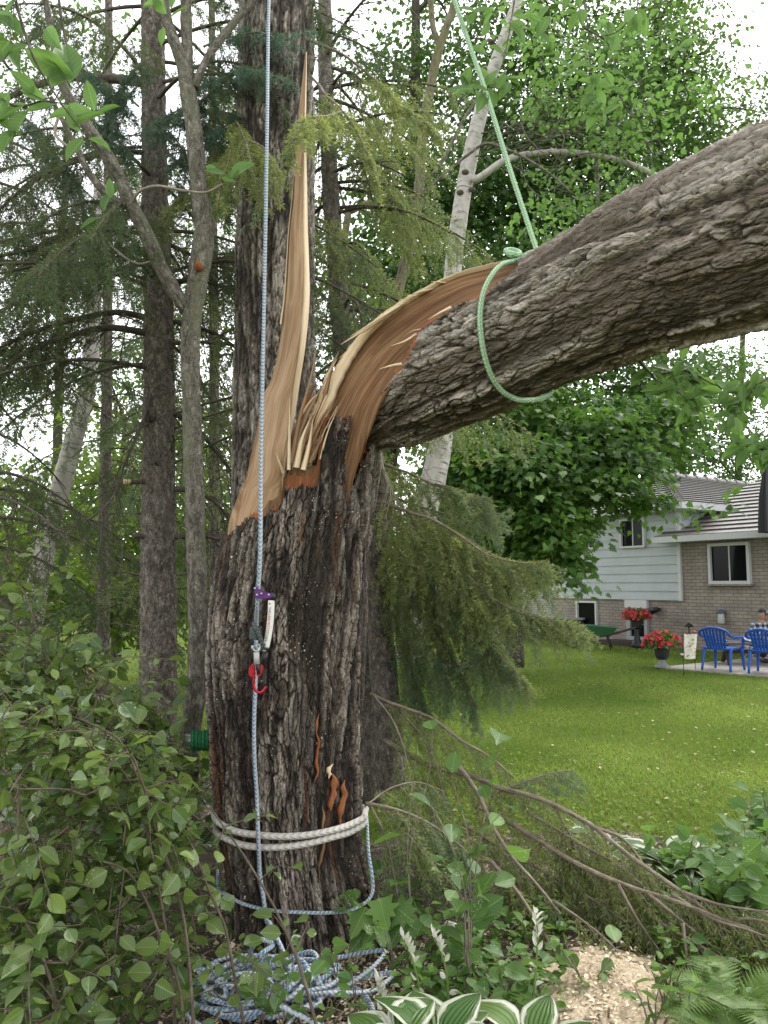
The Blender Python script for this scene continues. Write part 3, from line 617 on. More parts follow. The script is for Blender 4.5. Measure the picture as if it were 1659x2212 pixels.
# places where bark has come off, and loose strips
for u0, v0, v1, w0, mt in [(722, 1672, 1752, .017, 'wood_red'), (742, 1684, 1800, .015, 'wood_red'), (690, 1540, 1690, .011, 'wood_red'), (716, 1650, 1682, .013, 'wood_pale'), (700, 1740, 1900, .008, 'wood_brown'), (655, 1100, 1190, .007, 'wood_red'), (560, 1690, 1830, .007, 'wood_red')]:
    n = 30; secs = []
    for i in range(n):
        t = i / (n - 1.); v = v0 + (v1 - v0) * t; jt = 2 * (vnoise(np.array([[t * 7, u0, 0], [t * 7, u0, 5]]), 17) - .5)
        c = trunk_front(u0 + 5 * jt[0] - 8 * t, v, .0); w = w0 * min(1, 4 * t + .15, 4 * (1 - t) + .1) * (.8 + .5 * jt[1])
        secs.append([c + [-w, .004, 0], c + [-w * .4, -.006 - .004 * jt[1], 0], c + [w * .5, -.004 + .004 * jt[0], 0], c + [w, .004, 0], c + [0, .03, 0]])
    loft('bark_wound', M[mt], maple, secs)
# ------------------------------------------------------------------ ropes and climbing gear
def rope(name, path, rad, mat, label, group=None, seg=12, parent=None):
    V, F, b = tube(path, rad, seg)
    L = b[:, 2]; th = np.arctan2(b[:, 1], b[:, 0])
    V2 = V
    o = mk(name, V2, F, mat, parent, True, np.full(len(V), .5), b)
    if label: tag(o, label, 'rope', group)
    return o
# climbing rope: falls straight in front of the trunk and ends in a pile
pts = [list(W(592, -700, 4.9)), list(W(583, -60, 4.15)), list(W(581, 0, 4.1)), list(W(577, 280, 3.85)), list(W(571, 640, 3.57)), list(W(564, 1000, 3.38)), list(W(560, 1240, 3.32)), list(W(556, 1300, 3.35))]
pts += [list(trunk_front(u, v, o)) for u, v, o in [(554, 1360, .045), (552, 1480, .03), (549, 1560, .022), (550, 1640, .022), (555, 1720, .022), (557, 1782, .045), (559, 1832, .045), (562, 1890, .03), (569, 1938, .045), (574, 1975, .04)]]
pts += [list(W(588, 2005, 3.30)), list(W(610, 2052, 3.24)), list(W(640, 2130, 3.16)), list(W(668, 2180, 3.10))]
r = rg(41); x, y = W(668, 2180, 3.1)[:2]; c0 = np.array([W(600, 2120, 3.2)[0], 3.17])
loops = []
for i in range(19):
    cx, cy = c0 + r.randn(2) * np.array([.12, .06]); ra, rb = .07 + .19 * r.rand(), .05 + .10 * r.rand(); a0 = r.rand() * 6.28; tw = r.randn() * .5
    for k in range(7):
        t = a0 + k * .9 * (1 if i % 2 else -1)
        ex, ey = ra * math.cos(t), rb * math.sin(t)
        loops.append([cx + ex * math.cos(tw) - ey * math.sin(tw), cy + ex * math.sin(tw) + ey * math.cos(tw), .045 + .0042 * i + .03 * r.rand() + .05 * max(0, math.sin(t * 1.3 + i)) * r.rand()])
for u, v in [(715, 2150), (760, 2140), (800, 2175), (806, 2200), (770, 2230), (700, 2225)]: loops.append(list(W(u, v, G(u, v, .06)[1]) + [0, 0, .01]))
for u, v, h in [(640, 2190, .12), (560, 2150, .14), (500, 2120, .10), (460, 2085, .13), (440, 2110, .10), (436, 2150, .07), (470, 2190, .07), (540, 2200, .06), (590, 2160, .12), (640, 2090, .22), (655, 2140, .1), (600, 2230, .05), (520, 2235, .05), (430, 2215, .05), (405, 2190, .05)]:
    g = G(u, v, h); loops.append(list(g))
for u, v, h in [(450, 2160, .06), (520, 2110, .10), (565, 2060, .22), (590, 2040, .20), (560, 2030, .26), (545, 2080, .12), (600, 2120, .08), (660, 2100, .12), (690, 2130, .10)]:
    loops.append(list(G(u, v, h)))
path = spline(np.array(pts + loops), 2600)
rope('climbing_rope', path, .0094, M['rope_blue'], 'blue and white climbing rope hanging down the trunk into a tangled pile', seg=10)
# rope round the foot of the trunk
def around(pts, off): return [trunk_front(u, v, off) for u, v in pts]
P = around([(470, 1880), (474, 1925), (490, 1932), (520, 1950), (560, 1962), (600, 1968), (650, 1971), (700, 1972), (740, 1970)], .022) + [W(768, 1962, 3.5), W(795, 1945, 3.55), W(805, 1925, 3.6), W(803, 1885, 3.62), W(798, 1855, 3.66), W(793, 1780, 3.8), W(790, 1740, 3.95)]
P = [W(470, 1880, 4.0)] + P[1:]
rope('base_rope', spline(np.array(P), 240), .0076, M['rope_bluegrey'], 'dusty blue rope wrapped low around the foot of the trunk')
# thick white rope, two turns
th = []
for k, (dv, seq) in enumerate([(0, [(464, 1762), (480, 1782), (510, 1796), (560, 1804), (620, 1807), (670, 1803), (720, 1793), (755, 1782), (776, 1770)]), (1, [(474, 1800), (490, 1812), (520, 1824), (560, 1830), (620, 1829), (670, 1821), (720, 1808), (755, 1798), (776, 1784)])]):
    th.append([W(seq[0][0] - 2, seq[0][1] - 25, 4.0)] + [trunk_front(u, v, .02) for u, v in seq[1:-1]] + [W(780, seq[-1][1], 3.72), W(788, seq[-1][1] - 14, 3.85)])
bk = [W(760, 1740, 4.28), W(620, 1720, 4.35), W(490, 1735, 4.25)]
full = th[0] + bk + th[1]
rope('white_rope', spline(np.array(full), 420), .0150, M['rope_white'], 'thick white braided rope wrapped twice round the trunk, dusted with sawdust', seg=14)
# green rope up from the fallen stem
def stem_front(u, v, off=0.0):
    best = None
    for i in range(0, 520, 2):
        uu, vv = proj(P_S[i])
        if best is None or (uu - u) ** 2 + (vv - v) ** 2 < best[0]: best = ((uu - u) ** 2 + (vv - v) ** 2, i)
    Y = P_S[best[1]][1] - R_S[best[1]]
    for _ in range(8):
        q = W(u, v, Y); dd = np.linalg.norm(P_S - q, axis=1); i = dd.argmin(); T = unit(P_S[min(i + 1, 519)] - P_S[i - 1]); e = q - P_S[i]; e = e - T * (e @ T); d = np.linalg.norm(e)
        Y += (d - (R_S[i] + off)) * .8
    return W(u, v, Y)
P_S, R_S = sp(SR, 520)
knot = W(1108, 556, 3.30)
ring = [W(1180, 545, 3.22), W(1150, 545, 3.26), W(1120, 560, 3.28), W(1085, 572, 3.20), W(1062, 596, 3.13)] + [stem_front(u, v, .020) for u, v in [(1045, 630), (1037, 680), (1040, 730), (1050, 780), (1066, 820), (1086, 846), (1115, 862)]]
i0 = 300; cpt = P_S[i0]
ring += [W(1150, 864, 3.17), W(1185, 852, 3.28), W(1200, 825, 3.40), W(1205, 760, 3.52), W(1185, 650, 3.56), W(1150, 575, 3.42), W(1120, 553, 3.32)]
kn = [knot + np.array(q) for q in [(-.02, -.03, 0), (-.035, -.02, .02), (-.01, .0, .035), (.025, -.01, .02), (.02, -.035, -.005), (-.015, -.03, .005), (-.01, .02, .03)]]
up = [W(1118, 563, 3.26), W(1160, 545, 3.26), W(1100, 365, 3.35), W(1045, 190, 3.45), W(1000, 65, 3.52), W(965, -60, 3.6)]
P = spline(np.array(ring + kn), 300); P2_ = np.vstack([spline(np.array([W(1118, 563, 3.26), W(1140, 556, 3.25), W(1160, 543, 3.26)]), 12)[:-1], spline(np.array([W(1160, 543, 3.26), W(1100, 362, 3.35), W(1046, 190, 3.43), W(1003, 65, 3.50), W(962, -60, 3.57), W(700, -750, 4.1)]), 160)])
gr = thing('green_rope', 'green braided rope tied round the fallen stem and rising out of the picture', 'rope', knot)
rope('loop', P, .0118, M['rope_green'], None, parent=gr); rope('tail', P2_, .0112, M['rope_green'], None, parent=gr)
# lowering drum with rope turns, left of the trunk
c = W(446, 1600, 3.80); dr = thing('lowering_drum', 'steel lowering drum wound with dark green rope, strapped to the left side of the trunk', 'rigging drum', c)
M['steel'] = plain('steel', (.35, .36, .37), .35, .9); M['black'] = plain('black plastic', (.012, .012, .013), .45)
ax = np.array([-.98, -.18, .06]); ax = ax / np.linalg.norm(ax)
V, F, b = tube(np.array([c - ax * .07, c + ax * .02, c + ax * .025, c + ax * .10]), [.030, .030, .030, .030], 24); mk('drum', V, F, M['steel'], dr, True, None, b)
V, F, b = tube(np.array([c - ax * .035, c - ax * .030, c - ax * .022, c - ax * .018]), [.03, .052, .052, .03], 24); mk('flange', V, F, M['steel'], dr, True, None, b)
A_ = unit(np.cross(ax, UP)); B_ = np.cross(ax, A_)
h = [c + ax * (-.012 + .017 * t / 6.28) + (.040 + .006 * (t < 0)) * (A_ * math.cos(t) + B_ * math.sin(t)) for t in np.linspace(0, 6.28 * 5, 110)]
rope('wound_rope', np.array(h), .0088, M['rope_dark'], None, parent=dr)
# climbing device on the rope
M['purple'] = plain('purple anodised metal', (.085, .02, .13), .3, .6); M['red_metal'] = plain('red anodised metal', (.42, .012, .025), .28, .45)
M['sleeve'] = plain('white sleeve', (.70, .68, .63), .5, var=.08); M['grey_tube'] = plain('grey sleeve', (.42, .41, .39), .5)
def S2(x, y, o=.0, Y=None):                      # detail coordinates of the gear close-up
    u, v = (760 + x * .19436) * .6636, (1860 + y * .19436) * .6636
    return W(u, v, YG - o)
YG = 3.31
def plate(poly, o, th, rd=.0):
    P = np.array([S2(x, y, o) for x, y in poly]); n = len(P); Q = P + np.array([0, th, 0]); i = np.arange(n); j = (i + 1) % n
    c1, c2 = P.mean(0), Q.mean(0); V = np.vstack([P, Q, c1, c2])
    return V, [np.stack([i, j, n + j, n + i], -1), np.vstack([np.stack([np.full(n, 2 * n), j, i], -1), np.stack([np.full(n, 2 * n + 1), n + i, n + j], -1)])]
gear = thing('climbing_device', 'purple and red climbing device with a lettered white sleeve on the blue rope', 'climbing gear', S2(400, 900))
a = Acc()
poly = [(345, 270), (375, 250), (420, 285), (480, 325), (560, 350), (620, 368), (650, 390), (640, 430), (600, 450), (500, 455), (420, 460), (375, 455), (360, 400), (352, 330)]
for o in (.016, -.012): a.add(*plate(poly, o, .005))
a.build('side_plate', M['purple'], gear, False)
for x, y in [(360, 285), (395, 392), (470, 372), (592, 392)]:
    q = S2(x, y, .016); V, F, b = tube(np.array([q + [0, -.004, 0], q + [0, -.0035, 0], q + [0, .03, 0]]), [.003, .0048, .0048], 12); mk('pin', V, F, M['steel'], gear, True, None, b)
V, F, b = tube(np.array([S2(612, 380), S2(650, 400), S2(648, 485)]), [.012, .015, .0135], 12); mk('sleeve_collar', V, F, M['black'], gear, True, None, b)
slp = spline(np.array([S2(635, 485), S2(628, 700), S2(600, 980), S2(545, 1270)]), 30)
V, F, b = tube(slp, .0142, 20); sleeve = mk('sleeve', V, F, M['sleeve'], gear, True, None, b)
V, F, b = tube(np.array([S2(545, 1270), S2(540, 1300), S2(536, 1305)]), [.0135, .0135, .010], 14); mk('sleeve_collar', V, F, M['black'], gear, True, None, b)
V, F, b = tube(np.array([S2(522, 1300), S2(515, 1350)]), [.010, .010], 12); mk('swivel', V, F, M['steel'], gear, True, None, b)
M['ink'] = plain('black ink', (.03, .03, .035), .7, var=.05); M['ink_red'] = plain('red ink', (.45, .04, .04), .7, var=.05)
def lettering(txt, t0, t1, mat, side=-.45):
    fc = bpy.data.curves.new('sleeve_text', 'FONT'); fc.body = txt; fc.size = 1.0; fc.align_x = 'LEFT'
    fo = bpy.data.objects.new('lettering', fc); COL.objects.link(fo)
    dg = bpy.context.evaluated_depsgraph_get(); me = bpy.data.meshes.new_from_object(fo.evaluated_get(dg))
    n = len(me.vertices); V = np.zeros(n * 3); me.vertices.foreach_get('co', V); V = V.reshape(-1, 3)
    F3, F4 = [], []
    for p in me.polygons: vs = list(p.vertices); F3 += [[vs[0], vs[i], vs[i + 1]] for i in range(1, len(vs) - 1)]
    bpy.data.objects.remove(fo); bpy.data.curves.remove(fc); bpy.data.meshes.remove(me)
    t = t0 + (V[:, 0] - V[:, 0].min()) / np.ptp(V[:, 0]) * (t1 - t0); s = (V[:, 1] / .72) * .85 - .75    # down the sleeve, letters turned a quarter
    fi = t * 29; i = np.clip(fi.astype(int), 0, 28); f = (fi - i)[:, None]; c_ = slp[i] * (1 - f) + slp[i + 1] * f
    an = s                                        # angle round the front of the sleeve
    R_ = .0156; P = c_ + np.stack([R_ * np.sin(an), -R_ * np.cos(an), 0 * an], -1)
    mk('lettering', P, np.array(F3), mat, sleeve, False)
lettering('THE', .14, .265, M['ink'], .55); lettering('ARBORIST', .27, .625, M['ink_red'], .55); lettering('STORE', .63, .87, M['ink'], .55)
def mark(tc):
    c_ = slp[int(tc * 29)]; a_ = Acc(); R_ = .0147
    pts = [(-.006, 0), (-.001, .0015), (-.002, .005), (.0015, .003), (.006, 0), (.0015, -.003), (-.002, -.005), (-.001, -.0015)]
    P = np.array([c_ + [R_ * math.sin(-.05 + y / R_ * 1.2 - .3), -R_ * math.cos(-.05 + y / R_ * 1.2 - .3), -x] for x, y in pts] + [c_ + [R_ * math.sin(-.35), -R_ * math.cos(-.35), 0]])
    mk('emblem', P, np.array([[8, i, (i + 1) % 8] for i in range(8)]), M['ink_red'], sleeve, False)
mark(.07); mark(.94)
# friction hitch: turns of grey cord and its leg
c1, c2 = S2(372, 940), S2(355, 1120); ts = np.linspace(0, 6.28 * 5, 120)
h = np.array([c1 + (c2 - c1) * (t / 31.4) + np.array([.017 * math.cos(t), .017 * math.sin(t), 0]) for t in ts])
rope('hitch_cord', h, .0078, M['rope_grey'], None, parent=gear)
rope('hitch_leg', spline(np.array([S2(335, 870, .0), S2(370, 930, .025), S2(430, 1060, .028), S2(490, 1230, .02), S2(515, 1300, .01)]), 30), .0085, M['rope_grey'], None, parent=gear)
rope('thimble', spline(np.array([S2(335, 1240), S2(330, 1300), S2(370, 1335), S2(420, 1330), S2(450, 1270), S2(430, 1210)]), 30), .009, M['steel'], None, parent=gear)
V, F, b = tube(np.array([S2(385, 1355, .02), S2(392, 1550, .02)]), .0118, 14); mk('tether_sleeve', V, F, M['grey_tube'], gear, True, None, b)
rope('tether', spline(np.array([S2(395, 1550, .02), S2(410, 1640, .02), S2(425, 1700, .01), S2(450, 1600, .0), S2(500, 1450, .0), S2(530, 1350, .0)]), 30), .0085, M['black'], None, parent=gear)
V, F, b = tube(np.array([S2(545, 1360), S2(520, 1450), S2(495, 1560)]), [.010, .011, .009], 12); mk('strap', V, F, M['black'], gear, True, None, b)
rope('carabiner', spline(np.array([S2(330, 1560), S2(345, 1640), S2(345, 1760), S2(342, 1900), S2(375, 1995), S2(430, 2030), S2(490, 2010), S2(530, 1960), S2(548, 1925)]), 50), .0062, M['red_metal'], None, parent=gear)
V, F, b = tube(spline(np.array([S2(530, 1910), S2(528, 1800), S2(530, 1690), S2(535, 1640)]), 12), .0058, 12); mk('gate', V, F, M['black'], gear, True, None, b)
a = Acc(); poly = [(250, 1690), (258, 1620), (300, 1565), (335, 1530), (350, 1590), (360, 1680), (345, 1760), (300, 1770), (262, 1745)]
a.add(*plate(poly, -.004, .012)); poly = [(440, 1600), (470, 1560), (492, 1580), (490, 1640), (470, 1720), (420, 1760), (385, 1750), (380, 1700), (420, 1690)]
a.add(*plate(poly, .014, .010)); a.build('pulley_cheek', M['red_metal'], gear, False)

# ------------------------------------------------------------------ needles and boughs
def needles(acc, path, dens, L, w, rng, rnd, fwd=.75, spread=1.0, up=0.0):
    path = np.asarray(path); d = np.r_[0, np.cumsum(np.linalg.norm(np.diff(path, axis=0), axis=1))]
    n = max(3, int(d[-1] * dens)); t = np.sort(rng.rand(n)) * d[-1]
    i = np.clip(np.searchsorted(d, t) - 1, 0, len(path) - 2); f = ((t - d[i]) / (d[i + 1] - d[i] + 1e-9))[:, None]
    P = path[i] * (1 - f) + path[i + 1] * f; T = unit(path[i + 1] - path[i])
    R_ = rng.randn(n, 3); R_ = R_ - T * (R_ * T).sum(1, keepdims=True); R_ = unit(R_); R_[:, 2] += up
    D = unit(T * fwd + R_ * spread); Ln = L * (.7 + .5 * rng.rand(n)) * np.clip((d[-1] - t) / (L * 1.2) + .55, .4, 1)
    S_ = unit(np.cross(D, rng.randn(n, 3))) * w * .5
    mid_ = P + D * (Ln * .45)[:, None]; V = np.stack([P, mid_ + S_, P + D * Ln[:, None], mid_ - S_], 1).reshape(-1, 3)
    rr = np.clip(rnd + rng.randn(n) * .15, 0, 1)
    acc.add(V, np.arange(4 * n).reshape(-1, 4), np.repeat(rr, 4))
def bough(aw, an, path, r0, rng, nsec=26, seclen=.4, hang=.6, dens=170, L=.017, w=.0024, tone=.5, tert=4, start=.12, flat=.8, wood=True, main=True, droop=1.0):
    path = np.asarray(path); n = len(path); T = unit(np.gradient(path, axis=0)); Lm = np.linalg.norm(np.diff(path, axis=0), axis=1).sum()
    if wood: addtube(aw, path, np.linspace(r0, .0025, n), 7, rng.rand())
    if main: needles(an, path[int(n * max(start, .5)):], dens, L, w, rng, tone, .8)
    for k in range(nsec):
        t = start + (1 - start) * (k + rng.rand()) / nsec; i = min(int(t * (n - 1)), n - 2); p = path[i]
        sd = unit(np.cross(T[i], UP)) * (1 if k % 2 else -1)
        ln = seclen * (1.05 - .65 * t ** 2) * (.55 + .6 * rng.rand())
        d0 = unit(T[i] * .75 + sd * flat * (.4 + .6 * rng.rand()) - UP * hang * (.3 + .7 * rng.rand()) + rng.randn(3) * .12)
        s = np.linspace(0, 1, 7)[:, None]
        q = p + d0 * ln * s - UP * (hang * .55 * droop * ln) * s ** 2 + T[i] * .1 * ln * s
        if wood: addtube(aw, q, np.linspace(.0026, .0008, 7), 3, rng.rand(), False)
        tn = np.clip(tone + rng.randn() * .16 - .55 * t + .22, 0, 1)
        needles(an, q, dens, L, w, rng, tn)
        for m_ in range(tert):
            tt = .15 + .75 * rng.rand(); j = int(tt * 6); tl = ln * (.25 + .35 * rng.rand()); Tq = unit(q[min(j + 1, 6)] - q[j])
            d1 = unit(Tq * .7 + unit(np.cross(Tq, rng.randn(3))) * .65 - UP * hang * .5)
            s4 = np.linspace(0, 1, 4)[:, None]; qq = q[j] + d1 * tl * s4 - UP * .2 * hang * tl * s4 ** 2
            needles(an, qq, dens, L, w, rng, np.clip(tn + rng.randn() * .1, 0, 1))
            if wood and rng.rand() < .25: addtube(aw, qq, np.linspace(.0016, .0008, 4), 3, rng.rand(), False)
def deadtwigs(aw, path, rng, n, ln, r0=.003, hang=.5, kids=3):
    path = np.asarray(path); N_ = len(path); T = unit(np.gradient(path, axis=0))
    for k in range(n):
        i = int((.12 + .85 * rng.rand()) * (N_ - 1)); d = unit(T[i] * .7 + rng.randn(3) * .55 - UP * hang * rng.rand())
        l = ln * (.4 + .8 * rng.rand()); s = np.linspace(0, 1, 8)[:, None]; wob = rng.randn(3) * .12
        q = path[i] + d * l * s - UP * hang * .45 * l * s ** 2 + wob * l * s * (1 - s) * 2
        addtube(aw, q, np.linspace(r0, r0 * .35, 8), 4, rng.rand(), False)
        for m_ in range(kids):
            j = 1 + rng.randint(6); d1 = unit(d + rng.randn(3) * .7 - UP * .2 * hang); l1 = l * .4 * rng.rand() + .04; s5 = np.linspace(0, 1, 5)[:, None]
            addtube(aw, q[j] + d1 * l1 * s5 - UP * .25 * l1 * s5 ** 2, np.linspace(r0 * .6, r0 * .25, 5), 3, rng.rand(), False)
# ------------------------------------------------------------------ the house
YL, YR = 24.0, 20.0
xl, xr = (1190 - 829.5) / FPX * YL, (1467 - 829.5) / FPX * YR
HO = np.array([xr, YR, 0.0]); DR = unit(np.array([xr - xl, YR - YL, 0.0])); NO = np.array([DR[1], -DR[0], 0.0])
if NO[1] > 0: NO = -NO
HL = float(np.hypot(xr - xl, YR - YL))
def HP(a, b, z): return HO + DR * a + NO * b + UP * z
def fac(u, v, b=0.0):
    q = W(u, v, 1.0); c0 = np.array([0, 0, CAMZ]); d = q - c0; t = ((HO + NO * b - c0) @ NO) / (d @ NO); p = c0 + d * t
    return float((p - HO) @ DR), float(p[2])
def F7(x, y): return fac(1061.8 + .36 * x, 995.4 + .36 * y)
def hbox(acc, a0, a1, b0, b1, z0, z1, bev=0.0):
    V, F = (bevbox((a0, b0, z0), (a1, b1, z1), bev) if bev else boxVF((a0, b0, z0), (a1, b1, z1)))
    acc.add(HO + V[:, :1] * DR + V[:, 1:2] * NO + V[:, 2:] * UP, F[:, ::-1], .5, V)
def brickmat(name, c1, c2, mortar):
    m, nt, b = newmat(name); c = attr(nt, 'bco', True)
    s = nd(nt, 'ShaderNodeSeparateXYZ', None, Vector=c); cv = nd(nt, 'ShaderNodeCombineXYZ', None, X=mth(nt, 'ADD', s.outputs[0], s.outputs[1]), Y=s.outputs[2]).outputs[0]
    br = nd(nt, 'ShaderNodeTexBrick', None, Vector=cv, Color1=(*c1, 1), Color2=(*c2, 1), Mortar=(*mortar, 1), Scale=1.0); br.inputs['Mortar Size'].default_value = .008
    br.inputs['Brick Width'].default_value = .23; br.inputs['Row Height'].default_value = .085
    n = noise(nt, c, 2.0, 4); col = mixc(nt, 0.6, br.outputs['Color'], ramp(nt, n, [(.3, (.35, .35, .35)), (.7, (.75, .75, .75))]), 'OVERLAY')
    nt.links.new(col, b.inputs['Base Color']); b.inputs['Roughness'].default_value = .85; bump(nt, b, br.outputs['Fac'], -.006); return m
M['brick'] = brickmat('tan brick', (.25, .21, .18), (.31, .265, .225), (.16, .14, .125)); M['brick_white'] = brickmat('pale brick', (.46, .44, .43), (.54, .52, .51), (.20, .19, .19))
M['siding'] = plain('white siding', (.41, .44, .455), .5, var=.06, scale=3); M['trim'] = plain('white trim', (.54, .55, .55), .45, var=.06)
M['roof'] = plain('metal shingle roof', (.21, .195, .18), .38, .0, .5, .3, 9); M['roof_edge'] = plain('dark shingle edge', (.08, .075, .07), .6)
def glassmat():
    m, nt, b = newmat('dark window glass'); b.inputs['Base Color'].default_value = (.008, .009, .010, 1); b.inputs['Roughness'].default_value = .04
    b.inputs['Specular IOR Level'].default_value = .10; return m
M['glass'] = glassmat(); M['concrete'] = plain('concrete', (.36, .33, .29), .85, var=.2, scale=6); M['dark_wood'] = plain('dark weathered wood', (.05, .035, .028), .8)
M['door'] = plain('grey storm door', (.30, .31, .32), .45, var=.08)
z_sid = fac(1467, 1297)[1]; z_eave = fac(1463, 1102)[1]; zg = fac(1480, 1170)[1]
house = thing('house', 'split-level house with white siding above tan brick and grey metal shingle roofs', 'house', HP(0, 0, 0))
a = Acc(); hbox(a, -HL, 0, -7, 0, -.2, z_sid); hbox(a, 0, 8.5, -6.5, .0, -.2, zg); hbox(a, 2.95, 8.5, .0, .16, -.2, zg - .02); a.build('brick_wall', M['brick'], house, False)
a = Acc(); nb = 10; hz = (z_eave - z_sid) / nb
for k in range(nb):
    z0 = z_sid + k * hz
    P = np.array([HP(-HL, .075, z0), HP(.03, .075, z0), HP(.03, .046, z0 + hz), HP(-HL, .046, z0 + hz), HP(-HL, .0, z0), HP(.03, .0, z0)])
    a.add(P, [np.array([[0, 1, 2, 3], [4, 5, 1, 0]])])
    P = np.array([HP(.075, .03, z0), HP(.075, -6.6, z0), HP(.046, -6.6, z0 + hz), HP(.046, .03, z0 + hz)]); a.add(P, np.array([[0, 1, 2, 3]]))
hbox(a, -HL, .0, -6.6, .03, z_sid + .02, z_eave + .02)
a.build('siding', M['siding'], house, False)
a = Acc(); hbox(a, -.02, .075, -.02, .075, z_sid - .01, z_eave); a.build('corner_post', M['trim'], house, False)
def hwindow(x0, y0, x1, y1, name='window', frame=.055, mull=True, sill=True, out=.06):
    (a0, z1), (a1, z0) = F7(x0, y0), F7(x1, y1); f = Acc()
    hbox(f, a0 - frame, a0, -.02, out + .03, z0 - frame, z1 + frame); hbox(f, a1, a1 + frame, -.02, out + .03, z0 - frame, z1 + frame)
    hbox(f, a0, a1, -.02, out + .029, z1, z1 + frame); hbox(f, a0, a1, -.02, out + .029, z0 - frame, z0)
    if mull: hbox(f, (a0 + a1) / 2 - .014, (a0 + a1) / 2 + .014, -.01, out - .02, z0, z1)
    w = f.build(name, M['trim'], house, False)
    g = Acc(); hbox(g, a0, a1, -.01, .02 + (out - .06), z0, z1); g.build('pane', M['glass'], w, False)
    if sill: s = Acc(); hbox(s, a0 - frame * 1.6, a1 + frame * 1.6, 0, out + .07, z0 - frame - .05, z0 - frame - .002); s.build('sill', M['trim'] if out > .1 else M['brick'], w, False)
    return w
hwindow(795, 365, 928, 508, out=.12, sill=False); hwindow(560, 395, 632, 520, out=.12, sill=False)
hwindow(525, 850, 634, 995, mull=False, sill=False); hwindow(1322, 515, 1547, 720, frame=.075)
# door with its glazed storm panel
(a0, z1), (a1, z0) = F7(826, 880), F7(940, 1080); d = Acc()
hbox(d, a0 - .06, a0 + .09, 0, .09, z0, z1); hbox(d, a1 - .05, a1 + .05, 0, .09, z0, z1); hbox(d, a0 + .09, a1 - .05, 0, .088, z1 - .06, z1); hbox(d, a0 + .09, a1 - .05, 0, .088, z0, z0 + .1)
hbox(d, a0 + .09, a1 - .05, 0, .07, z0 + .42, z0 + .46)
door = d.build('door', M['door'], house, False); g = Acc(); hbox(g, a0 + .09, a1 - .05, 0, .03, z0 + .1, z1 - .06); g.build('pane', M['glass'], door, False)
h_ = Acc(); hbox(h_, a1 - .11, a1 - .07, .07, .12, z0 + .44, z0 + .52, .008); h_.build('handle', M['black'], door)
g = Acc(); hbox(g, a0 - .08, a1 + .06, .0, .10, z1, z_sid - .01); g.build('door_head', M['trim'], house, False)
g = Acc(); hbox(g, a0 - .5, a1 + .6, .0, .7, -.05, z0 - .01); g.build('door_step', M['dark_wood'], house, False)
# roofs laid in courses
def roofplane(acc, edge, p0, p1, q0, q1, n, th=.045):
    p0, p1, q0, q1 = map(np.array, (p0, p1, q0, q1)); nrm = unit(np.cross(p1 - p0, q0 - p0)); nrm = nrm if nrm[2] > 0 else -nrm
    for k in range(n):
        t0, t1 = k / n, (k + 1) / n; A0, A1 = p0 + (q0 - p0) * t0, p1 + (q1 - p1) * t0; B0, B1 = p0 + (q0 - p0) * t1, p1 + (q1 - p1) * t1
        acc.add(np.array([A0 + nrm * th, A1 + nrm * th, B1 + nrm * .004, B0 + nrm * .004]), np.array([[0, 1, 2, 3]]))
        edge.add(np.array([A0, A1, A1 + nrm * th, A0 + nrm * th]), np.array([[0, 1, 2, 3]]))
ov = .45; al, ar, bf, bb = -HL - ov, ov, ov, -13.0; ze = z_eave + .12; zr = ze + 1.25; bm_ = (bf + bb) / 2
rid0, rid1 = HP(al + 3.0, bm_, zr), HP(ar - 1.2, bm_, zr) if False else HP(ar - 3.4, bm_, zr)
a = Acc(); e = Acc()
mid = (al + ar) / 2; rid0, rid1 = HP(mid, bf - 2.9, zr), HP(mid, bb + 2.9, zr)
roofplane(a, e, HP(al, bf, ze), HP(ar, bf, ze), rid0, rid0, 14); roofplane(a, e, HP(ar, bf, ze), HP(ar, bb, ze), rid0, rid1, 14); roofplane(a, e, HP(al, bb, ze), HP(al, bf, ze), rid1, rid0, 14)
for p0, p1 in ((HP(ar, bf, ze), rid0), (HP(al, bf, ze), rid0), (rid0, rid1)):
    nn_ = 15
    for k in range(nn_):
        q0, q1 = p0 + (p1 - p0) * k / nn_, p0 + (p1 - p0) * (k + 1) / nn_; addtube(a, np.array([q0 + UP * .05, q1 + UP * .02]), np.array([.10, .075]), 8)
roof = a.build('roof', M['roof'], house, False); e.build('course_edge', M['roof_edge'], roof, False)
g = Acc(); hbox(g, al, ar, bf, bf + .11, ze - .14, ze + .02); hbox(g, ar, ar + .11, bb, bf + .11, ze - .14, ze + .02); hbox(g, al, ar, -.0, bf, ze - .14, ze - .11); hbox(g, .08, ar, bb, 0, ze - .14, ze - .11); g.build('gutter', M['trim'], house, False)
a = Acc(); e = Acc(); z2 = zg + .10; w0 = -.42
roofplane(a, e, HP(w0, .45, z2), HP(9, .45, z2), HP(.07, -5.6, z2 + 2.6), HP(9, -5.6, z2 + 2.6), 21)
roof = a.build('roof', M['roof'], house, False); e.build('course_edge', M['roof_edge'], roof, False)
g = Acc(); hbox(g, w0, 9, .45, .57, z2 - .13, z2 + .02); hbox(g, w0, 9, .17, .45, z2 - .13, z2 - .10); g.build('gutter', M['trim'], house, False)
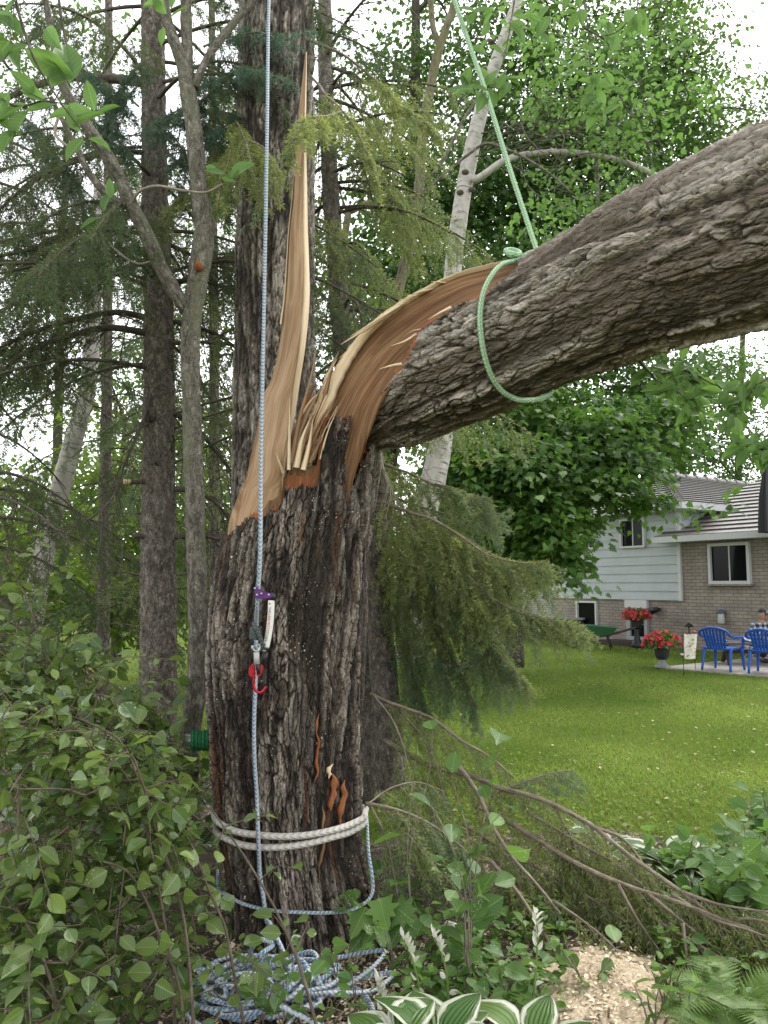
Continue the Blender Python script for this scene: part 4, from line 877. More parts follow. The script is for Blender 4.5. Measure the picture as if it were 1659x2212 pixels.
for x, y, nm in [(1392, 930, 'wall_lantern'), (1012, 890, 'wall_spotlight')]:
    a0, z0 = F7(x, y); p = HP(a0, .1, z0)
    if nm == 'wall_lantern':
        t = thing(nm, 'white and blue lantern mounted on the tan brick wall', 'wall lamp', p)
        V, F = lathe([(0, .16), (.09, .13), (.11, .07), (.10, .06), (0, .06)], 12); mk('lamp_cap', V + p, F, plain('blue grey enamel', (.07, .09, .16), .4), t)
        V, F = lathe([(.075, .06), (.085, -.16), (.05, -.20), (0, -.20)], 12); mk('lamp_body', V + p, F, M['trim'], t)
    else:
        t = thing(nm, 'small black spotlight on the brick wall above the potted flowers', 'wall lamp', p)
        V, F, b = tube(np.array([p + NO * -.1, p, p + NO * .03 - DR * .02]), [.03, .03, .07], 12); mk('lamp_base', V, F, M['black'], t, True, None, b)
        V, F, b = tube(np.array([p + DR * .02, p - DR * .08 - UP * .02, p - DR * .2 - UP * .05]), [.05, .07, .10], 14); mk('lamp_head', V, F, M['black'], t, True, None, b)
# neighbouring house behind, mostly hidden
nh = thing('neighbour_house', 'white painted brick house far behind the trees, left of the siding', 'house', (6.2, 31, 0))
V, F = boxVF((1.5, 30, -.1), (8.5, 36, 5.0)); mk('wall', V, F, M['brick_white'], nh, False, None, V * [1, .5, 1]); 
V = np.array([[1, 29.4, 5.], [9, 29.4, 5.], [9, 36.6, 5.], [1, 36.6, 5.], [2.5, 33, 7], [7.5, 33, 7]]); mk('roof', V, [np.array([[0, 1, 5, 4], [2, 3, 4, 5]]), np.array([[1, 2, 5], [3, 0, 4]])], M['roof'], nh, False)
# patio
pz = .035
q = [G(1425, 1441, pz), G(1500, 1433, pz), G(1640, 1419, pz), G(1860, 1412, pz), G(1900, 1478, pz), G(1660, 1461, pz)]
V = np.array(q); n = len(V); Vb = V - [0, 0, .1]; i = np.arange(n); j = (i + 1) % n; cpt_ = V.mean(0)
tag(mk('patio_paving', np.vstack([V, Vb, cpt_]), [np.stack([i, n + i, n + j, j], -1), np.stack([np.full(n, 2 * n), i, j], -1)], M['concrete'], None, False), kind='structure')
# plastic chairs
M['blue'] = plain('blue plastic', (.012, .085, .42), .38, var=.08, scale=8)
def chair(loc, rot, label):
    t = thing('plastic_chair', label, 'chair', loc, 'blue plastic chairs on the patio'); t.rotation_euler.z = rot; f = lambda V: rotz(V, rot) + np.array(loc)
    w = .25
    for nm, pts in [('leg', [(.26, w, .41), (.29, w + .03, .0)]), ('leg', [(.26, -w, .41), (.29, -w - .03, .0)]), ('leg', [(-.20, w, .43), (-.29, w + .02, 0)]), ('leg', [(-.20, -w, .43), (-.29, -w - .02, 0)])]:
        p = np.array(pts); V, F, b = tube(spline(p, 6), np.linspace(.034, .022, 6), 8); mk(nm, f(V), F, M['blue'], t, True, None, b)
    V, F = bevbox((-.24, -w, .39), (.28, w, .43), .016); V[:, 2] += -.02 * np.cos(V[:, 1] * 6); mk('seat', f(V), F, M['blue'], t)
    a = Acc(); y_ = np.linspace(-1, 1, 9)
    for k in range(7):
        y = (-.72 + k * .24); c = 1 - abs(y) ** 2
        p = np.array([[-.22, y * w * .88, .42], [-.27 - .02 * c, y * w * .98, .58], [-.32 - .03 * c, y * w * 1.08, .72 + .05 * c]])
        P = spline(p, 7); V = np.concatenate([P + [0, -.022, 0], P + [0, .022, 0], P + [-.012, .022, 0], P + [-.012, -.022, 0]]); n = 7
        F = np.vstack([np.stack([q_ * n + np.arange(6), q_ * n + np.arange(1, 7), ((q_ + 1) % 4) * n + np.arange(1, 7), ((q_ + 1) % 4) * n + np.arange(6)], -1) for q_ in range(4)]); a.add(V, F)
    arc = np.array([[-.30, -w * 1.15, .66], [-.335, -w * 1.05, .73], [-.36, -w * .55, .785], [-.37, 0, .80], [-.36, w * .55, .785], [-.335, w * 1.05, .73], [-.30, w * 1.15, .66]])
    addtube(a, spline(arc, 24), .026, 8); 
    mid = np.array([[-.26, -w * .95, .565], [-.285, 0, .575], [-.26, w * .95, .565]]); addtube(a, spline(mid, 12), .014, 6); a.V = [f(v_) for v_ in a.V]; a.build('backrest', M['blue'], t)
    for s in (1, -1):
        p = np.array([[-.31, s * w * 1.14, .67], [-.18, s * (w + .045), .635], [.05, s * (w + .05), .62], [.22, s * (w + .045), .605], [.265, s * (w + .04), .56], [.27, s * (w + .02), .40]])
        V, F, b = tube(spline(p, 18), .027, 8); mk('armrest', f(V), F, M['blue'], t, True, None, b)
    return t
g1, g2 = G(1562, 1447, .04), G(1662, 1454, .04)
chair(g1, math.radians(42), 'blue plastic armchair standing nearest the flower urn, seen whole from behind')
chair(g2, math.radians(48), 'blue plastic armchair cut off by the right edge of the picture')
# table
M['table'] = plain('dark table top', (.085, .075, .068), .5); tc = G(1640, 1434, .04); 
tb = thing('patio_table', 'low dark wooden patio table on brown trestle legs behind the blue chairs', 'table', tc)
V, F = bevbox((-.95, -.42, .40), (.95, .42, .45), .012); rt = math.radians(-14); mk('tabletop', rotz(V, rt) + tc, F, M['table'], tb)
for x in (-.62, .62):
    for s in (1, -1):
        V, F, b = tube(np.array([[x, -s * .12, .40], [x, s * .40, .0]]), .045, 6); mk('leg', rotz(V, rt) + tc, F, M['dark_wood'], tb, True, None, b)
V, F = bevbox((-.62, -.03, .2), (.62, .03, .28), .01); mk('stretcher', rotz(V, rt) + tc, F, M['dark_wood'], tb)
V, F, b = tube(np.array([[0, 0, 0], [.02, .01, .04], [.03, 0, .07]]), [.11, .10, .03], 12); V = V + .02 * (np.stack([vnoise(V * 12, 3), vnoise(V * 12, 4), vnoise(V * 12, 5)], -1) - .5)
pc = W(1612, 1371, tc[1] - .1); tag(mk('crumpled_cloth', V * 1.15 + [pc[0], pc[1], tc[2] + .445], F, M['trim'], None), 'pale crumpled cloth lying at the left end of the patio table', 'cloth')
# flower urns
M['pot'] = plain('black planter', (.022, .022, .024), .5); M['stone'] = plain('grey stone', (.25, .25, .25), .8); M['flower'] = leafmat('red petals', (.55, .03, .05), (.72, .07, .09), (.8, .1, .1), .25)
def urn(loc, s, label, hb, seed, foot):
    t = thing('flower_urn', label, 'flower pot', loc, 'potted red flowers'); L_ = np.array(loc)
    V, F = lathe([(0, 0), (.19, 0), (.20, .03), (.17, .05), (.10, .10), (.075, .17), (.08, .20), (.06, .21), (0, .21)], 24); V[:, 2] *= hb; mk('pedestal', V * s + L_, F, foot, t)
    V, F = lathe([(.05, .19), (.11, .20), (.155, .26), (.175, .34), (.18, .44), (.20, .50), (.235, .53), (.235, .56), (.21, .56), (.18, .52), (0, .50)], 24); V[:, 2] += .21 * (hb - 1); mk('bowl', V * s + L_, F, M['pot'], t)
    r = rg(seed); n = 260; th = r.rand(n) * 6.28; ph = np.arccos(r.rand(n) * 1.05 - .05); R_ = (.40 + .05 * r.randn(n))[:, None]
    C = np.c_[np.sin(ph) * np.cos(th), np.sin(ph) * np.sin(th), .72 * np.cos(ph)] * R_; ctr = np.array([0, 0, .56 + .21 * (hb - 1)])
    a = Acc(); nn = unit(C + .3 * r.randn(n, 3)); leaves(a, (C * .88 + ctr) * s + L_, r.randn(n, 3), nn, .12 * s, T_OV, r); fol = a.build('foliage', M['leaf_plant'], t)
    m = 90
    for k in range(m):
        n0 = unit(nn[k] + .2 * r.randn(3)); u_ = unit(np.cross(n0, r.randn(3))); w_ = np.cross(n0, u_); c = (C[k] * 1.02 + ctr) * s + L_; a = Acc()
        A_ = np.array([u_ * math.cos(q_) + w_ * math.sin(q_) + n0 * .35 for q_ in np.arange(5) * 1.2566]); leaves(a, np.repeat(c[None], 5, 0), A_, np.repeat(n0[None], 5, 0), .078 * s, T_OV, r, None, 1.25); a.build('blossom', M['flower'], t)
    return t
u1 = G(1431, 1442, .02); urn(u1, .80, 'black urn of red flowers on a grey stone foot at the lawn edge', 1.0, 3, M['stone'])
a0, z0 = F7(988, 1060); u2 = HP(a0, .75, 0.02); urn(u2, .78, 'black pot of red flowers beside the grey house door', 3.0, 4, M['pot'])
# garden flag
fy = G(1477, 1461, 0.0); fl = thing('garden_flag', 'small white garden flag with faint floral print on a thin metal stand', 'flag', fy)
V, F, b = tube(np.array([fy, fy + [0, 0, .30], fy + [0, 0, .80]]), .006, 6); mk('pole', V, F, M['black'], fl, True, None, b)
top = W(1476, 1369, fy[1]); V, F, b = tube(np.array([top, top + [.24, -.02, 0]]), .005, 6); mk('crossbar', V, F, M['black'], fl, True, None, b)
m, nt, bs = newmat('flag cloth'); co = attr(nt, 'bco', True); n1 = noise(nt, co, 3.2, 3, .5); n2 = noise(nt, mapped(nt, co, (1, 1, 1), (4, 2, 1)), 4.2, 3, .5)
col = mixc(nt, ramp(nt, n1, [(.55, (0, 0, 0)), (.62, (1, 1, 1))]), (.72, .69, .60), (.42, .25, .20)); col = mixc(nt, ramp(nt, n2, [(.58, (0, 0, 0)), (.64, (1, 1, 1))]), col, (.45, .42, .22)); nt.links.new(col, bs.inputs['Base Color']); bs.inputs['Roughness'].default_value = .8
sx, sz = np.meshgrid(np.linspace(0, 1, 10), np.linspace(0, 1, 18)); w_ = .225 * (1 - .16 * sz) ; Pf = np.stack([top[0] + .01 + sx * w_ + .0 * sz, top[1] - .02 + .025 * np.sin(sx * 5 + sz * 2), top[2] - sz * .45], -1).reshape(-1, 3)
mk('cloth', np.vstack([Pf, Pf + [0, .004, 0]]), [grid(18, 10), grid(18, 10)[:, ::-1] + 180], m, fl, True, None, np.tile(np.stack([sx, sz * 2, 0 * sx], -1).reshape(-1, 3), (2, 1)))
V, F = lathe([(0, 0), (.03, .005), (.035, .03), (0, .04)], 10); mk('clip', V + W(1473, 1416, fy[1]), F, M['trim'], fl)
# path light
p = G(1490, 1408, 0); pl_ = thing('path_light', 'thin black garden light with a mushroom cap behind the flag', 'garden light', p); zt_ = W(1490, 1352, p[1])[2]
V, F, b = tube(np.array([p, [p[0], p[1], zt_]]), .012, 6); mk('stake', V, F, M['black'], pl_, True, None, b)
V, F = lathe([(.02, -.05), (.03, -.01), (.12, -.02), (.07, .04), (0, .08)], 14); mk('lamp_cap', V + [p[0], p[1], zt_], F, M['black'], pl_)
p = W(1497, 1366, 14.9); tag(mk('hook_feeder', *(lambda T: (T[0], T[1]))(tube(np.array([p + [-.01, 0, .02], p + [.01, 0, .0], p + [.05, 0, -.02], p + [.06, 0, -.025]]), [.02, .04, .035, .01], 10)), plain('red feeder', (.35, .03, .03), .4), None), 'tiny red hanging feeder just above the corner of the white flag', 'bird feeder')
o = bpy.data.objects['hook_feeder']; V, F, b = tube(np.array([p + [.02, 0, .0], p + [.025, .02, -.95]]), .006, 5); o2 = mk('stake', V, F, M['black'], o, True, None, b)
# wheelbarrow
wb = G(1302, 1402, 0); wt = thing('wheelbarrow', 'green wheelbarrow parked against the shaded foot of the house', 'wheelbarrow', wb); M['green_paint'] = plain('green paint', (.05, .15, .075), .45)
rw = math.radians(-20); f = lambda V: rotz(np.asarray(V, float), rw) * 1.0 + wb
o_ = np.array([[-.52, -.36], [.38, -.36], [.38, .36], [-.52, .36]]); i_ = np.array([[-.28, -.2], [.2, -.2], [.2, .2], [-.28, .2]])
zt1 = [.62, .56, .56, .62]
V = np.vstack([np.c_[o_, zt1], np.c_[i_, [.33] * 4], np.c_[o_ * .96, np.array(zt1) - .002], np.c_[i_ * .95, [.345] * 4]]); i = np.arange(4); j = (i + 1) % 4
mk('tray', f(V), [np.vstack([np.stack([i, j, 4 + j, 4 + i], -1), np.stack([8 + j, 8 + i, 12 + i, 12 + j], -1), np.stack([i, 8 + i, 8 + j, j], -1), [[4, 5, 6, 7]], [[15, 14, 13, 12]]])], M['green_paint'], wt, False)
for s in (1, -1):
    V, F, b = tube(spline(np.array([[-.75, s * .05, .22], [-.2, s * .18, .30], [.3, s * .26, .40], [.85, s * .32, .58]]), 14), .018, 8); mk('handle', f(V), F, M['dark_wood'], wt, True, None, b)
    V, F, b = tube(np.array([[.12, s * .2, .33], [.22, s * .24, .0]]), .016, 8); mk('leg', f(V), F, M['black'], wt, True, None, b)
V, F, b = tube(np.array([[-.78, -.05, .19], [-.78, -.045, .19], [-.78, .045, .19], [-.78, .05, .19]]), [.10, .19, .19, .10], 20); mk('wheel', f(V), F, M['black'], wt, True, None, b)
# planter box and pale stones along the house
V, F = bevbox((-1.0, -.3, 0), (1.1, .3, .62), .02); pb = np.array([5.05, 23.6, 0]); pt = thing('garden_planter', 'long dark planter box against the left end of the house', 'planter', pb); mk('box', rotz(V, -.6) + pb, F, M['dark_wood'], pt)
V, F = bevbox((-1.08, -.36, .62), (1.16, .36, .68), .01); mk('capping', rotz(V, -.6) + pb, F, M['stone'], pt)
r = rg(9)
for k, u in enumerate([950, 966, 985, 1008, 1026, 1040]):
    p = G(u, 1447 + r.randn() * 2, 0); th_ = np.linspace(0, np.pi, 7); V, F = lathe(np.c_[np.sin(th_) * .13, -np.cos(th_) * .08 + .06], 9); V = V * (1 + .5 * (vnoise(V * 9 + k, k)[:, None] - .5)) * (.8 + .5 * r.rand())
    tag(mk('stone', V + p, F, M['stone'], None), 'pale rounded stone in the row across the lawn behind the spruce boughs', 'stone', 'pale edging stones')
# closed parasol at the right edge
p = G(1678, 1424, .04); um = thing('closed_parasol', 'closed black parasol at the right edge of the picture before the house roof', 'parasol', p); zb, zt_ = W(1678, 1150, p[1])[2], W(1678, 985, p[1])[2]
V, F, b = tube(np.array([p, [p[0], p[1], zt_]]), .022, 8); mk('pole', V, F, M['steel'], um, True, None, b)
th_ = np.arange(32) * 2 * np.pi / 32; prof = np.array([[.22, zb], [.21, zb + .3], [.18, zb + .8], [.12, zb + 1.2], [.05, zt_ - .1], [.01, zt_]])
rr2 = prof[:, 0][:, None] * (1 + .22 * np.cos(8 * th_)); V = np.stack([rr2 * np.cos(th_) + p[0], rr2 * np.sin(th_) + p[1], np.broadcast_to(prof[:, 1][:, None], rr2.shape)], -1).reshape(-1, 3); mk('canopy', V, grid(6, 32, True), M['black'], um)

# ------------------------------------------------------------------ the seated man
def skin(acc, chains, seg=12):
    pass
def skinned(name, verts, edges, radii, mat, parent, sub=2):
    me = bpy.data.meshes.new(name); o = bpy.data.objects.new(name, me); COL.objects.link(o)
    me.from_pydata([tuple(map(float, v)) for v in verts], edges, []); me.skin_vertices or me.attributes
    if not me.skin_vertices: bpy.ops.object.select_all(action='DESELECT') if False else None
    md = o.modifiers.new('skin', 'SKIN'); dg = bpy.context.evaluated_depsgraph_get()
    if me.skin_vertices:
        for i, rr_ in enumerate(radii): me.skin_vertices[0].data[i].radius = (rr_, rr_) if np.isscalar(rr_) else rr_
        me.skin_vertices[0].data[0].use_root = True
    s = o.modifiers.new('sub', 'SUBSURF'); s.levels = s.render_levels = sub
    dg = bpy.context.evaluated_depsgraph_get(); dg.update(); m2 = bpy.data.meshes.new_from_object(o.evaluated_get(dg)); bpy.data.objects.remove(o)
    m2.name = name; o = bpy.data.objects.new(name, m2); COL.objects.link(o); m2.materials.clear(); m2.materials.append(mat)
    for p_ in m2.polygons: p_.use_smooth = True
    if parent: o.parent = parent; o.matrix_parent_inverse = WM(parent).inverted()
    return o
M['skin'] = plain('skin', (.42, .23, .16), .5, var=.1); M['denim'] = plain('dark denim', (.03, .04, .07), .85); M['hair'] = plain('grey hair', (.25, .24, .23), .8)
m, nt, bs = newmat('plaid shirt'); co = nt.nodes.new('ShaderNodeTexCoord').outputs['Object']; s_ = nd(nt, 'ShaderNodeSeparateXYZ', None, Vector=co)
def stripe(x, f): return mth(nt, 'GREATER_THAN', mth(nt, 'SINE', mth(nt, 'MULTIPLY', x, f)), -.1)
k_ = mth(nt, 'ADD', stripe(mth(nt, 'ADD', s_.outputs[0], s_.outputs[1]), 62.), stripe(s_.outputs[2], 62.))
nt.links.new(ramp(nt, mth(nt, 'MULTIPLY', k_, .5), [(0, (.012, .014, .022)), (.4, (.13, .14, .16)), (.8, (.50, .50, .50))], 'CONSTANT'), bs.inputs['Base Color']); bs.inputs['Roughness'].default_value = .9; M['plaid'] = m
Ym = tc[1] + .62; hd = W(1646, 1329, Ym); sx_ = hd[0]
man = thing('person', 'seated person in a dark cap and black and white plaid shirt at the patio table', 'person', (sx_, Ym, .04))
hip = np.array([sx_ - .02, Ym + .10, .38]); chest = np.array([sx_ - .02, Ym + .04, .72]); neck = np.array([sx_ + .0, Ym + .0, hd[2] - .14])
def A3(*q): return [np.array(v, float) for v in q]
sL, sR = neck + [-.19, .02, -.08], neck + [.19, .02, -.08]
eL, eR = np.array([sx_ - .28, Ym - .06, .60]), np.array([sx_ + .28, Ym - .08, .60])
wL, wR = np.array([sx_ - .14, Ym - .28, .535]), np.array([sx_ + .12, Ym - .30, .535])
kL, kR = np.array([sx_ - .17, Ym - .36, .37]), np.array([sx_ + .15, Ym - .36, .37]); aL, aR = np.array([sx_ - .19, Ym - .33, .10]), np.array([sx_ + .17, Ym - .30, .10])
vs = [hip, chest, neck, hd + [0, 0, -.06], sL, eL, wL, sR, eR, wR, hip + [-.10, -.02, -.02], kL, aL, aL + [0, -.10, -.02], hip + [.10, -.02, -.02], kR, aR, aR + [0, -.10, -.02], (hip + chest) / 2]
ed = [(0, 18), (18, 1), (1, 2), (2, 3), (1, 4), (4, 5), (5, 6), (1, 7), (7, 8), (8, 9), (0, 10), (10, 11), (11, 12), (12, 13), (0, 14), (14, 15), (15, 16), (16, 17)]
rd = [.09, .085, .05, .05, .05, .035, .028, .05, .035, .028, .06, .05, .035, .04, .06, .05, .035, .04, .09]
body = skinned('body', vs, ed, rd, M['skin'], man)
# head with face
th_, ph_ = np.meshgrid(np.linspace(0, 2 * np.pi, 28, endpoint=False), np.linspace(0, np.pi, 20)); X_ = np.sin(ph_) * np.sin(th_); Yh = -np.sin(ph_) * np.cos(th_); Zh = np.cos(ph_)
rxy = np.where(Zh < 0, 1 - .22 * Zh ** 2, 1.0); Hx = X_ * .077 * rxy; Hy = Yh * .098 * rxy; Hz = Zh * .118
fr_ = np.exp(-(X_ ** 2) / .02) * (Yh < 0); Hy = Hy - .028 * fr_ * np.exp(-((Zh + .12) / .16) ** 2) + .012 * np.exp(-((np.abs(X_) - .36) / .16) ** 2) * np.exp(-((Zh - .08) / .12) ** 2) * (Yh < 0) - .008 * np.exp(-(X_ / .3) ** 2) * np.exp(-((Zh + .75) / .15) ** 2) * (Yh < 0)
th0 = math.radians(38); HV = rotz(np.stack([Hx, Hy, Hz], -1).reshape(-1, 3), th0)
head = mk('head', HV + hd, grid(20, 28, True), M['skin'], man)
for s in (1, -1):
    e_ = rotz(np.array([[s * .030, -.090, .012]]), th0)[0] + hd; V, F = lathe([(0, -.009), (.008, -.004), (.009, 0), (.008, .004), (0, .009)], 8); mk('eye', V + e_, F, M['black'], head)
    e_ = rotz(np.array([[s * .078, .005, -.005]]), th0)[0] + hd; V, F = lathe([(0, -.03), (.014, -.02), (.017, 0), (.014, .022), (0, .03)], 8); mk('ear', V + e_, F, M['skin'], head)
V, F = boxVF((-.024, -.094, -.062), (.024, -.084, -.055)); mk('mouth', rotz(V, th0) + hd, F, M['ink_red'] if False else plain('lips', (.25, .09, .07), .6), head)
hv = HV.reshape(20, 28, 3); sel = hv * 1.06; mk('hair', (sel[7:12, 7:22] + hd).reshape(-1, 3), grid(5, 15), M['hair'], man)
V = (HV.reshape(20, 28, 3) * 1.10)[:8]; V = V.copy(); V[7] *= [1, 1, .9]; cap = mk('cap', (V + hd + [0, 0, .012]).reshape(-1, 3), grid(8, 28, True), M['black'], man)
bx, by = np.meshgrid(np.linspace(-1, 1, 9), np.linspace(0, 1, 6)); Vb_ = np.stack([bx * .075 * (1 - .25 * by ** 2), -.085 - by * .075 * np.sqrt(np.clip(1.15 - bx ** 2, 0, 1)), .052 - .03 * by - .02 * bx ** 2], -1).reshape(-1, 3)
mk('visor', np.vstack([rotz(Vb_, th0), rotz(Vb_ + [0, 0, -.006], th0)]) + hd, [grid(6, 9), grid(6, 9)[:, ::-1] + 54], M['black'], cap)
V, F = lathe([(0, .004), (.014, .003), (.016, 0)], 8); e_ = rotz(np.array([[0, -.112, .075]]), th0)[0] + hd; mk('badge', V[:, [0, 2, 1]] * [1, -1, 1] + e_, F, M['trim'], cap)
# clothes
shirt = skinned('shirt', [hip + [0, 0, .02], (hip + chest) / 2, chest, neck + [0, .0, -.05], sL, eL, wL * .85 + eL * .15, sR, eR, wR * .85 + eR * .15], [(0, 1), (1, 2), (2, 3), (2, 4), (4, 5), (5, 6), (2, 7), (7, 8), (8, 9)], [.165, .165, .155, .08, .10, .072, .055, .10, .072, .055], M['plaid'], man)
skinned('trousers', [hip, hip + [-.11, -.02, -.02], kL, aL + [0, 0, .03], hip + [.11, -.02, -.02], kR, aR + [0, 0, .03]], [(0, 1), (1, 2), (2, 3), (0, 4), (4, 5), (5, 6)], [.16, .12, .095, .07, .12, .095, .07], M['denim'], man)
for s, w_, e_ in ((-1, wL, eL), (1, wR, eR)):
    d = unit(w_ - e_) * [1, 1, .2]; d = unit(d); sd = unit(np.cross(UP, d)); a_v = [w_, w_ + d * .05, w_ + d * .085]; a_e = [(0, 1), (1, 2)]; ar_ = [.024, .03, .026]
    for k in range(4):
        o1 = sd * (-.027 + .018 * k); ln = [.055, .07, .073, .06][k]; b0 = len(a_v); a_v += [w_ + d * .085 + o1, w_ + d * (.085 + ln * .6) + o1 * 1.1 - UP * .006, w_ + d * (.085 + ln) + o1 * 1.15 - UP * .02]; a_e += [(2, b0), (b0, b0 + 1), (b0 + 1, b0 + 2)]; ar_ += [.010, .009, .008]
    b0 = len(a_v); a_v += [w_ + d * .03 + sd * .035 * s, w_ + d * .07 + sd * .06 * s]; a_e += [(1, b0), (b0, b0 + 1)]; ar_ += [.011, .009]
    skinned('hand', a_v, a_e, ar_, M['skin'], body, 1)
for a_ in (aL, aR):
    V, F = bevbox((-.045, -.19, 0), (.045, .08, .08), .03); mk('shoe', V + [a_[0], a_[1], .042], F, M['black'], man)
# his chair
wc = thing('garden_chair', 'white tubular garden chair under the seated person', 'chair', (sx_, Ym + .1, .04)); cc = np.array([sx_, Ym + .12, .04])
for s in (1, -1):
    V, F, b = tube(spline(np.array([[s * .24, -.26, 0], [s * .24, .0, .22], [s * .24, .20, .30]]), 10) + cc, .013, 8); mk('leg', V, F, M['trim'], wc, True, None, b)
    V, F, b = tube(spline(np.array([[s * .24, .28, 0], [s * .24, .0, .22], [s * .24, -.22, .30]]), 10) + cc, .013, 8); mk('leg', V, F, M['trim'], wc, True, None, b)
    V, F, b = tube(spline(np.array([[s * .24, .2, .30], [s * .24, .25, .42], [s * .22, .28, .50]]), 8) + cc, .013, 8); mk('back_post', V, F, M['trim'], wc, True, None, b)
V, F = bevbox((-.24, -.24, .30), (.24, .24, .325), .008); mk('seat', V + cc - [0, 0, .03], F, M['trim'], wc)
M['leaf_front'] = leafmat('front maple leaves', (.042, .095, .02), (.105, .195, .036), (.20, .40, .05), .42)
# ------------------------------------------------------------------ trees
def sprays(acc, c, rad, n, size, tpl, rng, per=26, sr=.32, updir=.75, tone=0.0, mask=None, droop=.25):
    """n leaves in flat drooping sprays spread through an ellipsoid"""
    K = max(1, n // per); d = unit(rng.randn(K, 3)); q = (rng.rand(K) ** .45)[:, None]; S_ = c + d * q * np.asarray(rad)
    if mask is not None: S_ = S_[mask(S_)]; K = len(S_)
    if K == 0: return
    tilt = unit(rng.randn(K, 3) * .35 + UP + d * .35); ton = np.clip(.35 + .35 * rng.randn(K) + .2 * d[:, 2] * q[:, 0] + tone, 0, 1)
    o = rng.randn(K, per, 3) * sr; o = o - tilt[:, None] * (o * tilt[:, None]).sum(2, keepdims=True) * .8
    o[:, :, 2] -= droop * np.linalg.norm(o[:, :, :2], axis=2)
    P = (S_[:, None] + o).reshape(-1, 3); Nn = unit((tilt[:, None] * updir + rng.randn(K, per, 3) * .38)).reshape(-1, 3)
    A_ = unit(o + rng.randn(K, per, 3) * .25 * sr - UP * .25 * sr).reshape(-1, 3)
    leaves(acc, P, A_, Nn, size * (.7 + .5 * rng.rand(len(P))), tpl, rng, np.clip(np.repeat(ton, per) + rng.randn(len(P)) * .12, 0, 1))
def px_clump(u, v, Y, ru, rv, ry): return W(u, v, Y), np.array([ru * Y / FPX, ry, rv * Y / FPX])
def tree(name, label, cat, trunk_pts, r0, clumps, size, tpl, leaf, barkm, seed, per=26, sr=.32, group=None, limbs=True, updir=.75, dens=1.0, twigs=0):
    """trunk_pts: world path; clumps: (u, v, Y, ru, rv, ry, leaves)"""
    rng = rg(seed); P = spline(np.array(trunk_pts, float), 40); t = thing(name, label, cat, P[0], group)
    a = Acc(); V, F, b = tube(P, np.linspace(r0, r0 * .35, 40), 16); V = V + (fbm(V * 6, seed, 2)[:, None] - .5) * r0 * .25; mk('trunk', V, F, barkm, t, True, None, b)
    al, aw = Acc(), Acc()
    for (u, v, Y, ru, rv, ry, n) in clumps:
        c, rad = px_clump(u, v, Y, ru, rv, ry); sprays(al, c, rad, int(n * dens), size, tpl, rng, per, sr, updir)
        if limbs and n >= 800:
            j = np.clip(np.abs(P[:, 2] - (c[2] - .35 * np.linalg.norm(c[:2] - P[20, :2]))).argmin(), 5, 38); m_ = (P[j] + c) / 2 + rng.randn(3) * .15 + UP * .2
            L_ = spline(np.array([P[j], m_, c, c + (c - m_) * .4 - UP * .2]), 16); addtube(aw, L_, np.linspace(r0 * .32, .012, 16), 7, rng.rand())
            for k in range(5 + twigs):
                e = c + rng.randn(3) * rad * .6; s0 = L_[rng.randint(6, 14)]; addtube(aw, spline(np.array([s0, (s0 + e) / 2 + rng.randn(3) * .12, e]), 7), np.linspace(r0 * .10, .006, 7), 5, rng.rand(), False)
    if aw.V: aw.build('branches', barkm, t)
    al.build('crown', leaf, t); return t
def tp(*q): return [W(*k) for k in q]
M['bark_far'] = bark('far trunk bark', (.03, .026, .02), (.07, .06, .048), (.12, .105, .085), 8, 3, .01)
tree('maple_tree', 'leafy green maple with drooping branches hanging before the white house', 'tree', tp((1110, 1440, 14.5), (1105, 1150, 14.5), (1120, 900, 14.2), (1150, 600, 14)), .20, [
    (1090, 1010, 12.6, 100, 75, 1.1, 3200), (1000, 985, 13.2, 70, 60, 1.0, 1400), (1060, 1130, 14.2, 120, 120, 1.4, 4200), (1190, 1010, 12.8, 90, 65, 1.1, 2700), (1270, 940, 13.5, 170, 60, 1.3, 3200),
    (1150, 1090, 12.6, 65, 70, .9, 2200), (1190, 1160, 12.2, 30, 65, .5, 1200), (1205, 1215, 12.0, 24, 26, .4, 420), (1250, 1060, 13.6, 45, 25, .9, 700), (1240, 1120, 12.6, 14, 30, .3, 200), (1340, 990, 12.8, 75, 35, 1.0, 900),
    (1400, 905, 14, 100, 50, 1.2, 1200), (1395, 1080, 12.6, 42, 10, .4, 260), (1110, 1180, 15, 90, 50, 1.0, 2000), (1000, 1090, 15, 80, 110, 1.2, 2400), (1180, 900, 14, 200, 70, 1.2, 2600), (1160, 1080, 15, 80, 130, .8, 3000), (1440, 965, 14, 55, 30, .9, 350),
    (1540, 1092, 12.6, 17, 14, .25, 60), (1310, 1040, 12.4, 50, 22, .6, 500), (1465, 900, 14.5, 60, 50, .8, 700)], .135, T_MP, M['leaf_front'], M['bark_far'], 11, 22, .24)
G_ = 'broadleaf trees behind the broken maple'
tree('broadleaf_tree', 'tall dense tree filling the view just right of the slim grey trunk', 'tree', tp((800, 1400, 19), (850, 900, 18.5), (890, 400, 18), (900, -200, 18)), .24, [
    (860, 560, 17, 130, 120, 1.8, 3300), (930, 650, 16, 110, 130, 1.6, 3000), (800, 760, 17, 110, 110, 1.6, 2600), (960, 420, 17.5, 130, 110, 1.8, 3200), (830, 380, 18, 120, 120, 1.8, 1900), (900, 850, 16, 110, 90, 1.6, 2600), (760, 900, 18, 80, 90, 1.5, 1500), (820, 150, 18, 110, 90, 1.8, 900), (940, 180, 18, 100, 100, 1.8, 1300), (960, 20, 18, 120, 70, 1.8, 900), (730, 620, 19, 60, 120, 1.2, 800)], .16, T_RH, M['leaf_maple'], M['bark_far'], 12, 26, .42, G_)
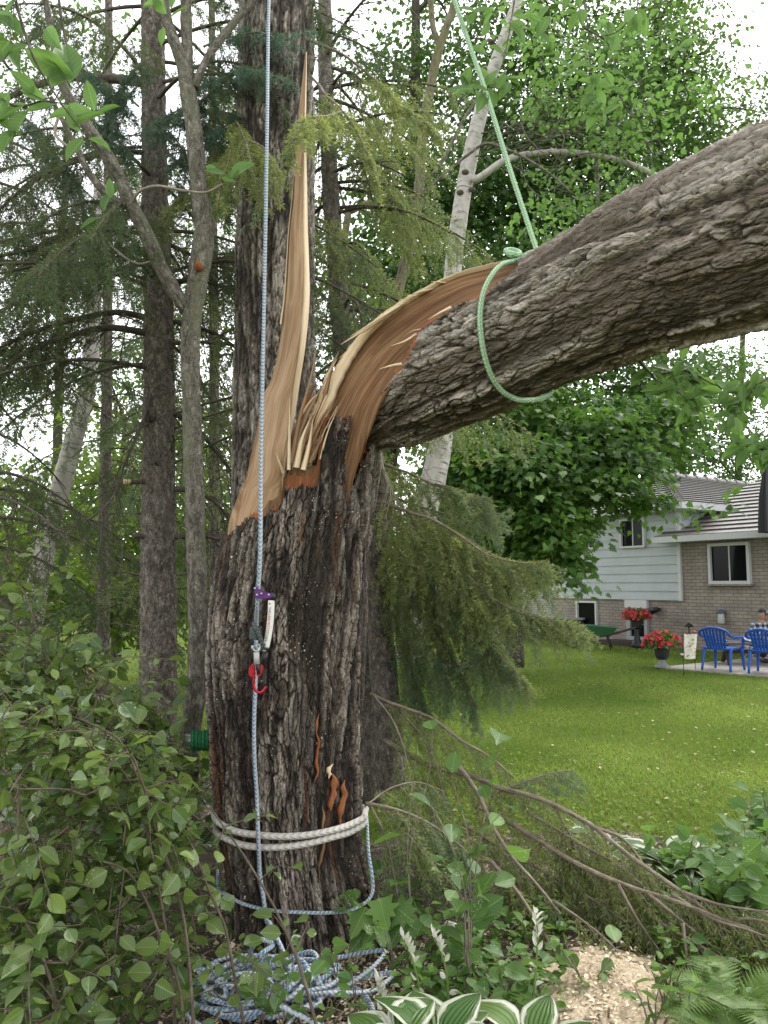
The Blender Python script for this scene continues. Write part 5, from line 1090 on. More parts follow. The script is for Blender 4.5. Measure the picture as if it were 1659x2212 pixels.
tree('broadleaf_tree', 'tall leafy tree directly behind the leaning white birch', 'tree', tp((1080, 1400, 20), (1110, 900, 19.5), (1150, 400, 19), (1170, -200, 19)), .26, [
    (1090, 470, 18, 150, 110, 1.8, 3600), (1180, 330, 18, 170, 120, 1.8, 3800), (1120, 600, 16.5, 140, 80, 1.6, 2700), (1060, 690, 16, 120, 90, 1.6, 2600), (1230, 480, 18, 130, 100, 1.8, 2700), (1280, 200, 19, 170, 120, 2.0, 3600), (1100, 150, 19, 130, 110, 2.0, 2300), (1180, 20, 19, 170, 80, 2.0, 2200), (1040, 300, 18.5, 100, 90, 1.6, 1600), (1000, 800, 17, 150, 80, 1.5, 2600), (1300, 330, 18, 120, 90, 1.6, 2400), (1230, 780, 18, 150, 80, 1.6, 3000), (1390, 830, 19, 110, 70, 1.6, 2000), (1480, 790, 20, 80, 60, 1.6, 700), (1090, 850, 17, 120, 70, 1.5, 2200)], .16, T_RH, M['leaf_maple'], M['bark_far'], 13, 26, .42, G_)
tree('broadleaf_tree', 'pale green airy tree above the upper side of the fallen stem', 'tree', tp((1440, 1300, 24), (1430, 800, 23), (1420, 200, 22), (1420, -200, 22)), .22, [
    (1400, 260, 21, 130, 120, 2.0, 2600), (1460, 130, 21, 120, 90, 2.0, 1900), (1500, 330, 22, 120, 80, 2.0, 1700), (1360, 60, 22, 150, 80, 2.0, 2000), (1340, 420, 20, 100, 70, 1.6, 1700), (1480, 20, 22, 110, 60, 2.0, 800), (1600, 340, 23, 90, 70, 2.0, 1000), (1380, 180, 22, 160, 120, 2.0, 2200), (1500, 230, 23, 130, 110, 2.0, 1700), (1630, 240, 23, 60, 110, 2.0, 800), (1560, 400, 22, 100, 60, 1.6, 1100)], .16, T_RH, M['leaf_back'], M['bark_far'], 14, 24, .45, G_)
tree('broadleaf_tree', 'thin pale tree against the bright sky above the house roof', 'tree', tp((1590, 1300, 36), (1595, 1000, 36), (1605, 700, 35), (1610, 400, 35)), .20, [
    (1600, 950, 34, 60, 75, 2.0, 1600), (1540, 860, 34, 70, 70, 2.0, 1400), (1640, 850, 34, 40, 80, 2.0, 600), (1500, 975, 34, 60, 45, 2.0, 1300), (1560, 790, 34, 80, 60, 2.0, 1100), (1610, 1020, 35, 60, 30, 2.0, 500), (1480, 830, 34, 50, 60, 2.0, 500)], .20, T_RH, M['leaf_back'], M['bark_far'], 15, 18, .6, G_)
tree('broadleaf_tree', 'second thin tree standing left of the pale one above the roof ridge', 'tree', tp((1480, 1300, 38), (1478, 1000, 38), (1470, 700, 37)), .16, [
    (1470, 890, 36, 65, 90, 2.0, 1700), (1420, 830, 36, 60, 60, 2.0, 800), (1440, 1010, 36, 60, 40, 2.0, 900), (1380, 900, 36, 60, 80, 2.0, 1200)], .20, T_RH, M['leaf_back'], M['bark_far'], 16, 18, .6, G_)
tree('broadleaf_tree', 'bright green tree in the understory behind the scaly spruce trunk', 'tree', tp((250, 1420, 14), (255, 1150, 14), (270, 900, 14)), .10, [
    (260, 1040, 13, 120, 90, 1.2, 1700), (400, 980, 13.5, 110, 90, 1.2, 1500), (330, 1150, 12.5, 130, 80, 1.2, 1700), (440, 1120, 13, 90, 90, 1.2, 1400), (160, 1130, 13, 110, 80, 1.2, 1200), (470, 900, 14, 70, 60, 1.0, 700), (250, 900, 14, 120, 60, 1.2, 800), (420, 1260, 13, 90, 60, 1.0, 1100)], .12, T_RH, M['leaf_bright'], M['bark_far'], 17, 20, .30, G_)
tree('broadleaf_tree', 'low bright bushy tree at the far left behind the shrubs', 'tree', tp((60, 1420, 12), (60, 1250, 12), (70, 1080, 12)), .09, [
    (40, 1200, 11, 110, 90, 1.1, 1700), (130, 1270, 10.5, 120, 80, 1.1, 1700), (250, 1290, 11, 120, 70, 1.1, 1500), (30, 1060, 12, 90, 80, 1.1, 900), (-40, 1300, 10.5, 90, 90, 1.0, 900), (330, 1330, 11.5, 70, 50, .9, 700)], .11, T_RH, M['leaf_bright'], M['bark_far'], 18, 20, .28, G_)
tree('broadleaf_tree', 'faint pale tree seen through the dead spruce branches at upper left', 'tree', tp((120, 1300, 24), (130, 700, 24), (150, 100, 24)), .18, [
    (60, 120, 22, 130, 110, 2.0, 700), (230, 60, 22, 130, 80, 2.0, 500), (100, 600, 23, 140, 140, 2.0, 900), (430, 700, 23, 120, 140, 2.0, 900), (250, 780, 23, 140, 90, 2.0, 1100), (30, 830, 23, 110, 90, 2.0, 1000), (450, 450, 23, 80, 110, 2.0, 500)], .18, T_RH, M['leaf_back'], M['bark_far'], 19, 20, .5, G_)
# far woods closing the view
a = Acc(); r = rg(77)
for k in range(130):
    x = -38 + 76 * r.rand(); Y = 40 + 10 * r.rand(); h = 2.0 + 6.5 * r.rand() * (1 if x < 6 else .55); sprays(a, np.array([x, Y, h * .7]), np.array([2.6, 2, h * .75]), 420, .42, T_RH, r, 20, .8)
tag(a.build('far_woods', M['leaf_maple'], None), kind='stuff')

# tall straight trunk right behind the broken maple
def bigtrunk(name, label, cat, pts, rads, mat, seed, seg=200, nz=340, amp=.8, fx=16, fz=2.2, bname='trunk'):
    P = spline(np.c_[np.array(pts), rads], nz); path, rad = P[:, :3], P[:, 3]
    t = thing(name, label, cat, path[0]); V, F, b = tube(path, rad, seg, cap=False); cen = np.repeat(path, seg, 0); nrm = unit(V - cen)
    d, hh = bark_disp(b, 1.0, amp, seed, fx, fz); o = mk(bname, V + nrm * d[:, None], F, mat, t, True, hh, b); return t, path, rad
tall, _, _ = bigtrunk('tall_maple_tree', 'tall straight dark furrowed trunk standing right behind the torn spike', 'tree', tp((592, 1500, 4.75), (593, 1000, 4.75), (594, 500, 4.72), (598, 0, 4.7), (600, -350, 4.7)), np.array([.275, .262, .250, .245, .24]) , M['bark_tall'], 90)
sa, SA, SAr = bigtrunk('spruce_tree', 'spruce left of the broken maple with scaly bark and dead curved branches', 'tree', [list(G(345, 1800, 0)) if False else [W(343, 1500, 5.5)[0], 5.5, -.05]] + tp((341, 1500, 5.5), (342, 1100, 5.5), (343, 700, 5.5), (335, 400, 5.5), (330, 0, 5.5), (328, -400, 5.5)), np.array([.150, .135, .122, .110, .098, .088, .075]), M['bark_spruce'], 95, 110, 300, .35, 24, 18)
def stub(parent, pts, r0, mat, name='branch_stub', endmat=None):
    V, F, b = tube(spline(np.array(pts), 8), np.linspace(r0, r0 * .8, 8), 9); o = mk(name, V, F, mat, parent, True, None, b)
    if endmat: e0, e1 = np.array(pts[-2]), np.array(pts[-1]); d = unit(e1 - e0); V, F, b = tube(np.array([e1 - d * .045, e1 + d * .003]), r0 * .86, 9); mk('cut_end', V, F, endmat, o, True, None, b)
stub(sa, tp((322, 898, 5.40), (322, 898, 5.36), (321, 899, 5.33)), .052, M['bark_dead']); stub(sa, tp((330, 1038, 5.44), (300, 1041, 5.40), (268, 1041, 5.36)), .020, M['bark_dead'], 'cut_branch', M['wood_pale'])
stub(sa, tp((320, 1160, 5.44), (300, 1158, 5.40), (288, 1159, 5.38)), .022, M['bark_dead'], 'cut_branch'); stub(sa, tp((340, 1000, 5.40), (338, 996, 5.36), (336, 993, 5.34)), .026, M['bark_dead'])
r = rg(50); ad, an, ab = Acc(), Acc(), Acc()
DB = [([(330, 540, 5.5), (230, 545, 5.4), (150, 590, 5.3), (60, 640, 5.2), (-30, 690, 5.1)], .026), ([(330, 690, 5.5), (260, 675, 5.4), (170, 688, 5.3), (80, 715, 5.2), (-20, 760, 5.1)], .026), ([(330, 722, 5.48), (230, 708, 5.3), (150, 725, 5.2), (60, 760, 5.05), (-30, 830, 5.0)], .028),
      ([(335, 430, 5.5), (270, 470, 5.4), (170, 490, 5.3), (60, 540, 5.2), (-40, 560, 5.1)], .024), ([(330, 180, 5.5), (240, 170, 5.5), (150, 168, 5.5), (40, 200, 5.4), (-60, 260, 5.3)], .040), ([(330, 330, 5.5), (250, 330, 5.3), (160, 350, 5.2), (60, 400, 5.1), (-20, 470, 5.0)], .022),
      ([(345, 640, 5.5), (420, 590, 5.6), (470, 560, 5.7), (520, 560, 5.9)], .020), ([(350, 880, 5.5), (420, 920, 5.6), (470, 980, 5.7), (510, 1030, 5.8)], .024), ([(350, 1055, 5.5), (420, 1062, 5.5), (465, 1085, 5.6), (500, 1130, 5.7)], .022), ([(352, 1163, 5.5), (420, 1157, 5.5), (480, 1170, 5.7), (520, 1200, 5.8)], .022),
      ([(350, 690, 5.5), (420, 705, 5.6), (480, 730, 5.8), (530, 770, 6.0)], .022), ([(350, 520, 5.5), (430, 560, 5.7), (500, 600, 5.9)], .020), ([(345, 380, 5.5), (420, 330, 5.6), (520, 300, 5.7)], .022), ([(335, 820, 5.5), (300, 930, 5.2), (270, 1000, 5.1), (240, 1080, 5.0), (180, 1130, 4.9)], .014), ([(345, 260, 5.5), (430, 240, 5.5), (520, 250, 5.4)], .02)]
dbp = []
for lst, r0 in DB:
    P, _ = sp(lst, 30); dbp.append(P); addtube(ad, P, np.linspace(r0, r0 * .35, 30), 8, r.rand())
    deadtwigs(ad, P, r, 20, .5, .0045, .8, 3)
ad.build('dead_branches', M['bark_dead'], sa)
for i in (0, 1, 2, 3, 4, 5, 6, 12, 14):       # living sprays at the branch ends
    bough(ab, an, dbp[i], .004, r, 18, .6, .7, 190, .034, .0060, .35, 4, .25, main=True)
for k in range(30):
    az = r.rand() * 6.28; z = 3.1 + 3.0 * r.rand(); L_ = 1.3 + .9 * r.rand(); c = np.array([np.interp(z, SA[:, 2], SA[:, 0]), 5.5, z]); d = np.array([math.cos(az), math.sin(az), 0])
    s = np.linspace(0, 1, 16)[:, None]; P = c + d * L_ * s + UP * (.15 * s - .55 * s ** 2) * L_
    addtube(ab, P, np.linspace(.016, .004, 16), 6, r.rand()); bough(ab, an, P, .004, r, 18, .6, .7, 190, .034, .0060, .30, 4, .2)
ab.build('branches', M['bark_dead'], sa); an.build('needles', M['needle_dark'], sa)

def spruce(name, label, pts, r0, zs_, nb, blen, seed, mat, dens=150, L=.045, w=.0085, dead=6, tone=.4, hang=.8, group='dark spruces behind', lean=None):
    r = rg(seed); P = spline(np.array(pts, float), 60); t = thing(name, label, 'tree', P[0], group)
    V, F, b = tube(P, np.linspace(r0, r0 * .45, 60), 18); V = V + (fbm(V * 9, seed, 2)[:, None] - .5) * r0 * .2; mk('trunk', V, F, M['bark_spruce'], t, True, None, b)
    aw, an = Acc(), Acc()
    for k in range(nb):
        z = zs_[0] + (zs_[1] - zs_[0]) * ((k + r.rand()) / nb); c = np.array([np.interp(z, P[:, 2], P[:, 0]), np.interp(z, P[:, 2], P[:, 1]), z]); az = r.rand() * 6.28; L_ = blen * (.7 + .5 * r.rand()) * (1 - .45 * (z - zs_[0]) / (zs_[1] - zs_[0] + 2))
        s = np.linspace(0, 1, 14)[:, None]; Q = c + np.array([math.cos(az), math.sin(az), 0]) * L_ * s + UP * (.1 * s - .5 * s ** 2 * (.6 + .6 * r.rand())) * L_
        addtube(aw, Q, np.linspace(r0 * .16, .005, 14), 6, r.rand())
        if k % dead == 0: deadtwigs(aw, Q, r, 12, .5, .005, .8, 2)
        else: bough(aw, an, Q, .005, r, 16, .55, hang, dens, L, w, tone, 3, .2)
    aw.build('branches', M['bark_dead'], t); an.build('needles', mat, t); return t
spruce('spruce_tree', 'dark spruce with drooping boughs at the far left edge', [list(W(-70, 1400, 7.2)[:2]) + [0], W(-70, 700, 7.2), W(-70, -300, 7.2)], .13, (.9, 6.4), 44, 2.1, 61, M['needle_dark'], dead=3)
spruce('spruce_tree', 'spruce with blue green boughs between the scaly trunk and the tall trunk', [list(W(468, 1400, 8.5)[:2]) + [0], W(462, 700, 8.5), W(455, -300, 8.5)], .07, (1.6, 7.2), 44, 1.6, 62, M['needle'], dead=3)
spruce('spruce_tree', 'dark spruce behind the dead branches at the left', [list(W(225, 1400, 9.5)[:2]) + [0], W(232, 700, 9.5), W(236, -300, 9.5)], .085, (1.0, 7.6), 44, 1.9, 63, M['needle_dark'], dead=3)
spruce('spruce_tree', 'brownish spruce with many bare twigs above the bent wood', [list(W(800, 1650, 6.0)[:2]) + [0], W(800, 1600, 6.0), W(745, 800, 6.1), W(708, 300, 6.2), W(700, -300, 6.2)], .11, (2.9, 6.2), 46, 1.5, 64, M['needle'], dens=170, L=.036, w=.007, dead=3, tone=.7)

# thin forked tree
tf = thing('forked_tree', 'thin grey tree forking below the middle, left of the blue rope', 'tree', W(415, 1600, 4.25)); r = rg(70)
def limb(parent, lst, mat, name='limb', seg=14, n=60, amp=.18, seed=1):
    P, rd = sp(lst, n); V, F, b = tube(P, rd, seg); nr = unit(V[:n * seg] - np.repeat(P, seg, 0)); d = (fbm(b[:n * seg] * np.array([30, 30, 14.]), seed, 3) - .5) * 2 * amp * np.repeat(rd, seg)
    V[:n * seg] += nr * d[:, None]; mk(name, V, F, mat, parent, True, None, b); return P
YF = 4.25
TP = limb(tf, [(400, 1790, YF, .062), (404, 1680, YF, .058), (410, 1590, YF, .056), (424, 1480, YF, .056), (428, 1350, YF, .054), (424, 1200, YF, .053), (418, 1000, YF, .052), (412, 800, YF, .053), (414, 690, YF, .056), (424, 620, YF, .058), (435, 560, YF, .060), (440, 500, YF, .055), (430, 400, YF, .050), (420, 290, YF, .050), (408, 205, YF, .046), (395, 140, YF, .040), (365, 60, YF, .034), (345, -60, YF, .03)], M['bark_thin'], 'trunk', 20, 150, .22, 2)
limb(tf, [(404, 670, YF, .040), (380, 635, YF - .02, .042), (340, 560, YF - .05, .041), (308, 490, YF - .1, .040), (285, 445, YF - .12, .040), (255, 380, YF - .15, .037), (215, 310, YF - .2, .034), (165, 240, YF - .25, .030), (135, 180, YF - .3, .025), (115, 90, YF - .35, .020), (92, -40, YF - .4, .016)], M['bark_thin'], seed=3)
limb(tf, [(408, 200, YF, .034), (404, 120, YF + .02, .034), (402, 0, YF + .05, .034), (402, -80, YF + .05, .033)], M['bark_thin'], seed=4); limb(tf, [(420, 190, YF, .024), (440, 140, YF, .022), (480, 80, YF + .02, .022), (530, 20, YF + .05, .021), (580, -40, YF + .08, .02)], M['bark_thin'], seed=5)
limb(tf, [(290, 452, YF - .12, .022), (245, 430, YF - .15, .022), (200, 385, YF - .2, .019), (165, 320, YF - .25, .016), (140, 270, YF - .3, .014), (110, 210, YF - .35, .012)], M['bark_thin'], seed=6)
limb(tf, [(285, 440, YF - .14, .008), (300, 415, YF - .2, .008), (330, 403, YF - .25, .008), (400, 412, YF - .3, .007), (450, 414, YF - .35, .006), (480, 398, YF - .38, .005)], M['twig_pale'], 'twig', 8)
limb(tf, [(325, 565, YF - .05, .006), (300, 570, YF - .1, .006), (250, 540, YF - .1, .006), (215, 500, YF - .1, .005)], M['twig_pale'], 'twig', 8); limb(tf, [(130, 240, YF - .4, .008), (120, 290, YF - .4, .008), (150, 320, YF - .4, .006)], M['twig_pale'], 'twig', 8)
# broken stub with an orange tear
V, F, b = tube(*[np.array(q) for q in (tp((432, 585, YF - .045), (428, 572, YF - .06), (426, 560, YF - .06)), [.026, .022, .004])], 8); mk('torn_stub', V, F, M['wood_red'], tf, True, None, b)
al = Acc()
def leafcluster(al, pts, L, rng, tpl=T_LN):
    tpl = T_LN
    """pts: (u, v, Y, du, dv) blade from (u,v) pointing along (du,dv)"""
    for u, v, Y, du, dv in pts:
        b0 = W(u, v, Y); b1 = W(u + du, v + dv, Y + .02 * rng.randn()); A_ = b1 - b0; ln = np.linalg.norm(A_)
        leaves(al, b0[None], A_[None], (np.array([rng.randn() * .35, -.75, .45 + .3 * rng.randn()]))[None], ln, tpl, rng)
leafcluster(al, [(500, 385, 3.9, 50, -38), (485, 375, 3.9, -45, -8), (480, 385, 3.9, 30, 8), (495, 388, 3.9, 20, -28), (470, 370, 3.9, -28, -12), (245, 430, 3.95, -12, -48), (215, 470, 3.95, -45, 22), (225, 455, 3.95, 10, -45), (205, 475, 3.95, -20, 25), (240, 430, 3.95, 15, -40)], .1, rg(3), T_OV)
al.build('foliage', M['leaf_light'], tf)
# slim mossy trunk, sapling and birch
st = thing('slim_tree', 'slim greenish leaning trunk left of the white birch', 'tree', W(835, 720, 8.0))
limb(st, [(800, 1250, 8.2, .075), (815, 900, 8.1, .068), (840, 700, 8, .062), (862, 620, 8, .060), (885, 530, 8, .058), (903, 430, 8, .056), (910, 330, 8, .054), (914, 270, 8, .052), (930, 190, 8, .050), (950, 100, 8, .046), (978, 20, 8, .042), (1000, -60, 8, .04)], M['bark_moss'], 'trunk', 16, 120, .15, 7)
limb(st, [(948, 100, 8, .034), (936, 60, 8, .033), (930, 0, 8, .032), (925, -60, 8, .03)], M['bark_moss'], seed=8); limb(st, [(905, 400, 8, .022), (940, 370, 7.9, .022), (980, 300, 7.9, .020), (1010, 245, 7.9, .019), (1060, 170, 7.9, .016)], M['bark_thin'], seed=9)
limb(st, [(898, 425, 8, .030), (860, 432, 7.9, .033), (800, 440, 7.8, .034), (757, 456, 7.75, .034)], M['bark_moss'], seed=10); limb(st, [(905, 425, 8, .020), (950, 385, 7.9, .018), (1010, 335, 7.9, .016), (1050, 310, 7.9, .015), (1100, 325, 7.8, .013), (1180, 370, 7.8, .011), (1240, 420, 7.8, .009)], M['bark_thin'], seed=11)
sp_ = thing('sapling', 'short grey sapling stem ending at the mossy side branch', 'tree', W(738, 700, 7.75)); limb(sp_, [(730, 1250, 7.75, .050), (735, 800, 7.75, .046), (738, 660, 7.75, .042), (742, 540, 7.75, .040), (752, 462, 7.75, .036)], M['bark_moss'], 'stem', 14, 60, .15, 12)
limb(sp_, [(752, 465, 7.74, .012), (730, 400, 7.7, .010), (715, 330, 7.7, .008)], M['bark_dead'], seed=13)
al = Acc(); leafcluster(al, [(770, 690, 7.2, -55, -15), (775, 700, 7.2, -40, 35), (780, 705, 7.2, -25, 35), (775, 680, 7.2, 5, -60), (785, 690, 7.2, 35, -50), (790, 700, 7.2, 40, 25), (780, 660, 7.2, -15, -60), (800, 670, 7.2, 20, -30), (750, 720, 7.2, 10, 35), (765, 735, 7.2, -40, -10)], .1, rg(4), T_OV); al.build('foliage', M['leaf_light'], sp_)
bt = thing('birch_tree', 'white birch trunk leaning to the right behind the fallen stem', 'tree', G(905, 1262 + 250, 0)); bt.location = W(905, 1250, 9.6)
limb(bt, [(880, 1430, 9.6, .165), (915, 1120, 9.6, .160), (940, 1020, 9.6, .155), (960, 900, 9.6, .135), (968, 760, 9.6, .122), (977, 600, 9.6, .112), (988, 500, 9.6, .108), (1004, 400, 9.6, .104), (1022, 310, 9.6, .099), (1050, 200, 9.6, .093), (1080, 110, 9.6, .082), (1112, 20, 9.6, .07), (1135, -60, 9.6, .065)], M['birch'], 'trunk', 24, 160, .08, 14)
limb(bt, [(1020, 392, 9.5, .045), (1045, 378, 9.45, .045), (1080, 352, 9.4, .042), (1130, 335, 9.4, .038), (1200, 328, 9.4, .036), (1280, 335, 9.4, .034), (1350, 350, 9.3, .032), (1440, 390, 9.2, .03)], M['birch'], seed=15); limb(bt, [(1288, 340, 9.4, .026), (1290, 400, 9.4, .025), (1290, 470, 9.4, .024)], M['bark_thin'], seed=16)
for u, v in [(1005, 372), (994, 416), (1020, 410), (1062, 90), (1045, 150)]:
    p = W(u, v, 9.5); V, F = lathe([(0, -.03), (.045, -.012), (.05, 0), (.04, .012), (0, .025)], 10); mk('knot', V[:, [0, 2, 1]] * [1, 1, .8] + p, F, M['bark_dead'], bt)
al = Acc(); r = rg(30)
for u, v, Y, ru, rv, n in [(1230, 180, 9, 150, 110, 420), (1330, 280, 9, 120, 90, 300), (1200, 440, 9.3, 110, 60, 280), (1380, 90, 9, 130, 80, 260), (1330, 450, 9, 80, 60, 200), (1160, 60, 9.2, 90, 60, 200), (1480, 200, 9, 80, 80, 120)]:
    c, rad = px_clump(u, v, Y, ru, rv, .7); sprays(al, c, rad, n, .085, T_OV, r, 9, .16, .5)
aw = Acc()
for k in range(46):
    p0 = W(1020 + 420 * r.rand(), 300 + 90 * r.rand() - 40, 9.4); p1 = W(1130 + 320 * r.rand(), 30 + 470 * r.rand(), 8.8 + .5 * r.rand()); addtube(aw, spline(np.array([p0, (p0 + p1) / 2 + r.randn(3) * .15, p1]), 8), np.linspace(.010, .004, 8), 5, r.rand(), False)
aw.build('twigs', M['bark_thin'], bt); al.build('foliage', M['leaf_light'], bt)
lb = thing('birch_tree', 'small leaning birch with peeling bark at the left among the spruces', 'tree', W(100, 1350, 9.0)); limb(lb, [(60, 1400, 9, .13), (95, 1200, 9, .12), (130, 1060, 9, .115), (165, 930, 9, .105), (185, 860, 9, .10), (200, 700, 9.1, .09), (215, 400, 9.2, .07)], M['birch'], 'trunk', 18, 80, .12, 17)

# ------------------------------------------------------------------ near boughs
r = rg(90); bg_ = thing('spruce_tree', 'spruce behind the broken maple spreading long green boughs to the right', 'tree', [W(835, 1640, 5.55)[0], 5.55, 0])
limb(bg_, [(846, 1700, 5.55, .105), (838, 1560, 5.55, .10), (826, 1420, 5.6, .095), (812, 1200, 5.65, .09), (806, 1000, 5.7, .085), (795, 850, 5.75, .08)], M['bark_spruce'], 'trunk', 18, 80, .12, 18)
def mainbough(lst, r0, seed, parent, nsec, seclen, hang, dens=215, tone=.55, tert=4, L=.033, w=.0060, n=40, mat='needle', start=.1, flat=.8, droop=1.0):
    P, _ = sp(lst, n); aw, an = Acc(), Acc(); bough(aw, an, P, r0, rg(seed), int(nsec * .85), seclen * .85, hang * .62, dens, L, w, tone, tert, start, flat, droop=droop); b = aw.build('bough', M['twig'], parent); an.build('needles', M[mat], b)
mainbough([(800, 1080, 5.6), (840, 1090, 5.4), (890, 1108, 5.25), (931, 1121, 5.15), (988, 1154, 5.0), (1063, 1202, 4.9), (1110, 1214, 4.85), (1172, 1218, 4.8)], .016, 1, bg_, 64, .62, 1.6, tone=.75)
mainbough([(800, 990, 5.7), (830, 1003, 5.6), (883, 1022, 5.5), (943, 1049, 5.4), (1003, 1067, 5.3), (1062, 1077, 5.25)], .013, 2, bg_, 40, .42, 1.2, tone=.55)
mainbough([(810, 1110, 5.6), (880, 1150, 5.3), (950, 1190, 5.1), (1018, 1250, 4.9), (1093, 1307, 4.75), (1160, 1330, 4.65), (1248, 1347, 4.6)], .014, 3, bg_, 56, .5, 1.4, tone=.6)
mainbough([(815, 1180, 5.6), (900, 1230, 5.3), (1003, 1307, 5.0), (1063, 1397, 4.9), (1117, 1454, 4.8)], .012, 4, bg_, 50, .5, 1.5, tone=.45)
mainbough([(815, 1150, 5.7), (870, 1200, 5.5), (920, 1290, 5.4), (970, 1400, 5.3), (1030, 1530, 5.2)], .012, 5, bg_, 50, .5, 1.6, tone=.4)
mainbough([(815, 1200, 5.7), (850, 1270, 5.55), (880, 1370, 5.5), (900, 1480, 5.45), (915, 1560, 5.4)], .012, 6, bg_, 50, .45, 1.6, tone=.35)
mainbough([(812, 1100, 5.6), (870, 1120, 5.5), (960, 1180, 5.4), (1010, 1220, 5.3), (1050, 1330, 5.2), (1085, 1420, 5.1)], .012, 7, bg_, 54, .55, 1.6, tone=.5)
mainbough([(815, 1250, 5.8), (860, 1320, 5.7), (930, 1400, 5.6), (980, 1490, 5.5)], .012, 8, bg_, 46, .5, 1.6, tone=.3)
mainbough([(812, 1150, 5.7), (870, 1210, 5.6), (950, 1290, 5.4), (1020, 1370, 5.3), (1090, 1480, 5.2)], .012, 9, bg_, 54, .5, 1.6, tone=.45)
mainbough([(900, 1180, 5.2), (960, 1215, 5.0), (1040, 1275, 4.85), (1110, 1318, 4.7), (1180, 1338, 4.62), (1262, 1350, 4.55)], .009, 11, bg_, 44, .42, 1.0, tone=.75, start=.2)
mainbough([(900, 1110, 5.3), (1000, 1160, 5.1), (1080, 1205, 4.95), (1130, 1216, 4.85), (1185, 1215, 4.8)], .008, 12, bg_, 40, .45, 1.0, tone=.8, start=.15)
mainbough([(960, 1250, 5.1), (1030, 1330, 5.0), (1090, 1420, 4.9), (1140, 1480, 4.8)], .008, 13, bg_, 34, .40, 1.1, tone=.6)
mainbough([(940, 1045, 5.4), (1000, 1062, 5.3), (1070, 1120, 5.2), (1085, 1110, 5.2)], .007, 14, bg_, 26, .32, .7, tone=.4)
mainbough([(820, 1060, 5.6), (880, 1085, 5.6), (960, 1110, 5.55), (1040, 1130, 5.5), (1070, 1126, 5.45)], .010, 10, bg_, 34, .35, 1.0, tone=.45)
ad = Acc(); P, _ = sp([(820, 975, 5.6), (826, 1010, 5.5), (845, 1060, 5.45), (880, 1110, 5.4)], 20); addtube(ad, P, np.linspace(.018, .006, 20), 8); deadtwigs(ad, P, r, 16, .35, .005, 1.0); ad.build('dead_branches', M['twig_pale'], bg_)
# boughs in front of the tall trunk (reaching in from the spruces on either side)
hb_ = thing('spruce_bough', 'olive spruce bough hanging in front of the torn spike', 'branch', W(700, 200, 4.1)); mainbough([(672, 165, 4.4), (690, 185, 4.3), (706, 208, 4.1), (741, 240, 4.0), (770, 282, 3.95), (795, 336, 3.9), (815, 400, 3.9), (822, 425, 3.9)], .009, 21, hb_, 22, .26, 1.1, tone=.85, start=.3)
mainbough([(740, 240, 4.0), (710, 250, 3.8), (680, 252, 3.6), (650, 265, 3.4), (635, 300, 3.3), (628, 345, 3.28)], .006, 22, hb_, 24, .26, 1.1, tone=.85)
mainbough([(660, 83, 4.4), (700, 100, 4.4), (741, 118, 4.4), (776, 144, 4.4), (815, 176, 4.4), (869, 230, 4.4), (917, 262, 4.4), (955, 307, 4.4)], .010, 23, hb_, 26, .25, .9, tone=.85, start=.45)
hb2 = thing('spruce_bough', 'olive spruce bough hanging between the forked tree and the blue rope', 'branch', W(540, 300, 4.2)); mainbough([(505, 250, 4.7), (520, 280, 4.4), (535, 320, 4.2), (548, 380, 4.1), (560, 450, 4.05)], .007, 24, hb2, 26, .28, 1.2, tone=.85, start=.15)
mainbough([(500, 320, 4.6), (490, 360, 4.3), (475, 410, 4.2), (468, 450, 4.15)], .006, 25, hb2, 20, .24, 1.2, tone=.8); mainbough([(530, 300, 4.3), (570, 320, 4.2), (590, 360, 4.1), (592, 420, 4.05)], .006, 26, hb2, 18, .22, 1.2, tone=.85)
hb3 = thing('spruce_bough', 'blue green spruce bough across the blue rope near the top', 'branch', W(540, 150, 4.3)); mainbough([(430, 190, 5.0), (480, 170, 4.6), (530, 150, 4.3), (580, 160, 4.2), (625, 175, 4.15)], .008, 27, hb3, 30, .3, .7, tone=.35, mat='needle_blue')
mainbough([(440, 100, 5.0), (500, 80, 4.6), (560, 70, 4.4), (620, 85, 4.3), (680, 60, 4.2)], .008, 28, hb3, 26, .3, .7, tone=.35, mat='needle_blue'); mainbough([(380, 260, 5.1), (430, 260, 4.9), (480, 280, 4.7), (520, 250, 4.6)], .008, 29, hb3, 30, .35, .8, tone=.3, mat='needle_blue')
mainbough([(300, 230, 5.2), (260, 200, 5.0), (250, 260, 4.9), (270, 330, 4.8)], .008, 30, hb3, 30, .35, .8, tone=.3, mat='needle_blue'); mainbough([(450, 450, 5.0), (400, 420, 4.8), (360, 460, 4.7), (340, 540, 4.6)], .007, 31, hb3, 26, .3, 1.0, tone=.6); mainbough([(440, 300, 5.0), (460, 330, 4.8), (450, 400, 4.7), (430, 470, 4.6)], .007, 32, hb3, 24, .3, 1.0, tone=.5)

hb4 = thing('spruce_bough', 'feathery blue green spruce boughs at the upper left behind the forked tree', 'branch', W(200, 250, 5.0))
for k, l_ in enumerate([[(120, 120, 5.2), (180, 150, 5.0), (240, 190, 4.9), (290, 250, 4.9)], [(330, 120, 5.2), (290, 150, 5.0), (240, 240, 4.9), (210, 300, 4.9)], [(60, 300, 5.4), (110, 330, 5.3), (160, 390, 5.2), (190, 470, 5.2)], [(0, 240, 5.4), (60, 260, 5.3), (120, 330, 5.2)], [(330, 280, 5.1), (380, 300, 4.9), (400, 360, 4.8), (390, 440, 4.8)], [(470, 180, 5.0), (430, 220, 4.8), (380, 240, 4.7), (330, 270, 4.7)], [(0, 480, 5.5), (60, 520, 5.4), (110, 600, 5.3)]]):
    mainbough(l_, .008, 700 + k, hb4, 26, .36, .8, tone=.3, mat='needle_blue')
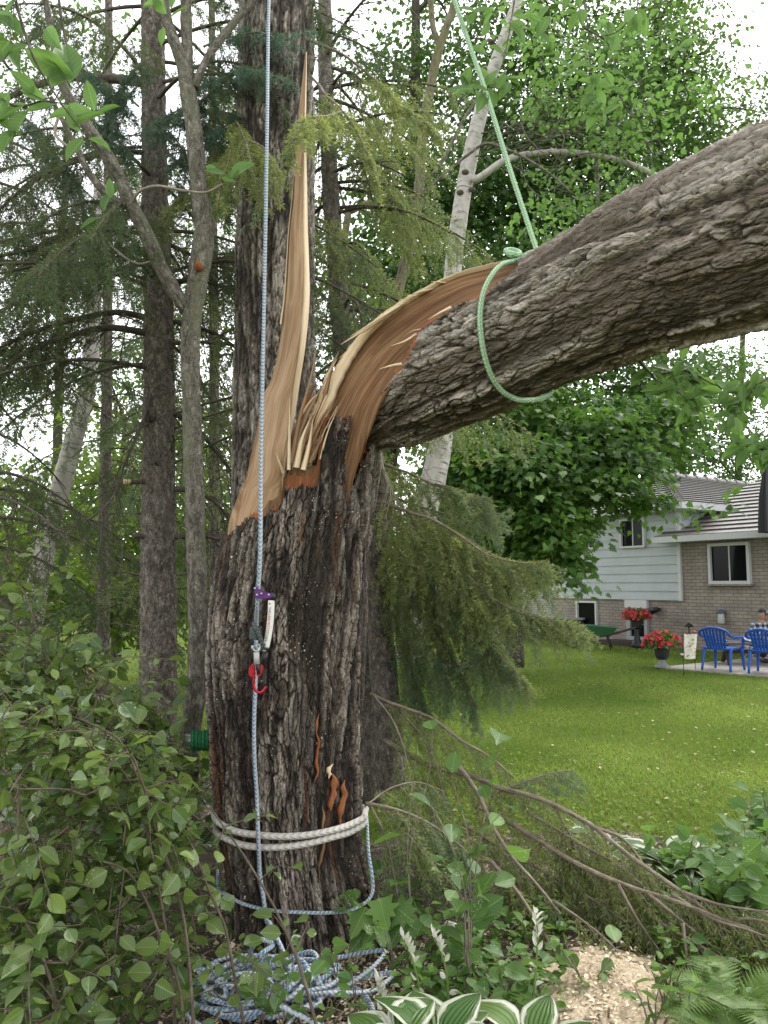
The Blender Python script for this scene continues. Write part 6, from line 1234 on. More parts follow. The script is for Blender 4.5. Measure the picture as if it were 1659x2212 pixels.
# ------------------------------------------------------------------ shrubs and garden plants
def leafy(al, aw, P, r0, rng, size, tpl, step=.04, start=.1, wid=1.0, droop=.35, jit=.5):
    """leaves set alternately along a twig"""
    P = np.asarray(P); d = np.r_[0, np.cumsum(np.linalg.norm(np.diff(P, axis=0), axis=1))]; n = max(2, int((d[-1] * (1 - start)) / step))
    t = d[-1] * (start + (1 - start) * (np.arange(n) + .7 * rng.rand(n)) / n); t[-1] = d[-1]; i = np.clip(np.searchsorted(d, t) - 1, 0, len(P) - 2); f = ((t - d[i]) / (d[i + 1] - d[i] + 1e-9))[:, None]
    C = P[i] * (1 - f) + P[i + 1] * f; T = unit(P[i + 1] - P[i]); S_ = unit(np.cross(T, UP) + 1e-6) * np.where(np.arange(n) % 2, 1, -1)[:, None]
    A_ = unit(T * .55 + S_ * .8 + rng.randn(n, 3) * jit * .5 - UP * droop * rng.rand(n)[:, None]); sz = size * (.45 + .75 * rng.rand(n) ** 1.3); pe = A_ * (sz * .22)[:, None]
    Nn = unit(UP * .8 + rng.randn(n, 3) * jit + np.array([0, -.25, 0])); leaves(al, C + pe, A_, Nn, sz, tpl, rng, np.clip(.4 + rng.randn(n) * .28, 0, 1), wid)
    if aw is not None:
        addtube(aw, P, np.linspace(r0, r0 * .4, len(P)), 5, rng.rand(), False)
        for c, p in zip(C, pe): addtube(aw, np.array([c, c + p * 1.05]), .0008, 3, .9, False)
def shrub(name, label, stems, seed, size, leafm, woodm, ntw=14, twl=(.18, .5), tpl=T_OV, step=.035, group=None, r0=.0065, fill=None, cat='shrub', hang=.1):
    """stems: (u, v, Y) polylines; fill: (u, v, Y, ru, rv, ry, n) regions of extra leafy twigs"""
    rng = rg(seed); base = W(*stems[0][-1]); t = thing(name, label, cat, [base[0], base[1], 0.03], group); aw, al = Acc(), Acc(); st = []
    for S_ in stems:
        P, _ = sp(S_, 30); st.append(P); addtube(aw, P, np.linspace(r0 * .45, r0, 30), 7, rng.rand())
        for k in range(ntw):
            i = rng.randint(0, 24); d = unit(rng.randn(3) * [.8, .6, .5] + UP * .25); L_ = twl[0] + (twl[1] - twl[0]) * rng.rand(); s = np.linspace(0, 1, 9)[:, None]
            leafy(al, aw, P[i] + d * L_ * s - UP * hang * L_ * s ** 2 * 2 + rng.randn(3) * .05 * s * (1 - s), .0028, rng, size, tpl, step)
    allp = np.concatenate(st)
    for (u, v, Y, ru, rv, ry, n) in (fill or []):
        c, rad = px_clump(u, v, Y, ru, rv, ry)
        for k in range(n):
            p = c + rad * (unit(rng.randn(3)) * rng.rand() ** .5); L_ = twl[0] + (twl[1] - twl[0]) * rng.rand(); d = unit(rng.randn(3) * [.9, .6, .6] + UP * .2); s = np.linspace(0, 1, 8)[:, None]
            Q = p - d * L_ * .5 + d * L_ * s - UP * hang * L_ * s ** 2 * 2; leafy(al, aw, Q, .0025, rng, size, tpl, step)
            if k % 4 == 0:
                q = allp[np.linalg.norm(allp - Q[0], axis=1).argmin()]; addtube(aw, spline(np.array([q, (q + Q[0]) / 2 - UP * .03, Q[0]]), 6), np.linspace(.004, .0025, 6), 5, rng.rand(), False)
    aw.build('stems', woodm, t); al.build('foliage', leafm, t); return t
# big wild shrub filling the lower left
shrub('wild_shrub', 'wild round-leaved shrub filling the lower left in front of the broken trunk', [
    [(65, 1790, 2.7), (200, 1855, 2.7), (265, 1875, 2.7), (320, 1955, 2.75), (350, 2035, 2.75), (385, 2125, 2.8), (400, 2260, 2.8)],
    [(325, 1660, 3.0), (380, 1760, 2.95), (420, 1840, 2.9), (450, 1920, 2.9), (485, 2000, 2.9), (505, 2100, 2.9), (535, 2260, 2.9)],
    [(455, 1745, 3.1), (550, 1885, 3.0), (600, 1975, 2.95), (645, 2080, 2.9), (690, 2240, 2.85)],
    [(95, 1530, 2.8), (200, 1565, 2.8), (260, 1600, 2.8), (290, 1660, 2.8), (302, 1730, 2.8), (330, 1850, 2.8), (350, 1960, 2.8), (370, 2100, 2.8), (380, 2260, 2.85)],
    [(40, 1705, 2.5), (165, 1710, 2.55), (190, 1720, 2.55), (250, 1635, 2.6), (275, 1625, 2.65), (310, 1700, 2.7), (340, 1800, 2.75), (390, 1950, 2.8), (410, 2100, 2.8), (420, 2260, 2.8)]],
    201, .074, M['leaf_shrub'], M['shrub_wood'], 5, (.12, .30), fill=[(120, 1640, 2.75, 140, 110, .25, 46), (300, 1700, 2.85, 120, 130, .22, 46), (80, 1830, 2.7, 130, 120, .25, 42), (270, 1860, 2.85, 120, 110, .2, 36), (150, 1990, 2.85, 170, 90, .25, 26), (350, 1820, 3.0, 60, 120, .15, 18), (400, 1990, 2.95, 50, 100, .12, 8), (40, 1560, 2.8, 80, 80, .2, 16), (540, 2080, 2.9, 40, 40, .06, 3), (300, 2120, 2.9, 120, 70, .15, 8), (60, 2080, 2.8, 90, 90, .2, 14), (230, 1560, 2.9, 80, 60, .15, 10)])
shrub('wild_shrub', 'darker wild shrub behind the front one, reaching up toward the spruce trunks', [
    [(185, 1440, 3.6), (220, 1515, 3.6), (260, 1640, 3.6), (290, 1800, 3.65)], [(30, 1350, 3.7), (60, 1480, 3.65), (100, 1620, 3.6), (140, 1800, 3.6)], [(330, 1470, 4.0), (340, 1560, 3.95), (350, 1700, 3.9), (360, 1850, 3.9)], [(10, 1200, 3.6), (60, 1300, 3.6), (85, 1380, 3.6), (120, 1500, 3.6), (150, 1700, 3.6)]],
    202, .078, M['leaf_shrub'], M['shrub_wood'], 10, (.18, .5), fill=[(60, 1480, 3.6, 130, 90, .35, 46), (200, 1560, 3.7, 140, 100, .35, 46), (330, 1640, 3.9, 90, 110, .3, 34), (80, 1700, 3.5, 160, 130, .3, 46), (250, 1780, 3.7, 150, 120, .3, 40), (380, 1740, 4.0, 40, 80, .2, 10), (20, 1360, 3.7, 60, 70, .3, 12), (160, 1420, 3.8, 90, 50, .3, 14)])
shrub('wild_shrub', 'low dark shrub in the bottom left corner of the picture', [
    [(-20, 1900, 2.5), (60, 2000, 2.5), (110, 2120, 2.5), (130, 2260, 2.55)], [(120, 1960, 2.9), (150, 2080, 2.9), (180, 2240, 2.9)], [(60, 2000, 2.7), (90, 2080, 2.7), (95, 2260, 2.7)]],
    203, .070, M['leaf_shrub'], M['shrub_wood'], 10, (.15, .35), fill=[(40, 1960, 2.6, 90, 90, .2, 24), (60, 2120, 2.6, 100, 90, .2, 20), (200, 2180, 2.8, 100, 50, .15, 10), (240, 2030, 3.0, 120, 60, .2, 14)])
shrub('wild_shrub', 'leafy bush at the foot of the spruce and the thin forked tree', [
    [(380, 1600, 4.4), (385, 1680, 4.4), (400, 1800, 4.4)], [(380, 1700, 4.4), (390, 1780, 4.4), (400, 1900, 4.4)]], 204, .062, M['leaf_shrub'], M['shrub_wood'], 10, (.15, .4), fill=[(370, 1740, 4.4, 60, 100, .3, 22), (330, 1800, 4.5, 120, 100, .3, 30), (390, 1660, 4.4, 30, 50, .1, 5), (200, 1700, 5.2, 180, 110, .4, 46), (60, 1600, 5.2, 160, 110, .4, 40)])
# twigs with larger leaves entering from the top corners
r = rg(8)
hl = thing('leafy_branch', 'branch of pale long leaves hanging into the upper left corner', 'branch', W(60, -40, 2.4)); al, aw = Acc(), Acc()
for lst in [[(20, -60, 2.3), (50, 60, 2.3), (75, 130, 2.3), (130, 220, 2.35), (190, 300, 2.4)], [(120, -60, 2.5), (140, 80, 2.5), (165, 170, 2.5), (200, 240, 2.5)], [(-40, 60, 2.4), (30, 160, 2.4), (90, 215, 2.4), (150, 225, 2.4)], [(-30, 190, 2.4), (40, 230, 2.4), (110, 210, 2.4)]]:
    P, _ = sp(lst, 16); addtube(aw, P, np.linspace(.006, .002, 16), 6, r.rand())
leafcluster(al, [(160, 165, 2.4, -112, -58), (150, 180, 2.4, -10, -95), (205, 240, 2.45, -20, -70), (200, 240, 2.45, -100, 10), (210, 250, 2.45, 45, -28), (175, 285, 2.4, -32, -60), (160, 275, 2.4, 60, -40), (120, 225, 2.4, -70, 15), (100, 218, 2.4, -60, -28), (60, 225, 2.4, -75, 40), (80, 200, 2.4, -60, -50), (40, 150, 2.35, -55, -90), (50, 80, 2.3, -70, -55), (60, 100, 2.3, -60, 20), (30, 60, 2.3, -60, -30), (110, 190, 2.4, 50, -60), (20, 200, 2.4, -50, 70), (60, 240, 2.4, -40, 60), (190, 300, 2.4, 50, 20), (180, 300, 2.4, -40, 45),
    (360, 30, 2.6, -30, -50), (365, 40, 2.6, 40, -30), (355, 60, 2.6, -8, 40), (370, 20, 2.6, 20, -60), (350, 10, 2.6, -45, 0), (20, 90, 2.3, -50, 60), (10, 30, 2.3, 30, -40), (100, 60, 2.4, 30, 45), (-5, 260, 2.4, 50, 30), (30, 280, 2.4, -30, 50)], .1, r, T_OV)
aw.build('twigs', M['bark_dead'], hl); al.build('foliage', M['leaf_light'], hl)
hr = thing('leafy_branch', 'light green leafy branch hanging beside the green rope at upper right', 'branch', W(1120, -40, 3.6)); al, aw = Acc(), Acc()
for lst in [[(1120, -60, 3.6), (1105, 40, 3.6), (1090, 120, 3.6), (1070, 180, 3.6)], [(1250, -60, 3.8), (1270, 60, 3.8), (1275, 140, 3.8), (1290, 210, 3.8)], [(1060, -60, 3.5), (1050, 0, 3.5), (1035, 60, 3.5)], [(1260, 60, 3.8), (1310, 90, 3.8), (1330, 150, 3.8)], [(1380, -60, 3.6), (1370, 30, 3.6), (1330, 70, 3.6), (1280, 80, 3.7)]]:
    P, _ = sp(lst, 16); addtube(aw, P, np.linspace(.006, .002, 16), 6, r.rand())
cl = []
for u, v, Y, n, L_ in [(1020, 190, 3.5, 9, 48), (1065, 185, 3.5, 7, 45), (1040, 40, 3.5, 8, 42), (1050, 90, 3.5, 5, 36), (1100, 190, 3.6, 7, 46), (1240, 150, 3.7, 7, 40), (1280, 190, 3.8, 8, 44), (1290, 240, 3.8, 7, 42), (1240, 20, 3.7, 6, 42), (1330, 170, 3.8, 4, 42), (1150, 30, 3.8, 7, 40), (1200, 90, 3.9, 6, 36), (1380, 20, 3.6, 6, 40), (1320, 60, 3.7, 5, 36), (1480, 90, 4.0, 5, 36), (1300, 100, 3.8, 5, 36), (1110, 60, 3.7, 5, 38)]:
    for k in range(n):
        a_ = r.rand() * 6.28; l_ = L_ * (.7 + .5 * r.rand()); cl.append((u + r.randn() * 12, v + r.randn() * 10, Y + .05 * r.randn(), l_ * math.cos(a_), abs(l_ * math.sin(a_)) * (1 if r.rand() < .6 else -1)))
leafcluster(al, cl, .1, r, T_OV); aw.build('twigs', M['bark_thin'], hr); al.build('foliage', M['leaf_light'], hr)
hm = thing('leafy_branch', 'pale leafy twigs hanging below the fallen stem at the right edge', 'branch', W(1400, 790, 3.1)); al, aw = Acc(), Acc(); cl = []
for lst in [[(1375, 775, 3.1), (1420, 820, 3.15), (1470, 850, 3.2), (1500, 890, 3.25)], [(1420, 810, 3.15), (1480, 800, 3.2), (1540, 830, 3.2), (1600, 860, 3.2)], [(1680, 800, 3.2), (1620, 850, 3.2), (1580, 920, 3.2)], [(1700, 960, 3.2), (1640, 970, 3.2), (1600, 960, 3.2)]]:
    P, _ = sp(lst, 16); addtube(aw, P, np.linspace(.007, .002, 16), 6, r.rand())
    for i in range(3, 16):
        u, v = proj(P[i])
        for k in range(3): a_ = r.rand() * 6.28; l_ = 26 + 24 * r.rand(); cl.append((u + r.randn() * 8, v + r.randn() * 8, P[i][1] + .04 * r.randn(), l_ * math.cos(a_), l_ * abs(math.sin(a_)) * (1 if r.rand() < .7 else -1)))
leafcluster(al, cl, .1, r, T_OV); aw.build('twigs', M['bark_thin'], hm); al.build('foliage', M['leaf_light'], hm)

# ------------------------------------------------------------------ fallen spruce branches, lower right
def fallen(label, lst, r0, seed, nsec, seclen, hang, tone=.5, dens=175, start=.1, subs=(), L=.031, w=.0056):
    tone = min(1, tone + .22); nsec = int(nsec * .85)
    P, _ = sp(lst, 50); t = thing('fallen_branch', label, 'branch', [P[0][0], P[0][1], P[:, 2].min()], 'fallen spruce branches beside the trunk'); aw, an = Acc(), Acc()
    addtube(aw, P, np.linspace(r0, r0 * .4, 50), 10, .5); rr_ = rg(seed); bough(aw, an, P, .004, rr_, nsec, seclen, hang, dens, L, w, tone, 3, start, .7, main=False)
    for s_ in subs:
        Q, _ = sp(s_, 24); addtube(aw, Q, np.linspace(r0 * .55, .003, 24), 7, rr_.rand()); bough(aw, an, Q, .003, rr_, max(6, nsec // 3), seclen * .8, hang, dens, L, w, tone, 3, .2, .7, main=False)
    aw.build('stick', M['twig'], t); an.build('needles', M['needle'], t)
fallen('longest bare-backed fallen spruce branch sloping from the trunk to the lower right', [(830, 1600, 4.7), (945, 1660, 4.5), (1015, 1675, 4.4), (1090, 1705, 4.25), (1150, 1720, 4.15), (1280, 1785, 3.95), (1355, 1845, 3.8), (1470, 1925, 3.6), (1605, 2025, 3.42), (1700, 2080, 3.35)], .017, 301, 56, .36, .9, .6, subs=[[(1280, 1785, 3.95), (1345, 1812, 3.9), (1395, 1880, 3.8), (1420, 1960, 3.7)], [(1195, 1740, 4.1), (1230, 1800, 4.0), (1255, 1860, 3.9)], [(1470, 1925, 3.6), (1540, 1950, 3.5), (1659, 1970, 3.4)], [(1560, 1990, 3.48), (1620, 1985, 3.4), (1690, 2000, 3.3)]])
fallen('second fallen spruce branch lying just below the longest one', [(1030, 1740, 4.3), (1090, 1770, 4.2), (1155, 1810, 4.05), (1255, 1870, 3.85), (1360, 1915, 3.7), (1465, 1948, 3.55), (1600, 2000, 3.4), (1680, 2020, 3.35)], .015, 302, 48, .38, 1.0, .55, subs=[[(1400, 1930, 3.6), (1480, 1995, 3.5), (1540, 2045, 3.4), (1600, 2110, 3.3)], [(1475, 1995, 3.48), (1485, 2070, 3.4), (1498, 2120, 3.35), (1512, 2215, 3.3)], [(1335, 1910, 3.7), (1380, 1990, 3.6), (1430, 2060, 3.5)]])
fallen('short brown broken branch pointing down at the middle of the fallen spruce pile', [(980, 1640, 4.3), (1030, 1710, 4.2), (1070, 1795, 4.0), (1110, 1855, 3.9), (1155, 1905, 3.8), (1212, 1975, 3.65)], .013, 303, 16, .34, 1.1, .5, subs=[[(1195, 1945, 3.7), (1260, 1990, 3.6), (1320, 2040, 3.5), (1345, 2070, 3.45)]])
fallen('fallen spruce spray drooping to the ground left of the sawdust', [(1060, 1860, 3.9), (1120, 1930, 3.75), (1165, 2000, 3.6), (1200, 2060, 3.45), (1240, 2150, 3.3)], .010, 304, 24, .30, 1.0, .75)
fallen('upper fallen spruce branch fanning out beside the trunk at waist height', [(800, 1500, 4.7), (840, 1518, 4.6), (890, 1535, 4.55), (930, 1550, 4.5), (990, 1595, 4.45), (1065, 1640, 4.4), (1110, 1680, 4.35)], .013, 305, 30, .36, 1.0, .55, subs=[[(805, 1500, 4.65), (850, 1560, 4.5), (880, 1650, 4.35), (890, 1720, 4.25), (915, 1800, 4.15)], [(860, 1530, 4.6), (930, 1620, 4.4), (960, 1720, 4.25)]])
fallen('tangle of blue green spruce sprays against the right side of the trunk', [(790, 1735, 3.75), (840, 1745, 3.7), (900, 1765, 3.75), (960, 1800, 3.8), (1020, 1850, 3.8)], .009, 306, 44, .34, 1.0, .2, subs=[[(800, 1740, 3.75), (830, 1800, 3.7), (850, 1880, 3.65), (860, 1940, 3.6)], [(880, 1690, 4.1), (930, 1740, 4.0), (950, 1830, 3.95), (980, 1900, 3.9)], [(790, 1740, 3.75), (850, 1700, 3.9), (900, 1690, 4.0), (960, 1710, 4.1)]])
fallen('dense spruce sprays under the middle of the fallen branches', [(1000, 1780, 4.2), (1080, 1830, 4.1), (1170, 1880, 4.0), (1260, 1930, 3.85), (1350, 1990, 3.7)], .010, 307, 50, .38, 1.1, .35, subs=[[(1100, 1840, 4.1), (1120, 1900, 4.0), (1130, 1990, 3.9)], [(1250, 1920, 3.85), (1300, 1990, 3.8), (1360, 2060, 3.6)], [(1180, 1890, 4.0), (1210, 1960, 3.95), (1230, 2040, 3.8)]])
fallen('spruce sprays lying low at the right edge among the ferns', [(1420, 1990, 3.6), (1490, 2030, 3.45), (1560, 2070, 3.35), (1640, 2100, 3.3)], .009, 308, 34, .34, 1.0, .6, subs=[[(1500, 2030, 3.45), (1540, 2100, 3.35), (1580, 2180, 3.25)], [(1440, 2000, 3.55), (1450, 2070, 3.5), (1455, 2150, 3.4)]])

fallen('bluish spruce spray standing up from the pile toward the lawn', [(1060, 1720, 4.3), (1130, 1690, 4.3), (1190, 1670, 4.3), (1240, 1665, 4.3)], .007, 309, 22, .26, .6, .1)
fallen('spruce sprays filling the gap between the two longest fallen branches', [(1150, 1760, 4.1), (1250, 1820, 3.95), (1350, 1880, 3.8), (1440, 1960, 3.65)], .008, 310, 46, .32, 1.0, .6)
fallen('drooping spruce sprays at the far right end of the fallen branches', [(1450, 1930, 3.6), (1540, 1985, 3.45), (1620, 2010, 3.35), (1700, 2040, 3.3)], .008, 311, 40, .32, 1.0, .75)
# ------------------------------------------------------------------ ground plants
def stemplant(name, label, base, stems, seed, size, tpl=T_OV, mat='leaf_plant', step=.05, cat='plant', group=None, wid=1.0, r0=.004):
    rng = rg(seed); base = np.array(base); t = thing(name, label, cat, base, group); al, aw = Acc(), Acc()
    for S_ in stems:
        P = spline(np.array([base + [rng.randn() * .01, rng.randn() * .01, 0]] + [W(*q) for q in S_]), 14); leafy(al, aw, P, r0, rng, size, tpl, step, .25, wid)
    aw.build('stems', M['twig'], t); al.build('foliage', M[mat], t); return t
stemplant('sapling', 'tall young plant with broad round leaves in front of the fallen branches', G(1010, 2180, .03), [[(1015, 1950, 3.25), (1010, 1800, 3.25), (975, 1680, 3.3)], [(1020, 1960, 3.25), (1040, 1800, 3.25), (1075, 1640, 3.25), (1080, 1580, 3.25)], [(1010, 1900, 3.25), (1060, 1780, 3.2), (1100, 1740, 3.2)], [(1005, 1950, 3.3), (930, 1860, 3.35), (880, 1800, 3.4)], [(1015, 1960, 3.25), (1070, 1900, 3.2), (1090, 1840, 3.2)], [(1010, 1960, 3.2), (980, 1840, 3.2), (940, 1750, 3.25)]], 401, .115, step=.075)
stemplant('sapling', 'young plant with two large smooth leaves beside the trunk at rope height', G(900, 2060, .03), [[(880, 1850, 3.6), (890, 1700, 3.6), (900, 1620, 3.6)], [(885, 1850, 3.6), (930, 1650, 3.6), (935, 1580, 3.6)]], 402, .105, step=.22)
for k, (u, v, n, lab) in enumerate([(800, 1990, 6, 'low leafy plant against the right foot of the trunk'), (860, 2060, 6, 'toothed leafy plant just behind the hosta flower spikes'), (930, 2010, 6, 'leafy plant beside the curved grey rope end'), (1100, 2130, 8, 'broad-leaved plant standing left of the sawdust heap'), (1060, 2200, 6, 'jagged green plant at the bottom edge between the hostas'), (730, 2090, 5, 'small round-leaved plant in front of the trunk foot'), (640, 2110, 4, 'small leafy sprig standing in the rope pile'), (1270, 2090, 4, 'little plant at the top of the sawdust heap'), (860, 1940, 5, 'leafy plant in the spruce sprays right of the trunk'), (560, 2160, 4, 'leafy sprig in front of the rope pile'), (690, 2190, 4, 'leafy sprig at the lower right of the rope pile'), (500, 2110, 5, 'leafy sprig rising from the left part of the rope pile'), (610, 2170, 5, 'bushy sprig before the middle of the rope pile'), (770, 2150, 4, 'small plant at the right end of the rope pile'), (590, 2070, 3, 'thin sprig between the hanging rope and the trunk foot')]):
    g = G(u, min(v + 60, 2230), .03); S_ = []; rr_ = rg(420 + k)
    for i in range(n): a_ = rr_.rand() * 2 - 1; S_.append([(u + a_ * 30, v + 10, g[1] - .03), (u + a_ * 70, v - 30 - 30 * rr_.rand(), g[1] - .1 * rr_.rand())])
    stemplant('garden_plant', lab, g, S_, 440 + k, .085 if k not in (5, 6, 9, 10, 11, 12, 13, 14) else .058, T_HT if k in (5, 1) else T_OV, step=.06 if k < 5 else .05)
tm = thing('maple_seedling', 'maple seedling with lobed leaves right of the trunk foot', 'plant', G(840, 2010, .03)); al, aw = Acc(), Acc(); rr_ = rg(5); b0 = G(830, 2050, .03)
for u, v in [(820, 1940), (850, 1955), (790, 1960), (875, 1985), (830, 1985), (800, 2000)]:
    c = W(u, v, b0[1] - .1); addtube(aw, spline(np.array([b0, (b0 + c) / 2 + UP * .05, c]), 6), .0022, 5); leaves(al, c[None], np.array([[rr_.randn() * .4, -.6, -.5]]), np.array([[rr_.randn() * .3, -.7, .7]]), .15, T_MP, rr_)
aw.build('stems', M['twig'], tm); al.build('foliage', M['leaf_plant'], tm)
# hostas with white-margined leaves
tt, ss = np.meshgrid(np.linspace(0, 1, 12), np.linspace(-1, 1, 9), indexing='ij'); wprof = np.interp(tt, [0, .1, .3, .55, .8, .93, 1], [.06, .22, .40, .40, .24, .10, .0])
T_HO = (np.stack([tt, ss * wprof, -.55 * tt ** 2.2 + .10 * np.abs(ss) * wprof * 2.2 + .015 * np.cos(ss * 14) * wprof], -1).reshape(-1, 3), grid(12, 9), np.stack([tt, ss, ss * 0], -1).reshape(-1, 3))
m, nt, bs = newmat('hosta leaf'); c = attr(nt, 'bco', True); s_ = nd(nt, 'ShaderNodeSeparateXYZ', None, Vector=c); nz_ = noise(nt, mapped(nt, c, (5, 12, 1)), 1.0, 3)
ed_ = mth(nt, 'ADD', mth(nt, 'ABSOLUTE', s_.outputs[1]), mth(nt, 'MULTIPLY', mth(nt, 'SUBTRACT', nz_, .5), .5)); col = mixc(nt, mth(nt, 'GREATER_THAN', ed_, .72), ramp(nt, attr(nt, 'rnd'), [(0, (.06, .14, .03)), (1, (.13, .22, .05))]), (.62, .64, .50))
nt.links.new(col, bs.inputs['Base Color']); bs.inputs['Roughness'].default_value = .45; bump(nt, bs, mth(nt, 'SINE', mth(nt, 'MULTIPLY', s_.outputs[1], 26.)), .002)
t_ = nt.nodes.new('ShaderNodeBsdfTranslucent'); nt.links.new(col, t_.inputs['Color']); mx = nt.nodes.new('ShaderNodeMixShader'); mx.inputs[0].default_value = .3; nt.links.new(bs.outputs[0], mx.inputs[1]); nt.links.new(t_.outputs[0], mx.inputs[2]); nt.links.new(mx.outputs[0], nt.nodes['Material Output'].inputs['Surface']); M['hosta'] = m
M['hosta_stalk'] = leafmat('hosta stalk', (.14, .22, .05), (.20, .28, .08), (.3, .4, .1), .2); M['hosta_bud'] = leafmat('pale buds', (.45, .50, .32), (.62, .60, .55), (.6, .6, .5), .3)
def hosta(label, base, n, L_, seed, stalks=()):
    rng = rg(seed); base = np.array(base); t = thing('hosta', label, 'plant', base, 'white-edged hostas'); al, aw = Acc(), Acc()
    for k in range(n):
        az = k * 2.4 + rng.randn() * .3; up = .5 + .6 * rng.rand(); d = np.array([math.cos(az), math.sin(az), 0]); b1 = base + d * .05 + UP * (.10 + .10 * up * rng.rand())
        addtube(aw, spline(np.array([base + d * .01, (base + b1) / 2 + d * .01, b1]), 5), .005, 6); leaves(al, b1[None], (d + UP * up)[None], (UP - d * up * .8 + rng.randn(3) * .15)[None], L_ * (.75 + .4 * rng.rand()), T_HO, rng)
    aw.build('leaf_stalks', M['hosta_stalk'], t); al.build('foliage', M['hosta'], t)
    for lst in stalks:
        P, _ = sp(lst, 20); V, F, b = tube(P, np.linspace(.006, .003, 20), 7); o = mk('flower_stalk', V, F, M['hosta_stalk'], t, True, None, b); ab_ = Acc()
        for k in range(15):
            i = 19 - int(k * .42); d = unit(np.array([math.cos(k * 2.1), math.sin(k * 2.1), 1.4])); leaves(ab_, (P[i] + UP * .01 * (k % 3))[None], d[None], rng.randn(1, 3), .038, T_LN, rng)
        for i in (5, 8, 11): ac_ = Acc(); leaves(ac_, P[i][None], np.array([[rng.randn(), -.5, .8]]), rng.randn(1, 3), .045, T_LN, rng); ac_.build('bract', M['hosta_bud'], o)
        ab_.build('buds', M['hosta_bud'], o)
hosta('white-edged hosta with two budding flower spikes at the bottom centre', G(935, 2370, .03), 10, .20, 501, [[(915, 2240, 3.0), (908, 2150, 3.0), (893, 2080, 3.0), (872, 2030, 3.0)], [(965, 2240, 3.0), (968, 2150, 3.0), (960, 2080, 3.0), (938, 2025, 3.0)]])
hosta('narrow white-edged hosta with one tall flower spike left of the sawdust', G(1145, 2350, .03), 4, .18, 502, [[(1145, 2240, 2.95), (1152, 2150, 2.95), (1160, 2060, 2.95), (1160, 1985, 2.95)]])
hosta('white-edged hosta at the bed edge behind the fallen branches', G(1450, 1935, .03), 9, .22, 503); hosta('white-edged hosta half hidden by the leafy garden plants at right', G(1520, 1945, .03), 8, .2, 504)
hosta('small white-edged hosta near the lawn behind the longest fallen branch', G(1300, 1880, .03), 6, .16, 505); hosta('white-edged hosta at the left end of the front row beside the rope pile', G(850, 2380, .03), 6, .17, 506, [[(835, 2260, 2.95), (830, 2190, 2.95), (820, 2140, 2.95), (815, 2120, 2.95)]])
for k, (u, v, lab) in enumerate([(1560, 1900, 'dark leafy garden plant at right, tallest against the lawn'), (1620, 1860, 'bushy garden plant at the right edge beside the lawn'), (1640, 1930, 'low garden plant at the right edge under the bushy one'), (1530, 1960, 'leafy garden plant just right of the far hostas'), (1590, 1960, 'dense dark ground plant in front of the right hand garden bed'), (1470, 1880, 'light green plant rising behind the white-edged hosta'), (1660, 1790, 'pale plant with large leaves at the right edge of the lawn')]):
    g = G(u, v + 50, .03); S_ = []; rr_ = rg(460 + k)
    for i in range(16): a_ = rr_.rand() * 2 - 1; S_.append([(u + a_ * 25, v + 10, g[1] + .1 * rr_.randn()), (u + a_ * 70, v - 25 - 65 * rr_.rand(), g[1] + .2 * rr_.randn())])
    stemplant('garden_plant', lab, g, S_, 470 + k, .10, step=.045, mat='leaf_light' if k in (5, 6, 1) else 'leaf_plant')
# fern
_n = 9; _x = np.repeat(np.linspace(.04, 1, _n), 2); _w = np.where(np.arange(2 * _n) % 2, .05, .17) * (1.06 - _x)
T_PIN = _fan([(0, 0)] + [(a_, b_) for a_, b_ in zip(_x, _w)] + [(a_, -b_) for a_, b_ in zip(_x[::-1], _w[::-1])])
def fern(label, base, n, L_, seed):
    rng = rg(seed); base = np.array(base); t = thing('fern', label, 'plant', base, 'ferns'); al, aw = Acc(), Acc()
    for k in range(n):
        az = k * 6.28 / n + rng.randn() * .3; d = np.array([math.cos(az), math.sin(az), 0]); l_ = L_ * (.75 + .4 * rng.rand()); s = np.linspace(0, 1, 26)[:, None]; P = base + d * l_ * .75 * s + UP * l_ * (.9 * s - .75 * s ** 2); addtube(aw, P, np.linspace(.003, .0008, 26), 5, .5, False); T = unit(np.gradient(P, axis=0)); sd = unit(np.cross(T, UP))
        for sg in (1, -1):
            w_ = np.interp(s[4:, 0], [0, .15, .4, 1], [.1, .8, 1, .08]) * l_ * .26; A_ = sd[4:] * sg + T[4:] * .45
            for q in range(22):
                nn_ = np.cross(T[4 + q], sd[4 + q]) + rng.randn(3) * .1; leaves(al, P[4 + q][None], A_[q][None], nn_[None], max(w_[q], .006), T_PIN, rng, np.array([np.clip(.5 + .2 * rng.randn(), 0, 1)]))
    aw.build('stalks', M['hosta_stalk'], t); al.build('fronds', M['fern'], t)
fern('bright green fern at the lower right corner', G(1580, 2200, .03), 8, .42, 601); fern('second bright fern at the bottom edge beside the corner fern', G(1600, 2290, .03), 7, .40, 602); fern('small fern low beside the hosta flower spikes', G(980, 2190, .03), 6, .22, 603)
for k, (u, v) in enumerate([(1440, 2130), (1410, 2180), (1480, 2180)]):
    g = G(u, v + 50, .03); S_ = [[(u + q * 12, v, g[1]), (u + q * 25, v - 45, g[1] - .05)] for q in (-1.5, -.5, .5, 1.5)]; stemplant('weed', ['grey green upright weed right of the sawdust heap', 'low grey green weed at the edge of the sawdust heap', 'grey green weed at the bottom beside the ferns'][k], g, S_, 480 + k, .075, T_LN, step=.04, wid=.8)
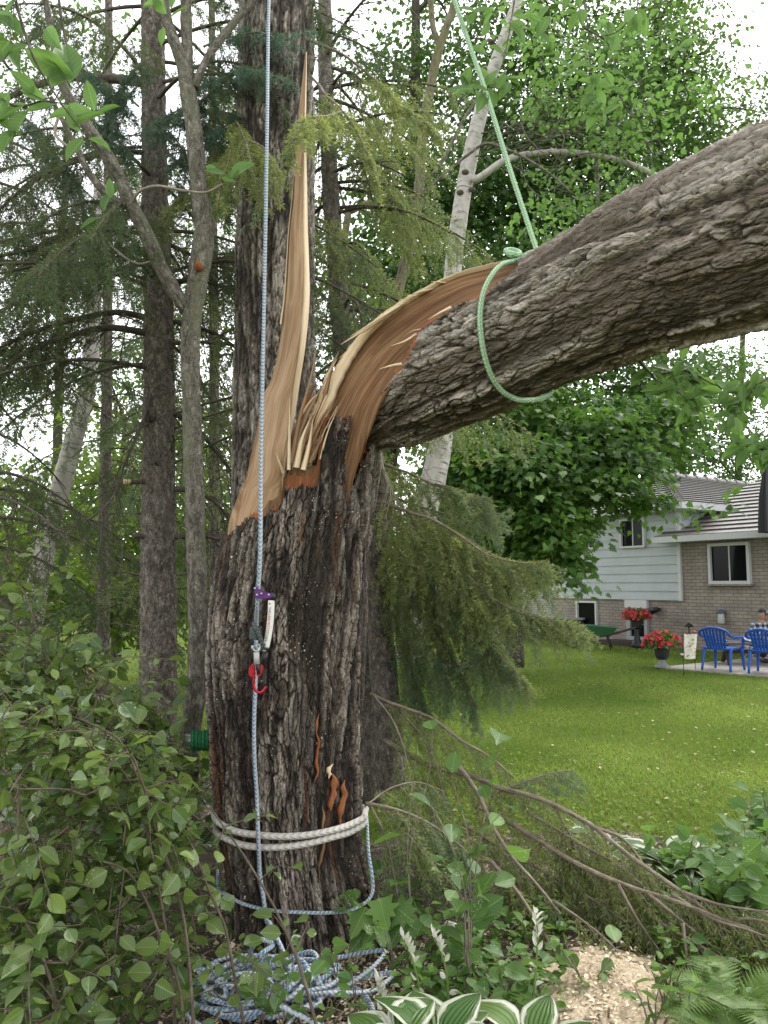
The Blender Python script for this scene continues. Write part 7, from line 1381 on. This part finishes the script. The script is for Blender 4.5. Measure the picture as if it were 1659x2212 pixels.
# sawdust, chips, old rope end, ground cover
M['sawdust'] = plain('sawdust', (.45, .365, .255), .95, var=.35, scale=120); g = G(1310, 2150, 0.0); nn = 120; X, Yq = np.meshgrid(np.linspace(-.42, .42, nn), np.linspace(-.45, .42, nn)); q = np.c_[X.ravel() + g[0], Yq.ravel() + g[1], 0 * X.ravel()]
hgt = (.085 * np.exp(-((X / .24) ** 2 + (Yq / .26) ** 2)) + .035 * np.exp(-(((X + .15) / .2) ** 2 + ((Yq + .2) / .16) ** 2))).ravel() + .03 * (fbm(q * 14, 6, 4) - .55) + .012 * (fbm(q * 60, 7, 2) - .5); q[:, 2] = hgt + .035 - .02
tag(mk('sawdust', q, grid(nn, nn), M['sawdust'], None), kind='stuff')
M['chip'] = leafmat('wood chips', (.45, .36, .23), (.66, .57, .42), (.6, .5, .4), .05, .8, .1); a = Acc(); r = rg(66); n = 3800
u = np.where(r.rand(n) < .35, 780 + 90 * r.randn(n), r.rand(n) * 1659); v = 1990 + 260 * r.rand(n); C = np.array([G(a_, b_, .05) for a_, b_ in zip(u, v)]); C[:, 2] = .035 + .025 * r.rand(n)
leaves(a, C, r.randn(n, 3) * [1, 1, .3], r.randn(n, 3) * .5 + UP, .012 + .022 * r.rand(n) ** 2, T_RH, r)
n = 700; C = np.array([G(a_, b_, .1) for a_, b_ in zip(1310 + 60 * r.randn(n), 2140 + 45 * r.randn(n))]); C[:, 2] = .05 + .08 * np.exp(-(((C[:, 0] - g[0]) / .24) ** 2 + ((C[:, 1] - g[1]) / .26) ** 2)); leaves(a, C, r.randn(n, 3) * [1, 1, .3], r.randn(n, 3) * .5 + UP, .012 + .014 * r.rand(n), T_RH, r)
tag(a.build('wood_chips', M['chip'], None), kind='stuff')
a = Acc(); n = 420
for k in range(n):
    p = G(r.rand() * 1659, 1960 + 290 * r.rand(), .05); d = unit(np.array([r.randn(), r.randn(), .1])); l_ = .03 + .12 * r.rand(); addtube(a, np.array([p - UP * .01, p + d * l_ * .5 + UP * .006, p + d * l_ - UP * .005]), .002 + .003 * r.rand(), 5, r.rand())
tag(a.build('twig_litter', M['twig'], None), kind='stuff')
P, _ = sp([(965, 2000, 3.5), (990, 2012, 3.45), (1004, 2040, 3.42), (1004, 2075, 3.4), (992, 2100, 3.38), (985, 2112, 3.38)], 40); rope('rope_end', P, .022, M['rope_white'], 'grey end of thick rope curving out of the plants right of the trunk', seg=12)
a = Acc(); n = 5200; u = r.rand(n) * 1750 - 40; v = np.where(u < 520, 1560 + 660 * r.rand(n), 1900 + 330 * r.rand(n)); C = np.array([G(a_, b_, .03) for a_, b_ in zip(u, v)]); k = fbm(C * 2.6, 9, 3) + .1 * r.randn(n) > .50
ku = np.array([(q < 1230 or q > 1420) for q in u]) & ~((u > 430) & (u < 820) & (v > 2040)); C = C[k & ku]; n = len(C); C[:, 2] = .05 + .13 * r.rand(n) ** 1.5
leaves(a, C, r.randn(n, 3) * [1, 1, .3], np.c_[r.randn(n, 2) * .4, np.ones(n)], .03 + .04 * r.rand(n), T_OV, r); tag(a.build('ground_cover', M['leaf_plant'], None), kind='stuff')
